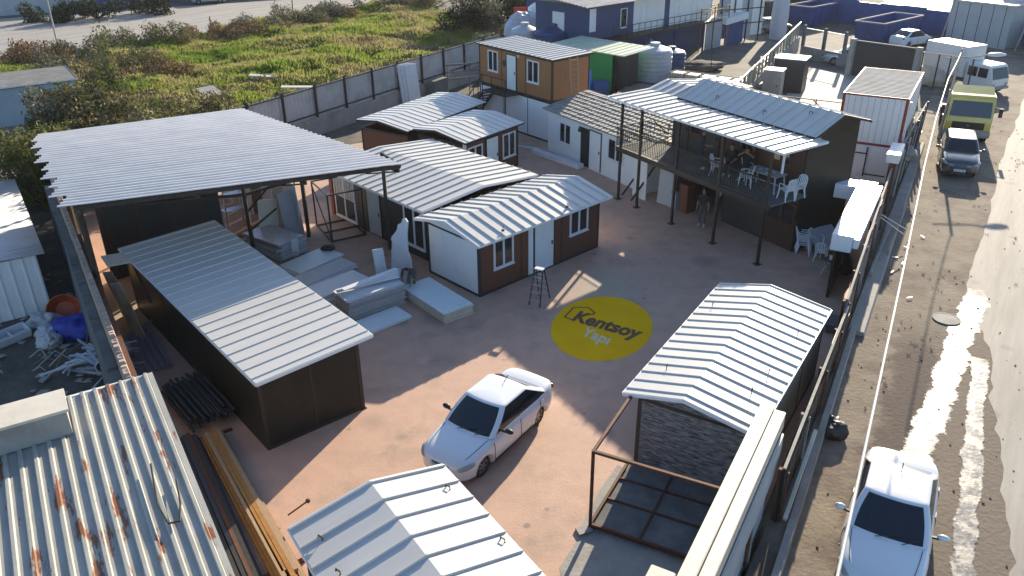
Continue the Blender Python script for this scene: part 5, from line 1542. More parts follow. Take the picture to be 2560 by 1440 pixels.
# ------------------------------------------------------------------ people
def person(label, loc, deg, J, edges, regs, hair=True, face_dir=0, group=None, extra=None):
    """J: joint -> (x,y,z,r). regs: function(point)->material slot"""
    t = thing('person', label, 'person', loc, deg, group)
    names = list(J)
    me = bpy.data.meshes.new('body')
    me.from_pydata([J[n][:3] for n in names], [(names.index(a), names.index(c)) for a, c in edges], [])
    o = bpy.data.objects.new('body', me); COL.objects.link(o)
    o.modifiers.new('skin', 'SKIN')
    sk = me.skin_vertices[0].data
    for i, n in enumerate(names):
        r = J[n][3]
        sk[i].radius = r if hasattr(r, '__len__') else (r, r)
        sk[i].use_root = (n == 'pelvis')
    s_ = o.modifiers.new('sub', 'SUBSURF'); s_.levels = 2; s_.render_levels = 2
    applied(o)
    for m in (M_SKIN, regs[0], regs[1], M_SHOE):
        o.data.materials.append(m)
    seg = [(Vector(J[a][:3]), Vector(J[c][:3]), a, c) for a, c in edges]
    def part(a, c):
        s = a + ' ' + c
        if 'toe' in s or ('foot' in s): return 3
        if 'knee' in s or 'hip' in s or 'ankle' in s: return 2
        if 'hand' in s or 'finger' in s or 'thumb' in s: return 0
        if 'elbow' in s: return 0 if ('wrist' in s and regs[2]) else 1
        if 'head' in s or 'neck' in s: return 0 if 'chest' not in s else 1
        return 1
    for p in o.data.polygons:
        c_ = p.center; best = None
        for a, e, na, nc in seg:
            d = e - a; f = max(0, min(1, (c_ - a).dot(d) / max(1e-9, d.dot(d))))
            ds = (c_ - (a + d * f)).length
            if best is None or ds < best[0]: best = (ds, part(na, nc), c_.z)
        p.material_index = best[1]; p.use_smooth = True
    o.parent = t
    hx, hy, hz = J['head'][:3]
    b = MB(); b.ball((hx, hy, hz + .03), (.082, .092, .115), 14, 10); hd = b.build('head_face', M_SKIN, t, smooth=True)
    b = MB()
    b.ball((hx - .032, hy - .083, hz + .04), .012, 8, 6); b.ball((hx + .032, hy - .083, hz + .04), .012, 8, 6)
    b.build('eyes', M_HAIR, hd)
    b = MB(); b.hexa([(hx - .014, hy - .085, hz + .0), (hx + .014, hy - .085, hz), (hx + .01, hy - .07, hz), (hx - .01, hy - .07, hz), (hx - .006, hy - .09, hz + .045), (hx + .006, hy - .09, hz + .045), (hx + .004, hy - .07, hz + .045), (hx - .004, hy - .07, hz + .045)]); b.hexa([(hx - .016, hy - .106, hz + .005), (hx + .016, hy - .106, hz + .005), (hx + .016, hy - .08, hz + .0), (hx - .016, hy - .08, hz), (hx - .01, hy - .1, hz + .02), (hx + .01, hy - .1, hz + .02), (hx + .01, hy - .08, hz + .03), (hx - .01, hy - .08, hz + .03)])
    b.build('nose', M_SKIN, hd)
    b = MB(); b.box(hx - .025, hy - .089, hz - .038, hx + .025, hy - .08, hz - .03); b.build('mouth', M_TARPO if False else M_RUST, hd)
    b = MB(); b.ball((hx - .083, hy, hz + .03), (.012, .022, .032), 8, 6); b.ball((hx + .083, hy, hz + .03), (.012, .022, .032), 8, 6); b.build('ears', M_SKIN, hd)
    if hair:
        b = MB(); b.ball((hx, hy + .018, hz + .062), (.092, .098, .105), 14, 10); b.build('hair', hair if not isinstance(hair, bool) else M_HAIR, t, smooth=True)
    return t
def joints(**k):
    """standing figure facing -y; overrides in k"""
    J = {'pelvis': (0, 0, .95, (.15, .11)), 'belly': (0, 0, 1.12, (.14, .10)), 'chest': (0, .0, 1.36, (.17, .11)), 'neck': (0, 0, 1.50, .055), 'head': (0, -.015, 1.62, .06)}
    for s_, n in ((-1, 'L'), (1, 'R')):
        J.update({'sh' + n: (s_ * .19, 0, 1.42, .065), 'elbow' + n: (s_ * .25, .03, 1.14, .045), 'wrist' + n: (s_ * .25, -.06, .90, .032), 'hand' + n: (s_ * .245, -.08, .82, (.02, .04)),
                  'hip' + n: (s_ * .10, 0, .90, .085), 'knee' + n: (s_ * .11, -.02, .50, .06), 'ankle' + n: (s_ * .11, .02, .09, .045), 'foot' + n: (s_ * .115, -.05, .05, .045), 'toe' + n: (s_ * .125, -.18, .035, .035)})
        for q in range(4):
            J['finger%d%s' % (q, n)] = (s_ * (.245 + .0), -.115 + .022 * q, .755 + .006 * abs(q - 1.5), .008)
        J['thumb' + n] = (s_ * .225, -.13, .80, .009)
    J.update(k)
    return J
ED = [('pelvis', 'belly'), ('belly', 'chest'), ('chest', 'neck'), ('neck', 'head')]
for n in 'LR':
    ED += [('chest', 'sh' + n), ('sh' + n, 'elbow' + n), ('elbow' + n, 'wrist' + n), ('wrist' + n, 'hand' + n), ('pelvis', 'hip' + n), ('hip' + n, 'knee' + n), ('knee' + n, 'ankle' + n), ('ankle' + n, 'foot' + n), ('foot' + n, 'toe' + n)]
    ED += [('hand' + n, 'finger%d%s' % (q, n)) for q in range(4)] + [('hand' + n, 'thumb' + n)]
def hands(J):
    """re-root the fingers at the (moved) hands, along the forearm"""
    for n, s_ in (('L', -1), ('R', 1)):
        w_, h_ = Vector(J['wrist' + n][:3]), Vector(J['hand' + n][:3])
        d = (h_ - w_).normalized()
        sd_ = d.cross(Vector((1, 0, 0)))
        if sd_.length < .2: sd_ = d.cross(Vector((0, 1, 0)))
        sd_.normalize()
        for q in range(4):
            p = h_ + d * (.075 - .008 * abs(q - 1.4)) + sd_ * (.022 * (q - 1.5))
            J['finger%d%s' % (q, n)] = (p.x, p.y, p.z, .008)
        p = h_ + d * .02 + sd_ * .055
        J['thumb' + n] = (p.x, p.y, p.z, .009)
    return J
def seated(**k):
    J = joints()
    dz = -.47
    for n in J:
        if n not in ('kneeL', 'kneeR', 'ankleL', 'ankleR', 'footL', 'footR', 'toeL', 'toeR'):
            x, y, z, r = J[n]; J[n] = (x, y + .0, z + dz, r)
    for s_, n in ((-1, 'L'), (1, 'R')):
        J['knee' + n] = (s_ * .13, -.44, .50, .065); J['ankle' + n] = (s_ * .13, -.42, .09, .045); J['foot' + n] = (s_ * .13, -.48, .05, .045); J['toe' + n] = (s_ * .14, -.60, .035, .035)
        J['elbow' + n] = (s_ * .26, -.06, .70, .045); J['wrist' + n] = (s_ * .16, -.28, .62, .032); J['hand' + n] = (s_ * .13, -.35, .60, (.02, .04))
    J.update(k)
    return hands(J)
person('person in black printed shirt, grey trousers and white shoes standing at the ground floor doorway', (8.45, 33.3, 0), -30, hands(joints(footR=(.13, -.07, .05, .045))), ED, (M_SHIRT, M_GREYC, True))
person('bald person in dark clothes standing on the balcony facing the chairs', (8.25, 33.6, bz), 75, hands(joints(elbowL=(-.25, -.10, 1.15, .045), wristL=(-.18, -.30, 1.08, .032), handL=(-.15, -.38, 1.08, (.02, .04)))), ED, (M_NAVYC, M_NAVYC, True), hair=M_GREYC)
person('person with dark hair sitting by the balcony post in dark clothes', (9.35, 33.0, bz), -30, seated(), ED, (M_SHIRT, M_NAVYC, True))
Jp = seated(elbowL=(-.33, -.16, .95, .045), wristL=(-.10, -.28, 1.12, .032), handL=(-.04, -.30, 1.17, (.02, .04)), elbowR=(.33, -.16, .95, .045), wristR=(.10, -.28, 1.12, .032), handR=(.04, -.30, 1.17, (.02, .04)))
person('person in dark green sitting on the balcony with both hands raised to the face', (9.85, 32.45, bz), -30, hands(Jp), ED, (M_SHIRT, M_CHAR, True))
# dark seats under the sitting people
for (x, y, lb) in ((9.38, 33.05, 'dark plastic chair under the dark haired sitting person'), (9.88, 32.5, 'dark plastic chair under the person with raised hands')):
    c_ = make_chair(lb, (x, y, bz), -30, M_CHAR)
# bending worker between the panel stacks
Jb = joints(pelvis=(0, .12, .86, (.15, .11)), belly=(0, -.02, .98, (.14, .10)), chest=(0, -.24, 1.08, (.17, .11)), neck=(0, -.37, 1.10, .055), head=(0, -.47, 1.10, .06),
            shL=(-.19, -.28, 1.08, .065), shR=(.19, -.28, 1.08, .065), elbowL=(-.22, -.36, .82, .045), elbowR=(.22, -.36, .82, .045), wristL=(-.16, -.46, .62, .032), wristR=(.16, -.46, .62, .032),
            handL=(-.14, -.48, .54, (.02, .04)), handR=(.14, -.48, .54, (.02, .04)), hipL=(-.1, .12, .82, .085), hipR=(.1, .12, .82, .085))
person('worker with dark hair in grey clothes bending over the low panel stack', (-3.75, 27.05, 0), -15, hands(Jb), ED, (M_CHAR, M_OLIVEC, True))

# ------------------------------------------------------------------ cars
def rrect(xf, xr, w_, rc, nf=10, nc=5, ns=22, bulge=.10, bulger=.06):
    """rounded outline from front centre going to +y, back round; returns [(x,y,kind)]"""
    pts = []
    for i in range(nf):                      # front half: y 0 -> w-rc
        y = (w_ - rc) * i / nf; pts.append((xf - bulge * (y / w_) ** 2, y, 'f'))
    x0 = xf - bulge * ((w_ - rc) / w_) ** 2
    for i in range(nc):
        a = PI / 2 * i / nc; pts.append((x0 - rc * (1 - math.cos(a)), w_ - rc + rc * math.sin(a), 'a'))
    xs, xe = x0 - rc, xr + bulger + rc
    for i in range(ns):
        pts.append((xs + (xe - xs) * i / ns, w_, 's'))
    for i in range(nc):
        a = PI / 2 * i / nc; pts.append((xe - rc * math.sin(a), w_ - rc * (1 - math.cos(a)), 'c'))
    for i in range(nf):
        y = (w_ - rc) * (1 - i / nf); pts.append((xr + bulger * (y / w_) ** 2, y, 'r'))
    full = pts + [(x, -y, k) for x, y, k in reversed(pts[1:])]
    return full
def car(name, label, loc, deg, paint, stations, wheels, wr, tw, gh, lights=True, cat='car', detail=True, grille=None, plate=True, dark_trim=None, badge=False):
    t = thing(name, label, cat, loc, deg)
    # body loft
    b = MB(); rings = []
    for (x, zb, zt, w_) in stations:
        h = zt - zb
        half = [(0, zb), (.55 * w_, zb), (.92 * w_, zb + .02), (.985 * w_, zb + .14 * h), (w_, zb + .35 * h), (w_, zb + .55 * h), (.99 * w_, zb + .72 * h), (.955 * w_, zb + .9 * h), (.87 * w_, zt - .005), (.6 * w_, zt + .018), (.3 * w_, zt + .028), (0, zt + .032)]
        rings.append([(x, y, z) for y, z in half] + [(x, -y, z) for y, z in reversed(half[1:-1])])
    k = len(rings[0])
    for r_ in rings: b.v += r_
    for i in range(len(rings) - 1):
        for j in range(k):
            b.f.append([i * k + j, i * k + (j + 1) % k, (i + 1) * k + (j + 1) % k, (i + 1) * k + j]); b.mi.append(0)
    b.f.append(list(range(k))); b.mi.append(0); b.f.append([(len(rings) - 1) * k + j for j in range(k)][::-1]); b.mi.append(0)
    body = b.build('body', paint, t, smooth=True)
    m_ = body.modifiers.new('s', 'SUBSURF'); m_.levels = 2; m_.render_levels = 2
    cut = MB()
    for wx in wheels:
        for s_ in (-1, 1):
            cut.lathe([(.001, s_ * (tw - .30)), (wr * 1.16, s_ * (tw - .30)), (wr * 1.16, s_ * (tw + .30)), (.001, s_ * (tw + .30))], 28, (wx, 0, wr), 'y')
    co = cut.build('cutter', M_BLACK)
    co.parent = t
    m2 = body.modifiers.new('b', 'BOOLEAN'); m2.operation = 'DIFFERENCE'; m2.object = co; m2.solver = 'EXACT'
    applied(body)
    for p in body.data.polygons: p.use_smooth = True
    bpy.data.objects.remove(co)
    # underbody and wheel wells
    b = MB(); xs_ = [s_[0] for s_ in stations]
    b.box(min(xs_) + .25, -tw + .16, .17, max(xs_) - .25, tw - .16, .62); b.build('underbody', M_BLACK, t)
    # greenhouse
    fb, rb, wb, zb_, ft, rt_, wt, zt_, rc = gh
    base = rrect(fb, rb, wb, .12); top = rrect(ft, rt_, wt, .11, bulge=.07, bulger=.05)
    n = len(base); lv = [0, .05, .10, .3, .5, .7, .88, .95, 1.0]
    V = []
    for v in lv:
        bow = .035 * math.sin(PI * v)
        for (x0, y0, k0), (x1, y1, _) in zip(base, top):
            sx = (1 if y0 > 0 else -1) if abs(y0) > .3 else 0
            fx = .02 * math.sin(PI * v) * (1 if k0 == 'f' else (-1 if k0 == 'r' else 0))
            V.append((x0 + (x1 - x0) * v + fx, y0 + (y1 - y0) * v + sx * bow, zb_ + (zt_ - zb_) * v))
    body_f, wf, wr_, wl, wrr = [], [], [], [], []
    for i in range(len(lv) - 1):
        for j in range(n):
            q = (i * n + j, i * n + (j + 1) % n, (i + 1) * n + (j + 1) % n, (i + 1) * n + j)
            k0, k1 = base[j][2], base[(j + 1) % n][2]
            kk = k0 if base[j][1] > 0 or j == 0 else k1
            side = base[j][1] + base[(j + 1) % n][1]
            if 1 <= i <= len(lv) - 3:
                if kk == 'f': wf.append(q); continue
                if kk == 'r': wrr.append(q); continue
                if kk == 's':
                    xm = (V[q[0]][0] + V[q[1]][0]) / 2
                    fr = (xm - rb) / (fb - rb)
                    (wl if side > 0 else wr_).append(q); continue
            body_f.append(q)
    # roof cap
    rings = []; last = (len(lv) - 1) * n
    cx = (ft + rt_) / 2
    idx0 = [last + j for j in range(n)]
    for f, dz in ((.9, .010), (.75, .019), (.55, .026), (.3, .031)):
        st_ = len(V)
        for (x1, y1, _) in top: V.append((cx + (x1 - cx) * f, y1 * f, zt_ + dz))
        cur = [st_ + j for j in range(n)]
        for j in range(n): body_f.append((idx0[j], idx0[(j + 1) % n], cur[(j + 1) % n], cur[j]))
        idx0 = cur
    body_f.append(tuple(idx0))
    def sub(nm, fl, mm, parent):
        used = sorted({i for f in fl for i in f}); mp = {u: i for i, u in enumerate(used)}
        b = MB(); b.add([V[u] for u in used], [[mp[i] for i in f] for f in fl])
        return b.build(nm, mm, parent, smooth=True)
    roof = sub('roof', body_f, paint, t)
    sub('windshield', wf, M_GLASS, t); sub('rear_window', wrr, M_GLASS, t)
    sub('side_window', wl, M_GLASS, t); sub('side_window', wr_, M_GLASS, t)
    # dark inner floor so the glass shell is closed below
    # wheels
    for wx in wheels:
        for s_ in (-1, 1):
            y0, y1 = s_ * (tw - .19), s_ * (tw + .005)
            w_o = thing('wheel', None, None, (wx, s_ * tw, wr)); w_o.name = 'wheel'
            bpy.data.objects.remove(w_o)
            b = MB(); b.lathe([(wr * .62, y0), (wr * .93, y0), (wr, y0 + s_ * .03), (wr, y1 - s_ * .03), (wr * .94, y1), (wr * .66, y1), (wr * .64, y1 - s_ * .03)], 26, (wx, 0, wr), 'y')
            wh = b.build('wheel', M_TYRE, t, smooth=False)
            b = MB(); b.lathe([(wr * .55, y1 - s_ * .05), (wr * .66, y1 - s_ * .028), (wr * .66, y1 - s_ * .006), (wr * .60, y1 - s_ * .006), (wr * .57, y1 - s_ * .05)], 24, (wx, 0, wr), 'y')
            b.lathe([(.01, y1 - s_ * .055), (.07, y1 - s_ * .055), (.06, y1 - s_ * .01), (.01, y1 - s_ * .008)], 12, (wx, 0, wr), 'y')
            for q in range(7):
                a = 2 * PI * q / 7
                b.beam((wx + .05 * math.cos(a), y1 - s_ * .022, wr + .05 * math.sin(a)), (wx + wr * .62 * math.cos(a), y1 - s_ * .016, wr + wr * .62 * math.sin(a)), .045, .02, up=(0, 1, 0))
            b.build('rim', M_RIM, wh)
    # shape lookup on body
    def wat(x):
        for (a, c) in zip(stations[:-1], stations[1:]):
            if c[0] <= x <= a[0]:
                f = (a[0] - x) / (a[0] - c[0]); return [a[i] * (1 - f) + c[i] * f for i in range(4)]
        return stations[0]
    xf, xr = stations[0][0], stations[-1][0]
    zl = stations[2][2]
    if lights:
        for s_ in (-1, 1):
            x_, zb0, zt0, w0 = wat(xf - .26)
            b = MB(); b.ball((0, 0, 0), (.26, .12, .085), 14, 8)
            o = b.build('headlight', M_LAMP, t, smooth=True); o.location = (xf - .26, s_ * (w0 - .10), zt0 - .13); o.rotation_euler = (0, R(12), s_ * R(-32))
            x_, zb0, zt0, w0 = wat(xr + .12)
            b = MB(); b.ball((0, 0, 0), (.10, .08, .08), 12, 8)
            o = b.build('taillight', M_TAIL, t, smooth=True); o.location = (xr + .13, s_ * (w0 - .07), zt0 - .17)
        # grille: dark insert with two bright bars; lower intake; plate
        gz = stations[1][2] - .10
        def arcbox(nm, m, x, hw, z0, z1, thick, bend, parent=t, nseg=8, dx=0):
            b = MB()
            for i in range(nseg):
                ya, yb = -hw + 2 * hw * i / nseg, -hw + 2 * hw * (i + 1) / nseg
                xa, xb = x - bend * (ya / hw) ** 2, x - bend * (yb / hw) ** 2
                b.hexa([(xa - thick, ya, z0), (xa + dx, ya, z0), (xb + dx, yb, z0), (xb - thick, yb, z0), (xa - thick - .02, ya, z1), (xa - .02 + dx, ya, z1), (xb - .02 + dx, yb, z1), (xb - thick - .02, yb, z1)])
            return b.build(nm, m, parent)
        g = arcbox('grille', M_BLACK, xf + .035, .46, gz - .05, gz + .07, .12, .10)
        arcbox('grille_bar', M_CHROME, xf + .045, .45, gz - .03, gz - .015, .06, .10, g); arcbox('grille_bar', M_CHROME, xf + .045, .45, gz + .03, gz + .045, .06, .10, g)
        arcbox('lower_intake', M_BLACK, xf + .012, .50, .27, .39, .15, .12)
        if plate:
            p_ = arcbox('license_plate', M_FRAMEW, xf + .06, .26, .44, .545, .03, .0, t, 1)
            b = MB()
            for k in range(7):
                if k in (2, 4): continue
                b.box(xf + .0605, -.2 + k * .06, .465, xf + .0625 - .0, -.2 + k * .06 + .035, .525)
            o = b.build('plate_characters', M_BLACK, p_); o.rotation_euler = (0, R(-8), 0); o.location = (.07 - .0, 0, .0) if False else (0, 0, 0)
            o.location = (0.073, 0, .155 * 0 + .0)
            o.rotation_euler = (0, 0, 0); o.location = (.004, 0, 0)
        if badge:
            b = MB()
            for zz in (0, .05):
                for s_ in (-1, 1):
                    b.beam((xf + .06, 0, gz + .04 + zz), (xf + .045, s_ * .11, gz - .02 + zz), .02, .03)
            b.build('chevron_badge', M_CHROME, t)
        for s_ in (-1, 1):
            b = MB(); b.ball((0, 0, 0), (.04, .06, .05), 10, 6); o = b.build('fog_lamp', M_BLACK, t); o.location = (xf - .16, s_ * .62, .36)
    # mirrors, handles, door lines, wipers
    mm = dark_trim or paint
    for s_ in (-1, 1):
        b = MB(); b.ball((0, 0, 0), (.07, .13, .075), 12, 8); o = b.build('side_mirror', mm, t, smooth=True); o.location = (fb - .52, s_ * (wb + .24), zb_ + .10)
        b = MB(); b.beam((fb - .50, s_ * (wb + .02), zb_ + .05), (fb - .51, s_ * (wb + .2), zb_ + .07), .05); b.build('mirror_arm', M_BLACK, t)
        for hx in ((fb + rb) / 2 - .05, (fb + rb) / 2 - .95):
            x_, zb0, zt0, w0 = wat(hx)
            b = MB(); b.box(hx - .09, s_ * (w0 - .03) - .022, zt0 - .20, hx + .09, s_ * (w0 - .03) + .022, zt0 - .165); b.build('door_handle', paint, t)
        b = MB()
        xa, xb = wheels[0] - wr * 1.3, wheels[1] + wr * 1.3
        b.hexa([(xa, s_ * (wat(xa)[3] * .98), .25), (xb, s_ * (wat(xb)[3] * .98), .25), (xb, s_ * (wat(xb)[3] + .012), .25), (xa, s_ * (wat(xa)[3] + .012), .25), (xa, s_ * (wat(xa)[3] * .98), .30), (xb, s_ * (wat(xb)[3] * .98), .30), (xb, s_ * (wat(xb)[3] + .012), .30), (xa, s_ * (wat(xa)[3] + .012), .30)])
        b.build('side_sill', M_BLACK, t)
        xm = (fb + rb) / 2 + .10
        b = MB()
        for q in range(8):
            pass
        pb, pt_ = V[0], V[0]
        b.beam((xm + .02, s_ * (wb - .012), zb_ + .02), (xm + .02 - .0, s_ * (wt + .005), zt_ - .04), .06, .03)
        b.build('pillar', M_BLACK, t)
    def sidept(x, s_, f):
        x_, zb0, zt0, w0 = wat(x)
        k_ = 1.0 if f < .6 else (.99 if f < .8 else .965)
        return (x, s_ * (w0 * k_ + .002), zb0 + (zt0 - zb0) * f)
    for s_ in (-1, 1):
        b = MB()
        xm_ = (fb + rb) / 2 + .12
        for xx in (fb - .12, xm_, xm_ - .98):
            b.tube([sidept(xx, s_, f) for f in (.2, .4, .55, .72, .86)], .009, 5)
        b.build('door_seam', M_BLACK, t)
        b = MB()
        pts_ = []
        for q in range(7):
            xx = fb - .02 + (xf - .30 - fb) * q / 6
            x_, zb0, zt0, w0 = wat(xx); pts_.append((xx, s_ * w0 * (.80 - .06 * q / 6), zt0 + .004))
        b.tube(pts_, .008, 5); b.build('hood_seam', M_CHAR, t)
    b = MB()
    for y in (-.25, .3):
        b.beam((fb + .03, y, zb_ + .03), (fb - .12, y + .5 if y < 0 else y + .3, zb_ + .12), .018, .012)
    b.build('wiper', M_BLACK, t)
    if detail:
        b = MB(); b.tube([(rt_ + .25, 0, zt_ + .04), (rt_ + .05, 0, zt_ + .16)], .012, 6); b.build('antenna', M_BLACK, t)
    return t
SEDAN = [(2.15, .34, .54, .36), (2.11, .23, .64, .58), (1.98, .19, .73, .73), (1.73, .18, .80, .83), (1.35, .18, .865, .865), (.95, .18, .92, .872), (.6, .18, .955, .875), (0, .18, .965, .878), (-.7, .18, .975, .878), (-1.2, .18, 1.0, .875), (-1.55, .19, 1.045, .86), (-1.85, .22, 1.07, .83), (-2.08, .27, 1.06, .76), (-2.17, .36, 1.0, .66), (-2.2, .45, .86, .5)]
GH = (1.04, -1.86, .80, .93, .25, -.98, .635, 1.45, .2)
car('sedan_car', 'white sedan car parked in the sunlit middle of the yard', (-.67, 18.09, 0), -124.7, M_CARW, SEDAN, (1.32, -1.33), .31, .755, GH, dark_trim=M_BLACK, badge=True)
car('sedan_car', 'white sedan car parked on the road edge at the lower right corner', (8.62, 14.1, 0), -119.5, M_CARW, [(x * 1.03, zb, zt, w_ * 1.03) for x, zb, zt, w_ in SEDAN], (1.36, -1.36), .32, .78, (1.05, -1.92, .825, .93, .22, -1.0, .655, 1.45, .2))
SUVS = [(2.22, .42, .70, .45), (2.17, .30, .82, .70), (2.02, .26, .93, .82), (1.7, .25, 1.0, .88), (1.3, .25, 1.05, .90), (.95, .25, 1.08, .905), (.5, .25, 1.09, .91), (-.5, .25, 1.10, .91), (-1.3, .25, 1.12, .90), (-1.8, .27, 1.14, .87), (-2.08, .32, 1.12, .80), (-2.2, .42, 1.0, .62)]
car('suv_car', 'black SUV car parked in front of the yellow truck on the verge', (23.62, 41.05, 0), -114.5, M_CARB, SUVS, (1.33, -1.33), .35, .79, (1.02, -2.05, .83, 1.06, .35, -1.7, .64, 1.62, .2))
car('sedan_car', 'small white sedan car standing before the blue wall in the far lot', (36.35, 75.2, 0), 30, M_CARW, SEDAN, (1.32, -1.33), .31, .755, GH)
car('sedan_car', 'black sedan car parked in the shade beside the blue skips', (25.9, 82.9, 0), 15, M_CARB, SEDAN, (1.32, -1.33), .31, .755, GH)
car('sedan_car', 'grey car half hidden behind the low wall of the pale neighbouring yard', (28.0, 67.6, 0), 165, M_CARG, SEDAN, (1.32, -1.33), .31, .755, GH)
car('sedan_car', 'dark silver car parked on the far street at the top edge behind the field', (-38.6, 109.6, 0), 25, M_CARG, SEDAN, (1.32, -1.33), .31, .755, GH)

# ------------------------------------------------------------------ trucks
def wheel(t, x, y, r, s_, wd=.28):
    b = MB(); b.lathe([(r * .5, y - s_ * wd), (r * .95, y - s_ * wd), (r, y - s_ * (wd - .04)), (r, y - s_ * .04), (r * .95, y), (r * .5, y)], 24, (x, 0, r), 'y')
    wh = b.build('wheel', M_TYRE, t)
    b = MB(); b.lathe([(.02, y - s_ * .06), (r * .52, y - s_ * .05), (r * .5, y - s_ * .02), (r * .2, y - s_ * .02), (.02, y - s_ * .02)], 16, (x, 0, r), 'y'); b.build('rim', M_RIM, wh)
t = thing('lorry', 'pale yellow lorry parked facing the viewer behind the black SUV', 'truck', (26.25, 45.45, 0), -113)
t.scale = (.85, .98, .84)
b = MB()
sec = [(0.0, .55), (.06, 1.35), (-.02, 1.75), (-.34, 2.95), (-.62, 3.12)]
L_ = []
for (x, z) in sec: L_ += [(x, -1.2, z), (x, 1.2, z)]
L_ += [(-2.1, -1.2, 3.15), (-2.1, 1.2, 3.15), (-2.1, -1.2, .55), (-2.1, 1.2, .55)]
nn2 = len(L_) // 2
f_ = [[2 * i, 2 * i + 1, 2 * i + 3, 2 * i + 2] for i in range(nn2 - 1)] + [[2 * nn2 - 2, 2 * nn2 - 1, 1, 0], [2 * i for i in range(nn2)], [2 * i + 1 for i in range(nn2)][::-1]]
b.add(L_, f_); b.build('cab', M_MAN, t, bevel=.05)
b = MB(); b.hexa([(.0, -1.08, 1.78), (.03, -1.08, 1.78), (.03, 1.08, 1.78), (.0, 1.08, 1.78), (-.27, -1.02, 2.78), (-.24, -1.02, 2.78), (-.24, 1.02, 2.78), (-.27, 1.02, 2.78)]); b.build('windshield', M_GLASS, t)
b = MB(); b.box(.03, -.85, .95, .085, .85, 1.42); g = b.build('grille', M_BLACK, t)
b = MB(); b.lathe([(.01, 0), (.07, 0), (.07, .01), (.01, .01)], 12, (.087, 0, 1.2), 'x'); b.build('emblem', M_CHROME, g)
b = MB(); b.box(-.3, -1.22, .42, .14, 1.22, .88); b.build('bumper', M_CONC, t, bevel=.03)
for s_ in (-1, 1):
    b = MB(); b.box(.12, s_ * .95 - .2, .58, .152, s_ * .95 + .2, .78); b.build('headlight', M_LAMP, t)
    b = MB(); b.box(-1.3, s_ * 1.215 - .012, 1.75, -.35, s_ * 1.215 + .012, 2.6); b.build('side_window', M_GLASS, t)
    b = MB(); b.beam((-.1, s_ * 1.2, 2.5), (.12, s_ * 1.5, 2.45), .04); b.box(.06, s_ * 1.5 - .1, 1.9, .14, s_ * 1.5 + .1, 2.5); b.build('side_mirror', M_BLACK, t)
    wheel(t, -.85, s_ * 1.18, .5, s_); wheel(t, -4.6, s_ * 1.18, .5, s_)
b = MB(); b.hexa([(-.55, -1.1, 3.1), (-.35, -1.1, 3.0), (-.35, 1.1, 3.0), (-.55, 1.1, 3.1), (-2.0, -1.1, 3.4), (-1.9, -1.1, 3.5), (-1.9, 1.1, 3.5), (-2.0, 1.1, 3.4)]); b.build('sun_visor', M_MAN, t)
b = MB(); b.box(-6.2, -.45, .6, -2.1, .45, .95); b.box(-6.2, -1.2, 1.0, -2.3, 1.2, 1.15); b.build('chassis', M_STEEL, t)
t = thing('box_truck', 'white box truck with a double cab parked behind the yellow lorry', 'truck', (33.75, 57.9, 0), -64)
t.scale = (.95, .93, .86)
b = MB(); b.box(-4.6, -1.1, 1.0, -1.05, 1.1, 3.45); b.build('cargo_box', M_TRUCKW, t, bevel=.03)
b = MB()
sec = [(1.3, .45), (1.34, 1.15), (1.0, 2.2), (.8, 2.3), (-.8, 2.3), (-.95, 2.2), (-.98, .45)]
L_ = []
for (x, z) in sec: L_ += [(x, -.98, z), (x, .98, z)]
nn2 = len(sec)
b.add(L_, [[2 * i, 2 * i + 1, 2 * i + 3, 2 * i + 2] for i in range(nn2 - 1)] + [[2 * nn2 - 2, 2 * nn2 - 1, 1, 0], [2 * i for i in range(nn2)], [2 * i + 1 for i in range(nn2)][::-1]])
b.build('cab', M_TRUCKW, t, bevel=.05)
b = MB(); b.hexa([(1.31, -.88, 1.25), (1.345, -.88, 1.25), (1.345, .88, 1.25), (1.31, .88, 1.25), (1.03, -.82, 2.1), (1.065, -.82, 2.1), (1.065, .82, 2.1), (1.03, .82, 2.1)]); b.build('windshield', M_GLASS, t)
for s_ in (-1, 1):
    for (xa, xb) in ((-.75, .0), (.12, .85)):
        b = MB(); b.box(xa, s_ * .99 - .012, 1.3, xb, s_ * .99 + .012, 2.05); b.build('side_window', M_GLASS, t)
    b = MB(); b.box(1.28, s_ * .75 - .16, .7, 1.36, s_ * .75 + .16, .9); b.build('headlight', M_LAMP, t)
    wheel(t, .65, s_ * .95, .4, s_, .22); wheel(t, -3.4, s_ * .95, .4, s_, .22)
b = MB(); b.box(1.25, -1.0, .4, 1.42, 1.0, .66); b.build('bumper', M_CONC, t)
b = MB(); b.box(-4.5, -.4, .5, -1.0, .4, .98); b.build('chassis', M_STEEL, t)

# ------------------------------------------------------------------ white container with red frame on a lower unit
t = thing('lower_container', 'white lower container with dark bars under the red framed container', 'container', (16.54, 40.01), -30)
Fs = shell(t, 3.0, 6.75, 1.8, M_PANEL, post=M_FRAMEW)
b = MB()
b.fbox(Fs['front'], .5, .56, .0, 1.7, .012, .06); b.fbox(Fs['front'], 1.55, 1.61, .2, 1.7, .012, .06); b.fbox(Fs['front'], .56, 1.55, 1.35, 1.4, .012, .06); b.fbox(Fs['front'], 1.61, 2.6, .3, .35, .012, .06)
b.build('bars', M_STEEL, t)
t = thing('white_container', 'white panelled container with dark red edge frame on top of a lower one', 'container', (16.54, 40.01, 1.83), -30)
Fs = shell(t, 3.0, 6.75, 2.45, M_PANEL, post=M_RED, pw=.12, seams=())
b = MB()
for k in range(1, 10):
    b.fbox(Fs['front'], .3 * k - .008, .3 * k + .008, .15, 2.35, -.01, .006)
b.build('panel_seams', M_CONC, t)
b = MB(); b.box(.03, .03, 2.42, 2.97, 6.72, 2.455)
for k in range(22):
    b.box(.05, .15 + .3 * k, 2.456, 2.95, .20 + .3 * k, 2.475)
b.build('roof', M_OLDW, t)
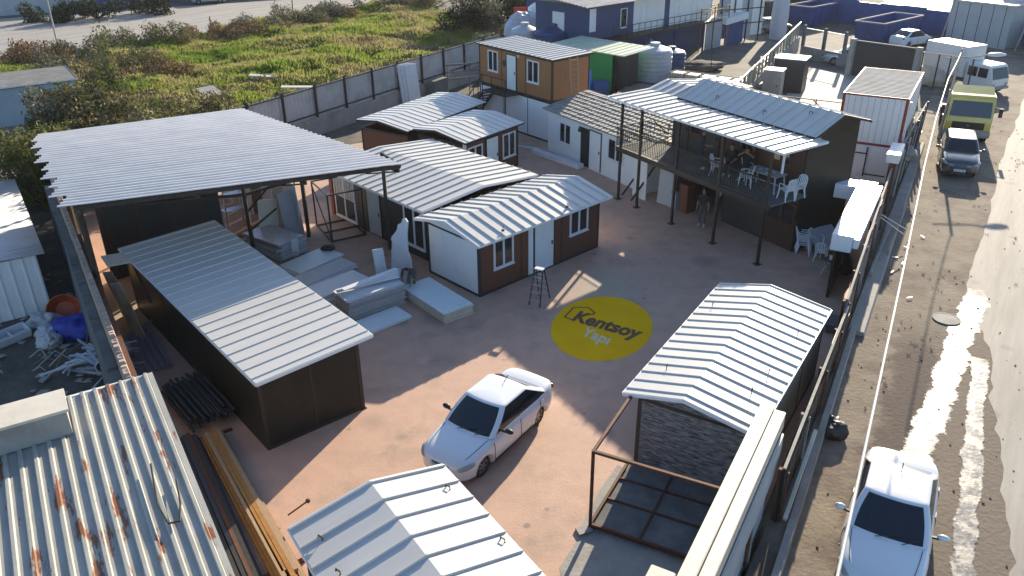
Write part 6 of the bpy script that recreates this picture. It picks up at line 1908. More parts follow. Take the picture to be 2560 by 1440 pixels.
b = MB(); b.tube([(3.1, .05, 0), (3.1, .05, 2.3)], .04, 6); b.build('downpipe', M_FRAMEW, t)
lump('wire_bundle', 'tangled wire and plastic bundle at the corner of the white container', 'wire bundle', (19.6, 38.9), (.5, .9, .4), M_CONC, 51, z=1.5)
for k in range(10):
    x_, y_, _ = F(27 + k * 1.15, .1 + .02 * k)
    b = MB(); b.beam((x_, y_, 0), (x_ + .1, y_, 2.4), .08); tag(b.build('fence_post', M_STEEL if k % 2 else M_CONC), 'thin post of the far wire fence beside the white container', 'post', 'posts of the far wire fence')

# ------------------------------------------------------------------ divider wall with slatted top, and cross wall
o_, a_, l_ = line((13.7, 49.6), (25.6, 73.6))
t = thing('divider_wall', 'rendered divider wall with slatted railing between the two rear yards', 'wall', o_, a_)
b = MB(); b.box(-1, -.1, 0, l_, .1, 1.25); b.build('wall', M_CONC, t)
x = -1
while x < l_:
    b = MB(); b.box(x - .05, -.05, 1.251, x + .05, .05, 2.4); b.build('post', M_CONC, t); x += 1.5
b = MB(); b.box(-1, -.04, 2.401, l_, .04, 2.47); b.build('top_rail', M_CREAM, t)
x = -1; k = 0
b = MB()
while x < l_:
    if k % 3: b.box(x, .052, 1.3, x + .34, .075, 2.35 - .12 * (k % 2))
    x += .42; k += 1
b.build('slats', mat('greenish_slats', (.33, .34, .24), (.25, .26, .19), 2, .7), t)
o_, a_, l_ = line((25.0, 71.0), (27.2, 66.7))
o_, a_, l_ = line((24.9, 70.6), (28.0, 65.0))
t = thing('low_wall', 'low pale wall with dark posts at the far side of the pale yard', 'wall', o_, a_)
b = MB(); b.box(0, -.1, 0, l_, .1, 1.0); b.build('wall', M_CONC, t)
for x in (.1, 2.3, 4.4):
    b = MB(); b.box(x - .1, -.12, 1.001, x + .1, .12, 2.7); b.build('post', M_CONCD, t)
b = MB(); b.box(.2, -.03, 2.4, 4.5, .03, 2.46); b.build('rail', M_CREAM, t)
t = thing('sheet_gate', 'black sheet gate between two concrete pillars', 'gate', (26.5, 63.3, 0), -49)
b = MB(); b.box(0, -.04, .05, 4.5, .04, 2.62); b.build('sheet', M_CHAR, t)
b = MB(); b.box(-.05, -.06, 2.621, 4.55, .06, 2.68); b.build('top_rail', M_CONC, t)
for x in (-.45, 4.6):
    b = MB(); b.box(x, -.2, 0, x + .38, .2, 2.75); b.build('pillar', M_CONC, t)
t = thing('wire_fence', 'wire mesh fence bay with thin posts right of the black gate', 'fence', (29.8, 59.3, 0), -47)
for x in (0, 1.1, 1.9, 3.4):
    b = MB(); b.box(x - .04, -.04, 0, x + .04, .04, 2.5); b.build('post', M_STEEL, t)
b = MB(); b.box(0, -.03, 2.44, 3.4, .03, 2.5); b.build('top_rail', M_CONC, t)
b = MB()
for k in range(24): b.beam((k * .14, .0, .2), (k * .14, 0, 2.42), .008)
for k in range(14): b.beam((0, .005, .3 + k * .16), (3.3, .005, .3 + k * .16), .008)
b.build('mesh', M_CONC, t)
lump('sand_heap', 'pale sand heap behind the wire mesh fence bay', 'sand heap', (31.5, 60.3), (1.5, 1.3, .8), M_PALE, 61)
def simple_cab(name, label, c, deg, l, w_, h, m, roofm, cat='cabinet'):
    t = thing(name, label, cat, (c[0], c[1], 0), deg)
    b = MB(); b.box(0, 0, 0, l, w_, h); b.build('casing', m, t)
    b = MB(); b.box(-.06, -.06, h + .002, l + .06, w_ + .06, h + .07); b.build('top', roofm, t)
    b = MB(); b.box(.1, -.02, .1, l - .1, -.002, h - .1); d = b.build('door', m, t)
    b = MB(); b.box(l - .25, -.05, h * .5, l - .2, -.021, h * .5 + .15); b.build('handle', M_STEEL, d)
    return t
simple_cab('guard_booth', 'dark grey booth with pale roof standing by the divider wall', (18.9, 58.6), -30, 2.1, 1.6, 2.3, M_CHAR, M_PANEL, 'booth')
simple_cab('white_cabinet', 'narrow pale cabinet with white top beside the dark booth', (17.3, 55.6), -30, 1.2, 1.0, 2.1, M_CONC, M_PANEL)
# steel bar gate across the pale yard
t = thing('bar_gate', 'thin steel bar frame crossing the pale yard behind the two storey building', 'gate', (14.2, 48.6, 0), -31)
b = MB(); b.beam((0, 0, 2.3), (8.2, 0, 2.3), .05); b.beam((0, 0, 0), (0, 0, 2.3), .06); b.beam((4.1, 0, 0), (4.1, 0, 2.35), .06); b.beam((8.2, 0, 0), (8.2, 0, 2.6), .06); b.beam((3.9, 0, 2.3), (6.4, 0, .3), .05)
b.build('frame', M_RUST, t)

# ------------------------------------------------------------------ middle rear yard: green shed, tanks, crates, timber
t = thing('green_shed', 'bright green walled shed with pale lean-to roof, open at the right', 'shed', (3.4, 62.5, 0), -46)
b = MB(); b.box(0, 0, 0, 5.6, .08, 2.75); b.build('front_wall', M_GREEN, t)
b = MB(); b.box(0, .081, 0, .08, 3, 2.8); b.box(.081, 2.92, 0, 5.6, 3.0, 2.8); b.build('wall', M_GREEN, t)
b = MB(); b.box(5.62, .2, 0, 5.7, 2.9, 2.6); b.box(5.701, .5, 0, 6.6, .58, 2.3); b.build('end_wall_and_opening_shade', M_CHAR, t)  # end wall, plus a charcoal sheet whose colour stands for shade in the opening
rib_roof(t, [(-.35, 2.82), (3.2, 2.95)], -.2, 6.9, .6, mat('pale_green_roof', (.55, .60, .45), (.48, .53, .40), 1, .45), rh=.03)
def tank(name, label, c, r, h, m, ribs=True):
    t = thing(name, label, 'water tank', (c[0], c[1], c[2] if len(c) > 2 else 0))
    b = MB(); pr = [(.01, 0), (r * .96, 0), (r, .08)]
    nr = 6
    if ribs:
        for k in range(nr):
            z0_, z1_ = h * (.08 + .82 * k / nr), h * (.08 + .82 * (k + 1) / nr)
            pr += [(r, z0_ + .02), (r, z1_ - .06), (r * .965, z1_ - .03)]
    pr += [(r, h * .9), (r * .9, h * .97), (r * .3, h * 1.08), (.01, h * 1.08)]
    b.lathe(pr, 28); b.build('tank', m, t, smooth=False)
    b = MB(); b.lathe([(.01, h * 1.085), (r * .28, h * 1.085), (r * .28, h * 1.16), (.01, h * 1.17)], 18); b.build('lid', m, t)
    return t
tank('water_tank', 'large grey white ribbed water tank with snowy looking top in the rear yard', (11.0, 62.6), 1.35, 2.4, M_TANKG)
tank('water_tank', 'darker water tank half hidden behind the large grey white one', (12.6, 64.2), 1.1, 1.9, M_NAVY)
tank('water_tank', 'navy water tank with a white lid behind the orange cabin roof', (3.5, 67.5), 1.5, 3.0, M_NAVY)
tank('water_tank', 'white tank beside the navy tank behind the orange cabin roof', (1.3, 69.8), 1.2, 2.8, M_TANKG)
tank('water_tank', 'small pale green tank in the shade below the blue building', (12.0, 71.0), .7, 1.4, M_PANELG)
b = MB(); b.lathe([(.01, 0), (.28, 0), (.28, .9), (.01, .9)], 16); o = b.build('blue_drum', M_BLUEL); o.location = (5.6, 58.2, 0); tag(o, 'blue drum standing beside the green wall', 'drum')
slab('blue_crate', 'blue crate on the ground at the corner of the green shed', 'crate', (6.3, 57.8), 20, 1.2, 1.0, 1.0, M_BLUE, 0)
slab('blue_board', 'tall blue board leaning beside the orange cabin corner', 'board', (5.3, 56.7), -40, .6, .08, 2.0, M_BLUEL, 0, (-8, 0))
# crates of bottles in wire cages
t0_ = None
for k in range(7):
    t = thing('wire_crate', 'white bottle filled wire crate in the row behind the two storey building', 'crate', (11.9 + .93 * k, 60.6 - .72 * k, 0), -36, 'wire crates in the rear yard')
    b = MB(); b.box(.06, .06, .12, 1.0, 1.0, .95); b.build('contents', mat('bottle_white', (.60, .62, .54), (.40, .42, .36), 9, .5, bump=.6), t)
    b = MB()
    for z in (.1, .4, .7, 1.0):
        for (p, q) in (((0, 0), (1.06, 0)), ((1.06, 0), (1.06, 1.06)), ((1.06, 1.06), (0, 1.06)), ((0, 1.06), (0, 0))): b.beam((*p, z), (*q, z), .03)
    for i in range(6):
        for (x, y) in ((i * .21, 0), (i * .21, 1.06), (0, i * .21), (1.06, i * .21)): b.beam((x, y, 0), (x, y, 1.0), .025)
    b.build('cage', M_CONC, t)
for k in range(3):
    slab('plywood_stack', ['pale plywood sheets leaning on the divider wall, farthest', 'tan plywood sheets leaning on the divider wall, middle of the pile', 'brown board pile at the near end of the divider wall'][k], 'boards', (21.8 - 2.0 * k, 68.0 - 3.9 * k), 63 + 5 * k, 3.0, 1.6, .5 - .1 * k, [M_CREAM, M_WOOD, M_CARDB][k], .05, (0, 0))
for k in range(16):
    f = rnd.random(); a = R(63 + rnd.uniform(-25, 25)); cx, cy = 16.4 + 5.5 * f + rnd.uniform(-.6, .6), 57.5 + 11 * f; l = rnd.uniform(.6, 1.4)
    b = MB(); b.beam((cx - l * math.cos(a), cy - l * math.sin(a), .55 + .02 * k), (cx + l * math.cos(a), cy + l * math.sin(a), .6 + .02 * k), .14, .05)
    tag(b.build('timber', M_WOOD if k % 3 else M_CREAM), 'loose timber on the plywood pile along the divider wall', 'timber', 'timbers on the plywood pile')
b = MB(); b.tube([(15.4, 62.5, 0), (15.3, 62.6, 2.6)], .03, 6); tag(b.build('thin_pole', M_STEEL), 'thin dark pole standing in the middle rear yard', 'pole')
lump('sand_heap', 'low sandy heap in the middle rear yard behind the wire crates', 'sand heap', (14.5, 66.0), (2.6, 1.4, .45), M_VERGE, 71)
lump('sand_heap', 'yellowish straw heap at the corner of the tiled roof', 'heap', (7.0, 50.0), (1.3, 1.6, 1.3), M_WOOD, 77)
lump('wheelbarrow_heap', 'small heap of grey rubble by the large water tank', 'rubble heap', (9.6, 58.2), (1.6, 1.0, .4), M_LOT, 79)

# blue two storey building with corrugated roof
t = thing('blue_building', 'navy blue two storey workshop with white corrugated roof and an outside gallery', 'building', (6.2, 64.8, 0), 42)
b = MB(); b.box(0, 0, 2.6, 16, 6.0, 5.1); b.box(.05, .6, 0, 16, 6, 2.59); b.build('wall', M_NAVY, t)
b = MB(); b.box(5.2, -.02, 2.62, 9.2, -.001, 5.08); b.box(9.9, -.02, 2.62, 15.9, -.001, 5.08); b.build('white_cladding', M_PANEL, t)
Ff = ((0, 0, 0), (1, 0), (0, -1))
for (u0, u1) in ((3.6, 4.4), (6.1, 6.9), (10.5, 11.2), (13.0, 13.8)):
    window(t, Ff, u0, u1, 3.1, 4.6, 1)
b = MB(); b.fbox(Ff, -.0, .7, 3.2, 4.9, .001, .03); b.build('white_door', M_FRAMEW, t)
Fl = ((0, 6, 0), (0, -1), (-1, 0))
b = MB(); b.fbox(Fl, 2.0, 3.3, 2.8, 4.4, 0, .05); b.build('white_board', M_FRAMEW, t)
b = MB()
nn_ = 110
for xa in range(nn_ + 1):
    y = -.7 + 7.4 * xa / nn_
    for xx in (-.9, 8, 17):
        b.v.append((xx, y, 5.2 + .035 * math.sin(y * 2 * PI / .40) + .09 * y))
for i in range(nn_):
    for j in range(2): b.f.append([i * 3 + j, (i + 1) * 3 + j, (i + 1) * 3 + j + 1, i * 3 + j + 1]); b.mi.append(0)
b.build('roof', M_OLDW, t, smooth=True)
b = MB(); b.box(1.5, -1.2, 2.45, 16, -.03, 2.6); b.build('gallery_floor', M_STEEL, t)
b = MB(); b.beam((1.5, -1.2, 3.5), (16, -1.2, 3.5), .05); b.beam((1.5, -1.2, 3.05), (16, -1.2, 3.05), .03)
for k in range(20): b.beam((1.5 + k * .76, -1.2, 2.6), (1.5 + k * .76, -1.2, 3.5), .03)
b.build('gallery_rail', M_STEEL, t)
for x in (1.6, 5.5, 9.5, 13.5):
    b = MB(); b.beam((x, -1.15, 0), (x, -1.15, 2.45), .12); b.build('gallery_post', M_NAVY, t)
t = thing('pallet_scaffold', 'jumble of yellow rails and white sheets at the end of the blue building', 'scaffold', (16.8, 73.6, 0), 42)
b = MB(); b.box(0, 0, 2.5, 4.2, 1.2, 2.62); b.build('platform', M_CREAM, t)
b = MB()
for (x, y) in ((0, 0), (4.2, 0), (0, 1.2), (4.2, 1.2), (2, 0)): b.beam((x, y, 0), (x, y, 3.6), .08)
b.beam((0, 0, 3.5), (4.2, 0, 3.5), .06); b.beam((0, 0, 3.1), (4.2, 0, 3.2), .05); b.beam((0, 1.2, 3.5), (4.2, 1.2, 3.5), .06)
b.build('rails', M_PIPEY, t)
b = MB(); b.hexa([(3.5, -.3, 1.9), (7, -.3, 2.1), (7, .9, 2.3), (3.5, .9, 2.1), (3.5, -.3, 2.4), (7, -.3, 2.7), (7, .9, 2.8), (3.5, .9, 2.6)]); b.build('white_sheet', M_PANEL, t)
b = MB(); b.box(1, .05, 0, 3.4, .1, 2.4); b.build('white_door', M_PANELG, t)
b = MB(); b.box(4.3, .2, 0, 7.2, .3, 1.9); b.build('blue_wall', M_BLUE, t)
t = thing('sheet_hoarding', 'tall white sheet hoarding on dark posts beside the black car', 'hoarding', (19.2, 77.3, 0), 24)
for k in range(4):
    b = MB(); b.box(k * 1.3, -.03, .4 + .1 * (k % 2), k * 1.3 + 1.27, .03, 4.6 - .5 * (k % 2)); b.build('sheet', M_PANEL if k % 2 else M_PANELG, t)
for k in range(4):
    b = MB(); b.box(.2 + 1.5 * k, -.12, 0, .3 + 1.5 * k, -.031, 4.0); b.build('post', M_STEEL, t)
b = MB(); b.box(0, -.09, 2.9, 5.2, -.0305, 2.98); b.box(0, -.09, 1.6, 5.2, -.0305, 1.68); b.build('rail', M_STEEL, t)
b = MB(); b.lathe([(.01, 0), (.75, 0), (.8, 2.0), (.7, 4.2), (.3, 4.6), (.01, 4.6)], 18, (25.6, 79.6, 0)); tag(b.build('white_silo', M_TANKG), 'tall whitish round silo behind the hoarding', 'silo')

# wrapped machine / white truck beside the blue building
t = thing('wrapped_machine', 'grey and white machine covered in crumpled sheets left of the blue building', 'machine', (1.6, 73.2, 0), 40)
def lumpc(nm, c, r, m, seed, parent):
    b = MB(); b.ball((0, 0, 0), 1, 20, 14); pts = []
    for v in b.v:
        k = 1 + .30 * noise.noise((v[0] * 1.4 + seed, v[1] * 1.4, v[2] * 1.4)) + .16 * noise.noise((v[0] * 4 + seed, v[1] * 4, v[2] * 4))
        pts.append((c[0] + v[0] * r[0] * k, c[1] + v[1] * r[1] * k, max(.02, c[2] + v[2] * r[2] * k)))
    b.v = pts; return b.build(nm, m, parent)
lumpc('drum', (0, 0, 2.3), (2.2, 1.5, 1.5), M_TANKG, 2, t); lumpc('sheet', (1.8, .3, 2.9), (1.4, 1.3, 1.3), M_PANEL, 5, t); lumpc('base', (.2, -.8, 1.2), (2.6, 1.0, 1.1), M_PANELG, 9, t)
b = MB(); b.box(2.0, -.6, 3.0, 3.3, .9, 4.6); b.build('cab', M_PANEL, t, bevel=.15)
b = MB(); b.box(2.1, -.62, 3.7, 3.2, -.601, 4.3); b.build('window', M_GLASS, t)
b = MB(); b.beam((-.2, -1.4, 0), (-.3, -1.5, 3.0), .1); b.beam((-1.0, -1.5, 0), (-.9, -1.3, 2.4), .1); b.build('struts', M_STEEL, t)

# skips and blue perimeter wall
def skip(label, c, deg, l, w_, h, m):
    t = thing('skip_container', label, 'skip', (c[0], c[1], 0), deg)
    b = MB()
    fl_ = .5
    o_ = [(-l / 2 + fl_, -w_ / 2), (l / 2 - fl_, -w_ / 2), (l / 2 - fl_, w_ / 2), (-l / 2 + fl_, w_ / 2)]
    T_ = [(-l / 2, -w_ / 2), (l / 2, -w_ / 2), (l / 2, w_ / 2), (-l / 2, w_ / 2)]
    b.add([(x, y, .1) for x, y in o_] + [(x, y, h) for x, y in T_], [(0, 3, 2, 1), (0, 1, 5, 4), (1, 2, 6, 5), (2, 3, 7, 6), (3, 0, 4, 7)])
    o = b.build('tub', m, t)
    md = o.modifiers.new('s', 'SOLIDIFY'); md.thickness = .08; applied(o)
    b = MB()
    for i in range(4):
        p, q = T_[i], T_[(i + 1) % 4]; b.beam((*p, h + .03), (*q, h + .03), .14, .12)
    b.build('rim', M_CONC, t)
    for k in range(5):
        x = -l / 2 + .9 + k * (l - 1.8) / 4
        for s_ in (-1, 1):
            b = MB(); b.box(x - .06, s_ * (w_ / 2 + .005) - .05, .1, x + .06, s_ * (w_ / 2 + .005) + .05, h - .05)
            b.build('rib', m, t)
    return t
skip('dark blue skip with pale rim standing before the blue wall near the white car', (35.6, 78.6), 40, 7.4, 2.8, 1.9, M_BLUE)
skip('blue skip with white rim beside the black car', (32.3, 89.0), 40, 6.0, 2.6, 1.9, M_BLUE)
skip('grey brown skip at the top edge next to the blue one', (28.2, 90.6), 40, 5.6, 2.6, 2.3, M_CHAR)
o_, a_, l_ = line((26, 100.5), (46.6, 73.6))
t = thing('blue_wall', 'long blue painted wall around the far lot', 'wall', o_, a_)
b = MB()
x = 0
while x < l_:
    b.box(x, -.08, 0, x + 2.35, .08, 2.35 + .1 * math.sin(x)); x += 2.37
b.build('wall', M_BLUE, t)
t = thing('blue_container', 'bright blue container behind the blue wall at the top right', 'container', (45.3, 86.5, 0), -52)
b = MB(); b.box(0, 0, 0, 6, 2.5, 2.6)
for k in range(20): b.box(.1 + k * .3, -.03, .1, .22 + k * .3, -.001, 2.5)
b.build('body', M_BLUEL, t)
b = MB(); b.box(-.02, -.04, 2.601, 6.02, 2.52, 2.68); b.build('roof', M_BLUEL, t)
t = thing('panel_cabin', 'pale panelled cabin above the blue wall at the top right', 'cabin', (40.7, 77.7, 0), -58)
b = MB(); b.box(0, 0, 0, 5.6, 2.6, 3.6); b.build('wall', M_PANELG, t)
b = MB()
for k in range(5): b.box(1.1 * k + .55, -.02, .1, 1.1 * k + .6, -.001, 3.5)
b.build('seams', M_CHAR, t)
b = MB(); b.box(-.15, -.15, 3.602, 5.75, 2.75, 3.72); b.build('roof', M_ROOF, t)
t = thing('grey_house', 'grey block behind the panelled cabin at the top right corner', 'building', (45.5, 78.8, 0), -58)
b = MB(); b.box(0, 0, 0, 5, 3, 5.2); b.build('wall', M_CONC, t)
b = MB(); b.box(.6, -.02, 2.2, 4.2, -.001, 4.2); b.build('window', M_PANELG, t)
b = MB(); b.box(-.1, -.1, 5.202, 5.1, 3.1, 5.35); b.build('roof', M_PANEL, t)
for k, (x, y, dx, h) in enumerate(((38.6, 74.5, .9, 6.5), (44.2, 72.2, 1.2, 6.0))):
    b = MB(); b.tube([(x, y, 0), (x + dx, y, h)], .08, 8, .05); tag(b.build('utility_pole', M_CONC), ['thin pale pole in front of the blue wall', 'leaning pole at the right end of the blue wall'][k], 'pole')
# white wall and bushes along the far street
t = thing('long_white_wall', 'whitish and blue wall along the far street at the top left', 'wall', (-66, 96.5, 0), 31)
b = MB(); b.box(0, 0, 0, 17, .2, 3.0); b.build('white_section', M_PANELG, t)
b = MB(); b.box(17.01, 0, 0, 27, .2, 2.6); b.build('blue_section', M_BLUE, t)
b = MB(); b.box(27.01, 0, 0, 40, .2, 2.4); b.build('grey_section', M_CONCD, t)
t = thing('dark_wall', 'dark grey building side in the shade at the top edge behind the far street', 'wall', (-33, 118, 0), 20)
b = MB(); b.box(0, 0, 0, 26, 3, 3.2); b.build('wall', M_CONCD, t)
for k, (x, y, h) in enumerate(((-45.0, 83.0, 6.5), (-24.2, 94.6, 2.2), (-30.6, 86.0, 1.7), (-20.6, 98.0, 2.4), (-40.5, 72.4, 1.8))):
    b = MB(); b.tube([(x, y, 0), (x + .12, y, h)], .09 if k == 0 else .07, 6, .06); tag(b.build('field_post', M_CONC if k == 0 else M_BARK), ['tall pale pole at the edge of the far street', 'thin leaning post at the top edge of the field', 'short crooked stump post at the street side of the field', 'second thin post near the top edge of the field', 'leaning fence post at the left end of the field'][k], 'post')

# ------------------------------------------------------------------ bushes and trees
def bush(name, label, cat, c, clumps, n, leaf, m, trunk=None, seed=0, m2=None, group=None):
    r_ = np.random.default_rng(seed)
    t = thing(name, label, cat, (c[0], c[1], c[2] if len(c) > 2 else 0), 0, group)
    V_, F_, mi = [], [], []
    wts = np.array([cl[3] * cl[4] * cl[5] for cl in clumps]); wts = wts / wts.sum()
    for _ in range(n):
        cl = clumps[r_.choice(len(clumps), p=wts)]
        d = r_.normal(size=3); d /= np.linalg.norm(d)
        rad = r_.uniform(.25, 1.05) ** .5
        nz = noise.noise((d[0] * 2 + cl[0], d[1] * 2 + cl[1], d[2] * 2))
        rad *= 1 + .35 * nz
        p = np.array(cl[:3]) + d * rad * np.array(cl[3:6])
        if p[2] < .02: p[2] = r_.uniform(.02, .4)
        a = r_.normal(size=3); a /= np.linalg.norm(a); b_ = np.cross(a, r_.normal(size=3)); b_ /= np.linalg.norm(b_)
        l = leaf * r_.uniform(.6, 1.4); wd = l * r_.uniform(.25, .45)
        i0 = len(V_)
        V_ += [tuple(p - a * l / 2), tuple(p + b_ * wd / 2), tuple(p + a * l / 2), tuple(p - b_ * wd / 2)]
        F_.append((i0, i0 + 1, i0 + 2, i0 + 3)); mi.append(1 if (m2 and r_.random() < .3) else 0)
    me = bpy.data.meshes.new('crown'); me.from_pydata(V_, [], F_); me.materials.append(m)
    if m2: me.materials.append(m2); me.polygons.foreach_set('material_index', mi)
    o = bpy.data.objects.new('crown', me); COL.objects.link(o); o.parent = t
    b = MB()
    for k, cl in enumerate(clumps):
        x0, y0 = (trunk or (0, 0))
        for q in range(3):
            e = np.array(cl[:3]) + r_.normal(size=3) * np.array(cl[3:6]) * .45
            b.tube([(x0 + .1 * q, y0, 0), ((x0 + e[0]) * .5, (y0 + e[1]) * .5, e[2] * .45), tuple(e)], .07, 5, .015)
    b.build('trunk', M_BARK, t)
    return t
def rc(seed, n, sx, sy, z0, z1, r0, r1):
    q = random.Random(seed)
    return [(q.uniform(-sx, sx), q.uniform(-sy, sy), q.uniform(z0, z1), q.uniform(r0, r1), q.uniform(r0, r1), q.uniform(r0, r1) * .9) for _ in range(n)]
bush('olive_bush', 'tall olive green and brown bush with thin twigs rising behind the hut', 'bush', (-19.6, 42.2), rc(1, 9, 1.4, 1.3, 1.2, 4.0, .7, 1.2) + [(-2.2, 2.4, 6.4, .5, .5, 1.0), (-2.2, 2.2, 5.2, .7, .7, 1.1), (-2.0, 1.6, 4.2, 1.1, 1.1, 1.1), (-3.2, .5, 3.6, 1.2, 1.1, 1.0)], 6200, .25, M_LEAFO, seed=1, m2=M_LEAFV)
bush('olive_bush', 'wide brownish olive bush in front of the hut doorway', 'bush', (-18.3, 37.4), rc(2, 12, 1.6, 1.5, 1.4, 4.1, .8, 1.1), 6400, .25, M_LEAFO, seed=2, m2=M_STRAW)
bush('olive_bush', 'olive bush left of the shed corner at the left edge', 'bush', (-21.8, 36.0), rc(3, 11, 1.9, 1.8, .8, 3.9, .8, 1.2), 6000, .25, M_LEAFO, seed=3, m2=M_LEAFV)
bush('olive_bush', 'yellowish olive bush between the hut and the shed roof', 'bush', (-17.2, 42.8), rc(4, 10, 1.8, 1.5, .8, 3.6, .8, 1.1), 4800, .24, M_LEAFO, seed=4, m2=M_STRAW)
bush('olive_bush', 'dark olive bush at the lower left edge below the hut', 'bush', (-26.6, 33.6), rc(5, 8, 1.8, 1.8, .5, 2.6, .8, 1.2), 3600, .25, M_LEAFO, seed=5)
bush('olive_bush', 'bushy olive shrub hiding the lower right corner of the hut', 'bush', (-23.4, 41.6), rc(15, 13, 2.2, 1.6, 1.0, 4.3, .8, 1.2), 6800, .25, M_LEAFO, seed=15, m2=M_STRAW)
bush('dry_bush', 'grey bare twiggy bush at the left end of the shed roof edge', 'bush', (-18.6, 46.0), rc(6, 6, 1.2, 1.2, .4, 1.6, .6, 1.0), 1300, .22, M_LEAFG, seed=6, m2=M_STRAW)
bush('dark_bush', 'round almost black bush at the right end of the field', 'bush', (-4.2, 83.0), rc(7, 9, 2.0, 2.0, .8, 3.2, 1.1, 1.7), 4200, .34, M_LEAFD, seed=7)
bush('grey_bush', 'grey feathery bush beside the black one', 'bush', (-2.4, 82.4), rc(8, 7, .9, 1.0, .8, 3.6, .7, 1.2), 2400, .28, M_LEAFG, seed=8)
bush('dark_bush', 'second dark bush with a red thing beside it', 'bush', (-.2, 86.5), rc(9, 8, 1.6, 1.6, .8, 3.8, 1.0, 1.5), 3600, .34, M_LEAFD, seed=9)
bush('russet_bush', 'russet brown bush before the wrapped machine', 'bush', (.1, 75.6), rc(10, 7, 1.1, 1.1, .6, 2.4, .7, 1.1), 2400, .26, M_LEAFR, seed=10, m2=M_STRAW)
bush('grey_bush', 'grey twiggy bush at the foot of the russet bush', 'bush', (-1.6, 72.2), rc(11, 6, 1.3, 1.1, .4, 1.5, .6, .9), 1800, .24, M_LEAFG, seed=11)
bush('grey_bush', 'tall pale grey bush at the top edge behind the red thing', 'bush', (2.6, 88.0), rc(12, 7, 1.4, 1.3, 1, 4, 1.0, 1.4), 2600, .3, M_LEAFG, seed=12)
bush('roadside_bush', 'green roadside bush at the right picture edge', 'bush', (47.2, 69.5), rc(13, 10, 1.4, 3.6, .4, 1.9, .8, 1.3), 3600, .30, M_LEAFV, seed=13, m2=M_LEAFD)
bush('roadside_bush', 'green bush at the end of the blue wall behind the box truck', 'bush', (44.2, 66.2), rc(14, 6, 1.2, 1.6, .3, 1.2, .6, 1.0), 2000, .28, M_LEAFD, seed=14, m2=M_LEAFV)
for k, (x, y) in enumerate(((-52, 95), (-47.5, 97.5), (-43, 100.5))):
    bush('dark_bush', ['leftmost dark bush along the white wall of the far street', 'middle dark bush along the white wall of the far street', 'rightmost dark bush along the white wall of the far street'][k], 'bush', (x, y), rc(20 + k, 7, 2.4, 1.2, .4, 1.5, .8, 1.3), 2200, .35, M_LEAFD, seed=20 + k)
hedge = [(-42.2, 75.5), (-37.2, 71.4), (-33.5, 68.6), (-29.5, 66.3), (-36.0, 67.0), (-35.6, 76.6), (-28.2, 85.0), (-21.5, 94.8), (-13.0, 101.8), (-41, 71.0), (-37.5, 74.6), (-33.8, 78.6), (-30.0, 82.8), (-26.6, 87.2), (-23.4, 92.0), (-19.6, 97.6), (-15.4, 101.5), (-10.6, 101.8)]
for k, (x, y) in enumerate(hedge):
    bush('weed_bush', 'dark brown green weed bush in the row along the street side of the field', 'bush', (x + .9, y - 1.0), rc(40 + k, 13, 3.2, 2.2, .2, .9 + .35 * (k % 3), .6, 1.1), 3000, .26, [M_LEAFR, M_LEAFG, M_LEAFO][k % 3], seed=40 + k, m2=M_STRAW, group='weed bushes along the field edge')
for k, (x, y) in enumerate(((-17.5, 54.5), (-14.5, 56.0), (-20.5, 58.5), (-12.0, 64.0), (-7.5, 72.5), (-29.5, 65.0), (-33.0, 68.5), (-36.5, 67.5))):
    bush('weed_clump', 'low dark weed clump growing in the grass field', 'weeds', (x, y, .2), rc(60 + k, 9, 2.6, 1.6, .0, .5, .4, .8), 1500, .22, [M_LEAFR, M_LEAFG, M_LEAFO][k % 3], seed=60 + k, m2=M_STRAW, group='weed clumps in the field')
for k, (x, y, a, l, lb) in enumerate(((-14.9, 57.4, 10, 2.4, 'pale plank lying in the grass near the corrugated fence'), (-18.3, 60.8, -8, 2.2, 'white board lying in the middle of the grass'), (-16.2, 53.4, -30, 1.2, 'small pale board in the grass by the shed corner'), (-20.0, 55.2, -55, 5.5, 'long grey concrete slab at the left edge of the grass field'))):
    slab('field_board' if k < 3 else 'concrete_slab', lb, 'board' if k < 3 else 'slab', (x, y), a, l, .45 if k < 3 else 1.2, .08 if k < 3 else .35, M_CREAM if k < 3 else M_CONC, fieldz(x, y) + (.35 if k < 3 else .2), (4, 3))
slab('red_sheet', 'bright red sheet hanging between the dark bushes', 'sheet', (1.2, 82.2), 15, 1.5, .08, 2.0, mat('vivid_red', (.55, .03, .03), (.45, .03, .03), 1, .6), .8)
slab('navy_sheet', 'navy sheet beside the red one among the bushes', 'sheet', (2.4, 82.8), 25, 1.6, .08, 1.6, M_NAVY, 2.0)
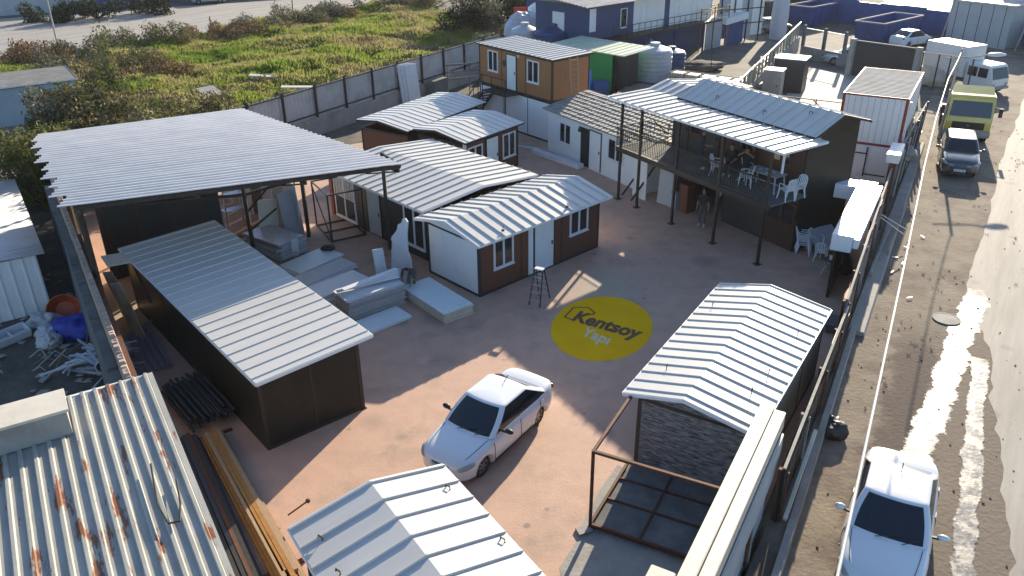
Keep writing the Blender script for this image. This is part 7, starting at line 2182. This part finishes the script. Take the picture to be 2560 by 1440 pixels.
# short grass tufts and stones on the verge
rg = np.random.default_rng(12)
V_, F_ = [], []
for _ in range(260):
    tt = rg.uniform(8, 44); d = rg.uniform(.5, 7.5)
    x, y, _z = F(tt, d)
    if noise.noise((x * .35, y * .35, 7)) < .12: continue
    for k in range(4):
        a = rg.uniform(0, 2 * PI); h = rg.uniform(.03, .13); wd = .012
        V_ += [(x - wd, y, 0), (x + wd, y, 0), (x + h * .7 * math.cos(a), y + h * .7 * math.sin(a), h)]
        i0 = len(V_) - 3; F_.append((i0, i0 + 1, i0 + 2)); x += rg.uniform(-.06, .06); y += rg.uniform(-.06, .06)
me = bpy.data.meshes.new('verge_grass'); me.from_pydata(V_, [], F_); me.materials.append(M_STRAW)
o = bpy.data.objects.new('verge_grass', me); COL.objects.link(o); tag(o, 'short dry grass tufts on the roadside verge', 'grass', kind='stuff')
b = MB()
for _ in range(320):
    tt = rg.uniform(-6, 44); d = rg.uniform(.9, 8.2); x, y, _z = F(tt, d); s_ = rg.uniform(.008, .028)
    b.hexa([(x + dx * s_ * rg.uniform(.6, 1.2), y + dy * s_ * rg.uniform(.6, 1.2), dz_ * s_) for dz_ in (0, 1) for (dx, dy) in ((-1, -1), (1, -1), (1, 1), (-1, 1))])
tag(b.build('pebbles', M_VERGE), 'pebbles scattered over the roadside verge', 'pebbles', kind='stuff')

# thin morning air: one closed box of pale haze round the whole place
m = bpy.data.materials.new('haze_air')
m.use_nodes = True
t_ = m.node_tree
t_.nodes.remove(t_.nodes['Principled BSDF'])
pv = t_.nodes.new('ShaderNodeVolumePrincipled')
pv.inputs['Color'].default_value = (.93, .95, 1.0, 1)
pv.inputs['Density'].default_value = .00014
pv.inputs['Anisotropy'].default_value = .35
t_.links.new(pv.outputs[0], t_.nodes['Material Output'].inputs['Volume'])
b = MB(); b.box(-150, -40, -1.1, 150, 190, 18)
hz = b.build('haze', m)
hz['kind'] = 'stuff'
hz['label'] = 'thin pale haze in the low sunlight over the yard'
bpy.context.view_layer.update()
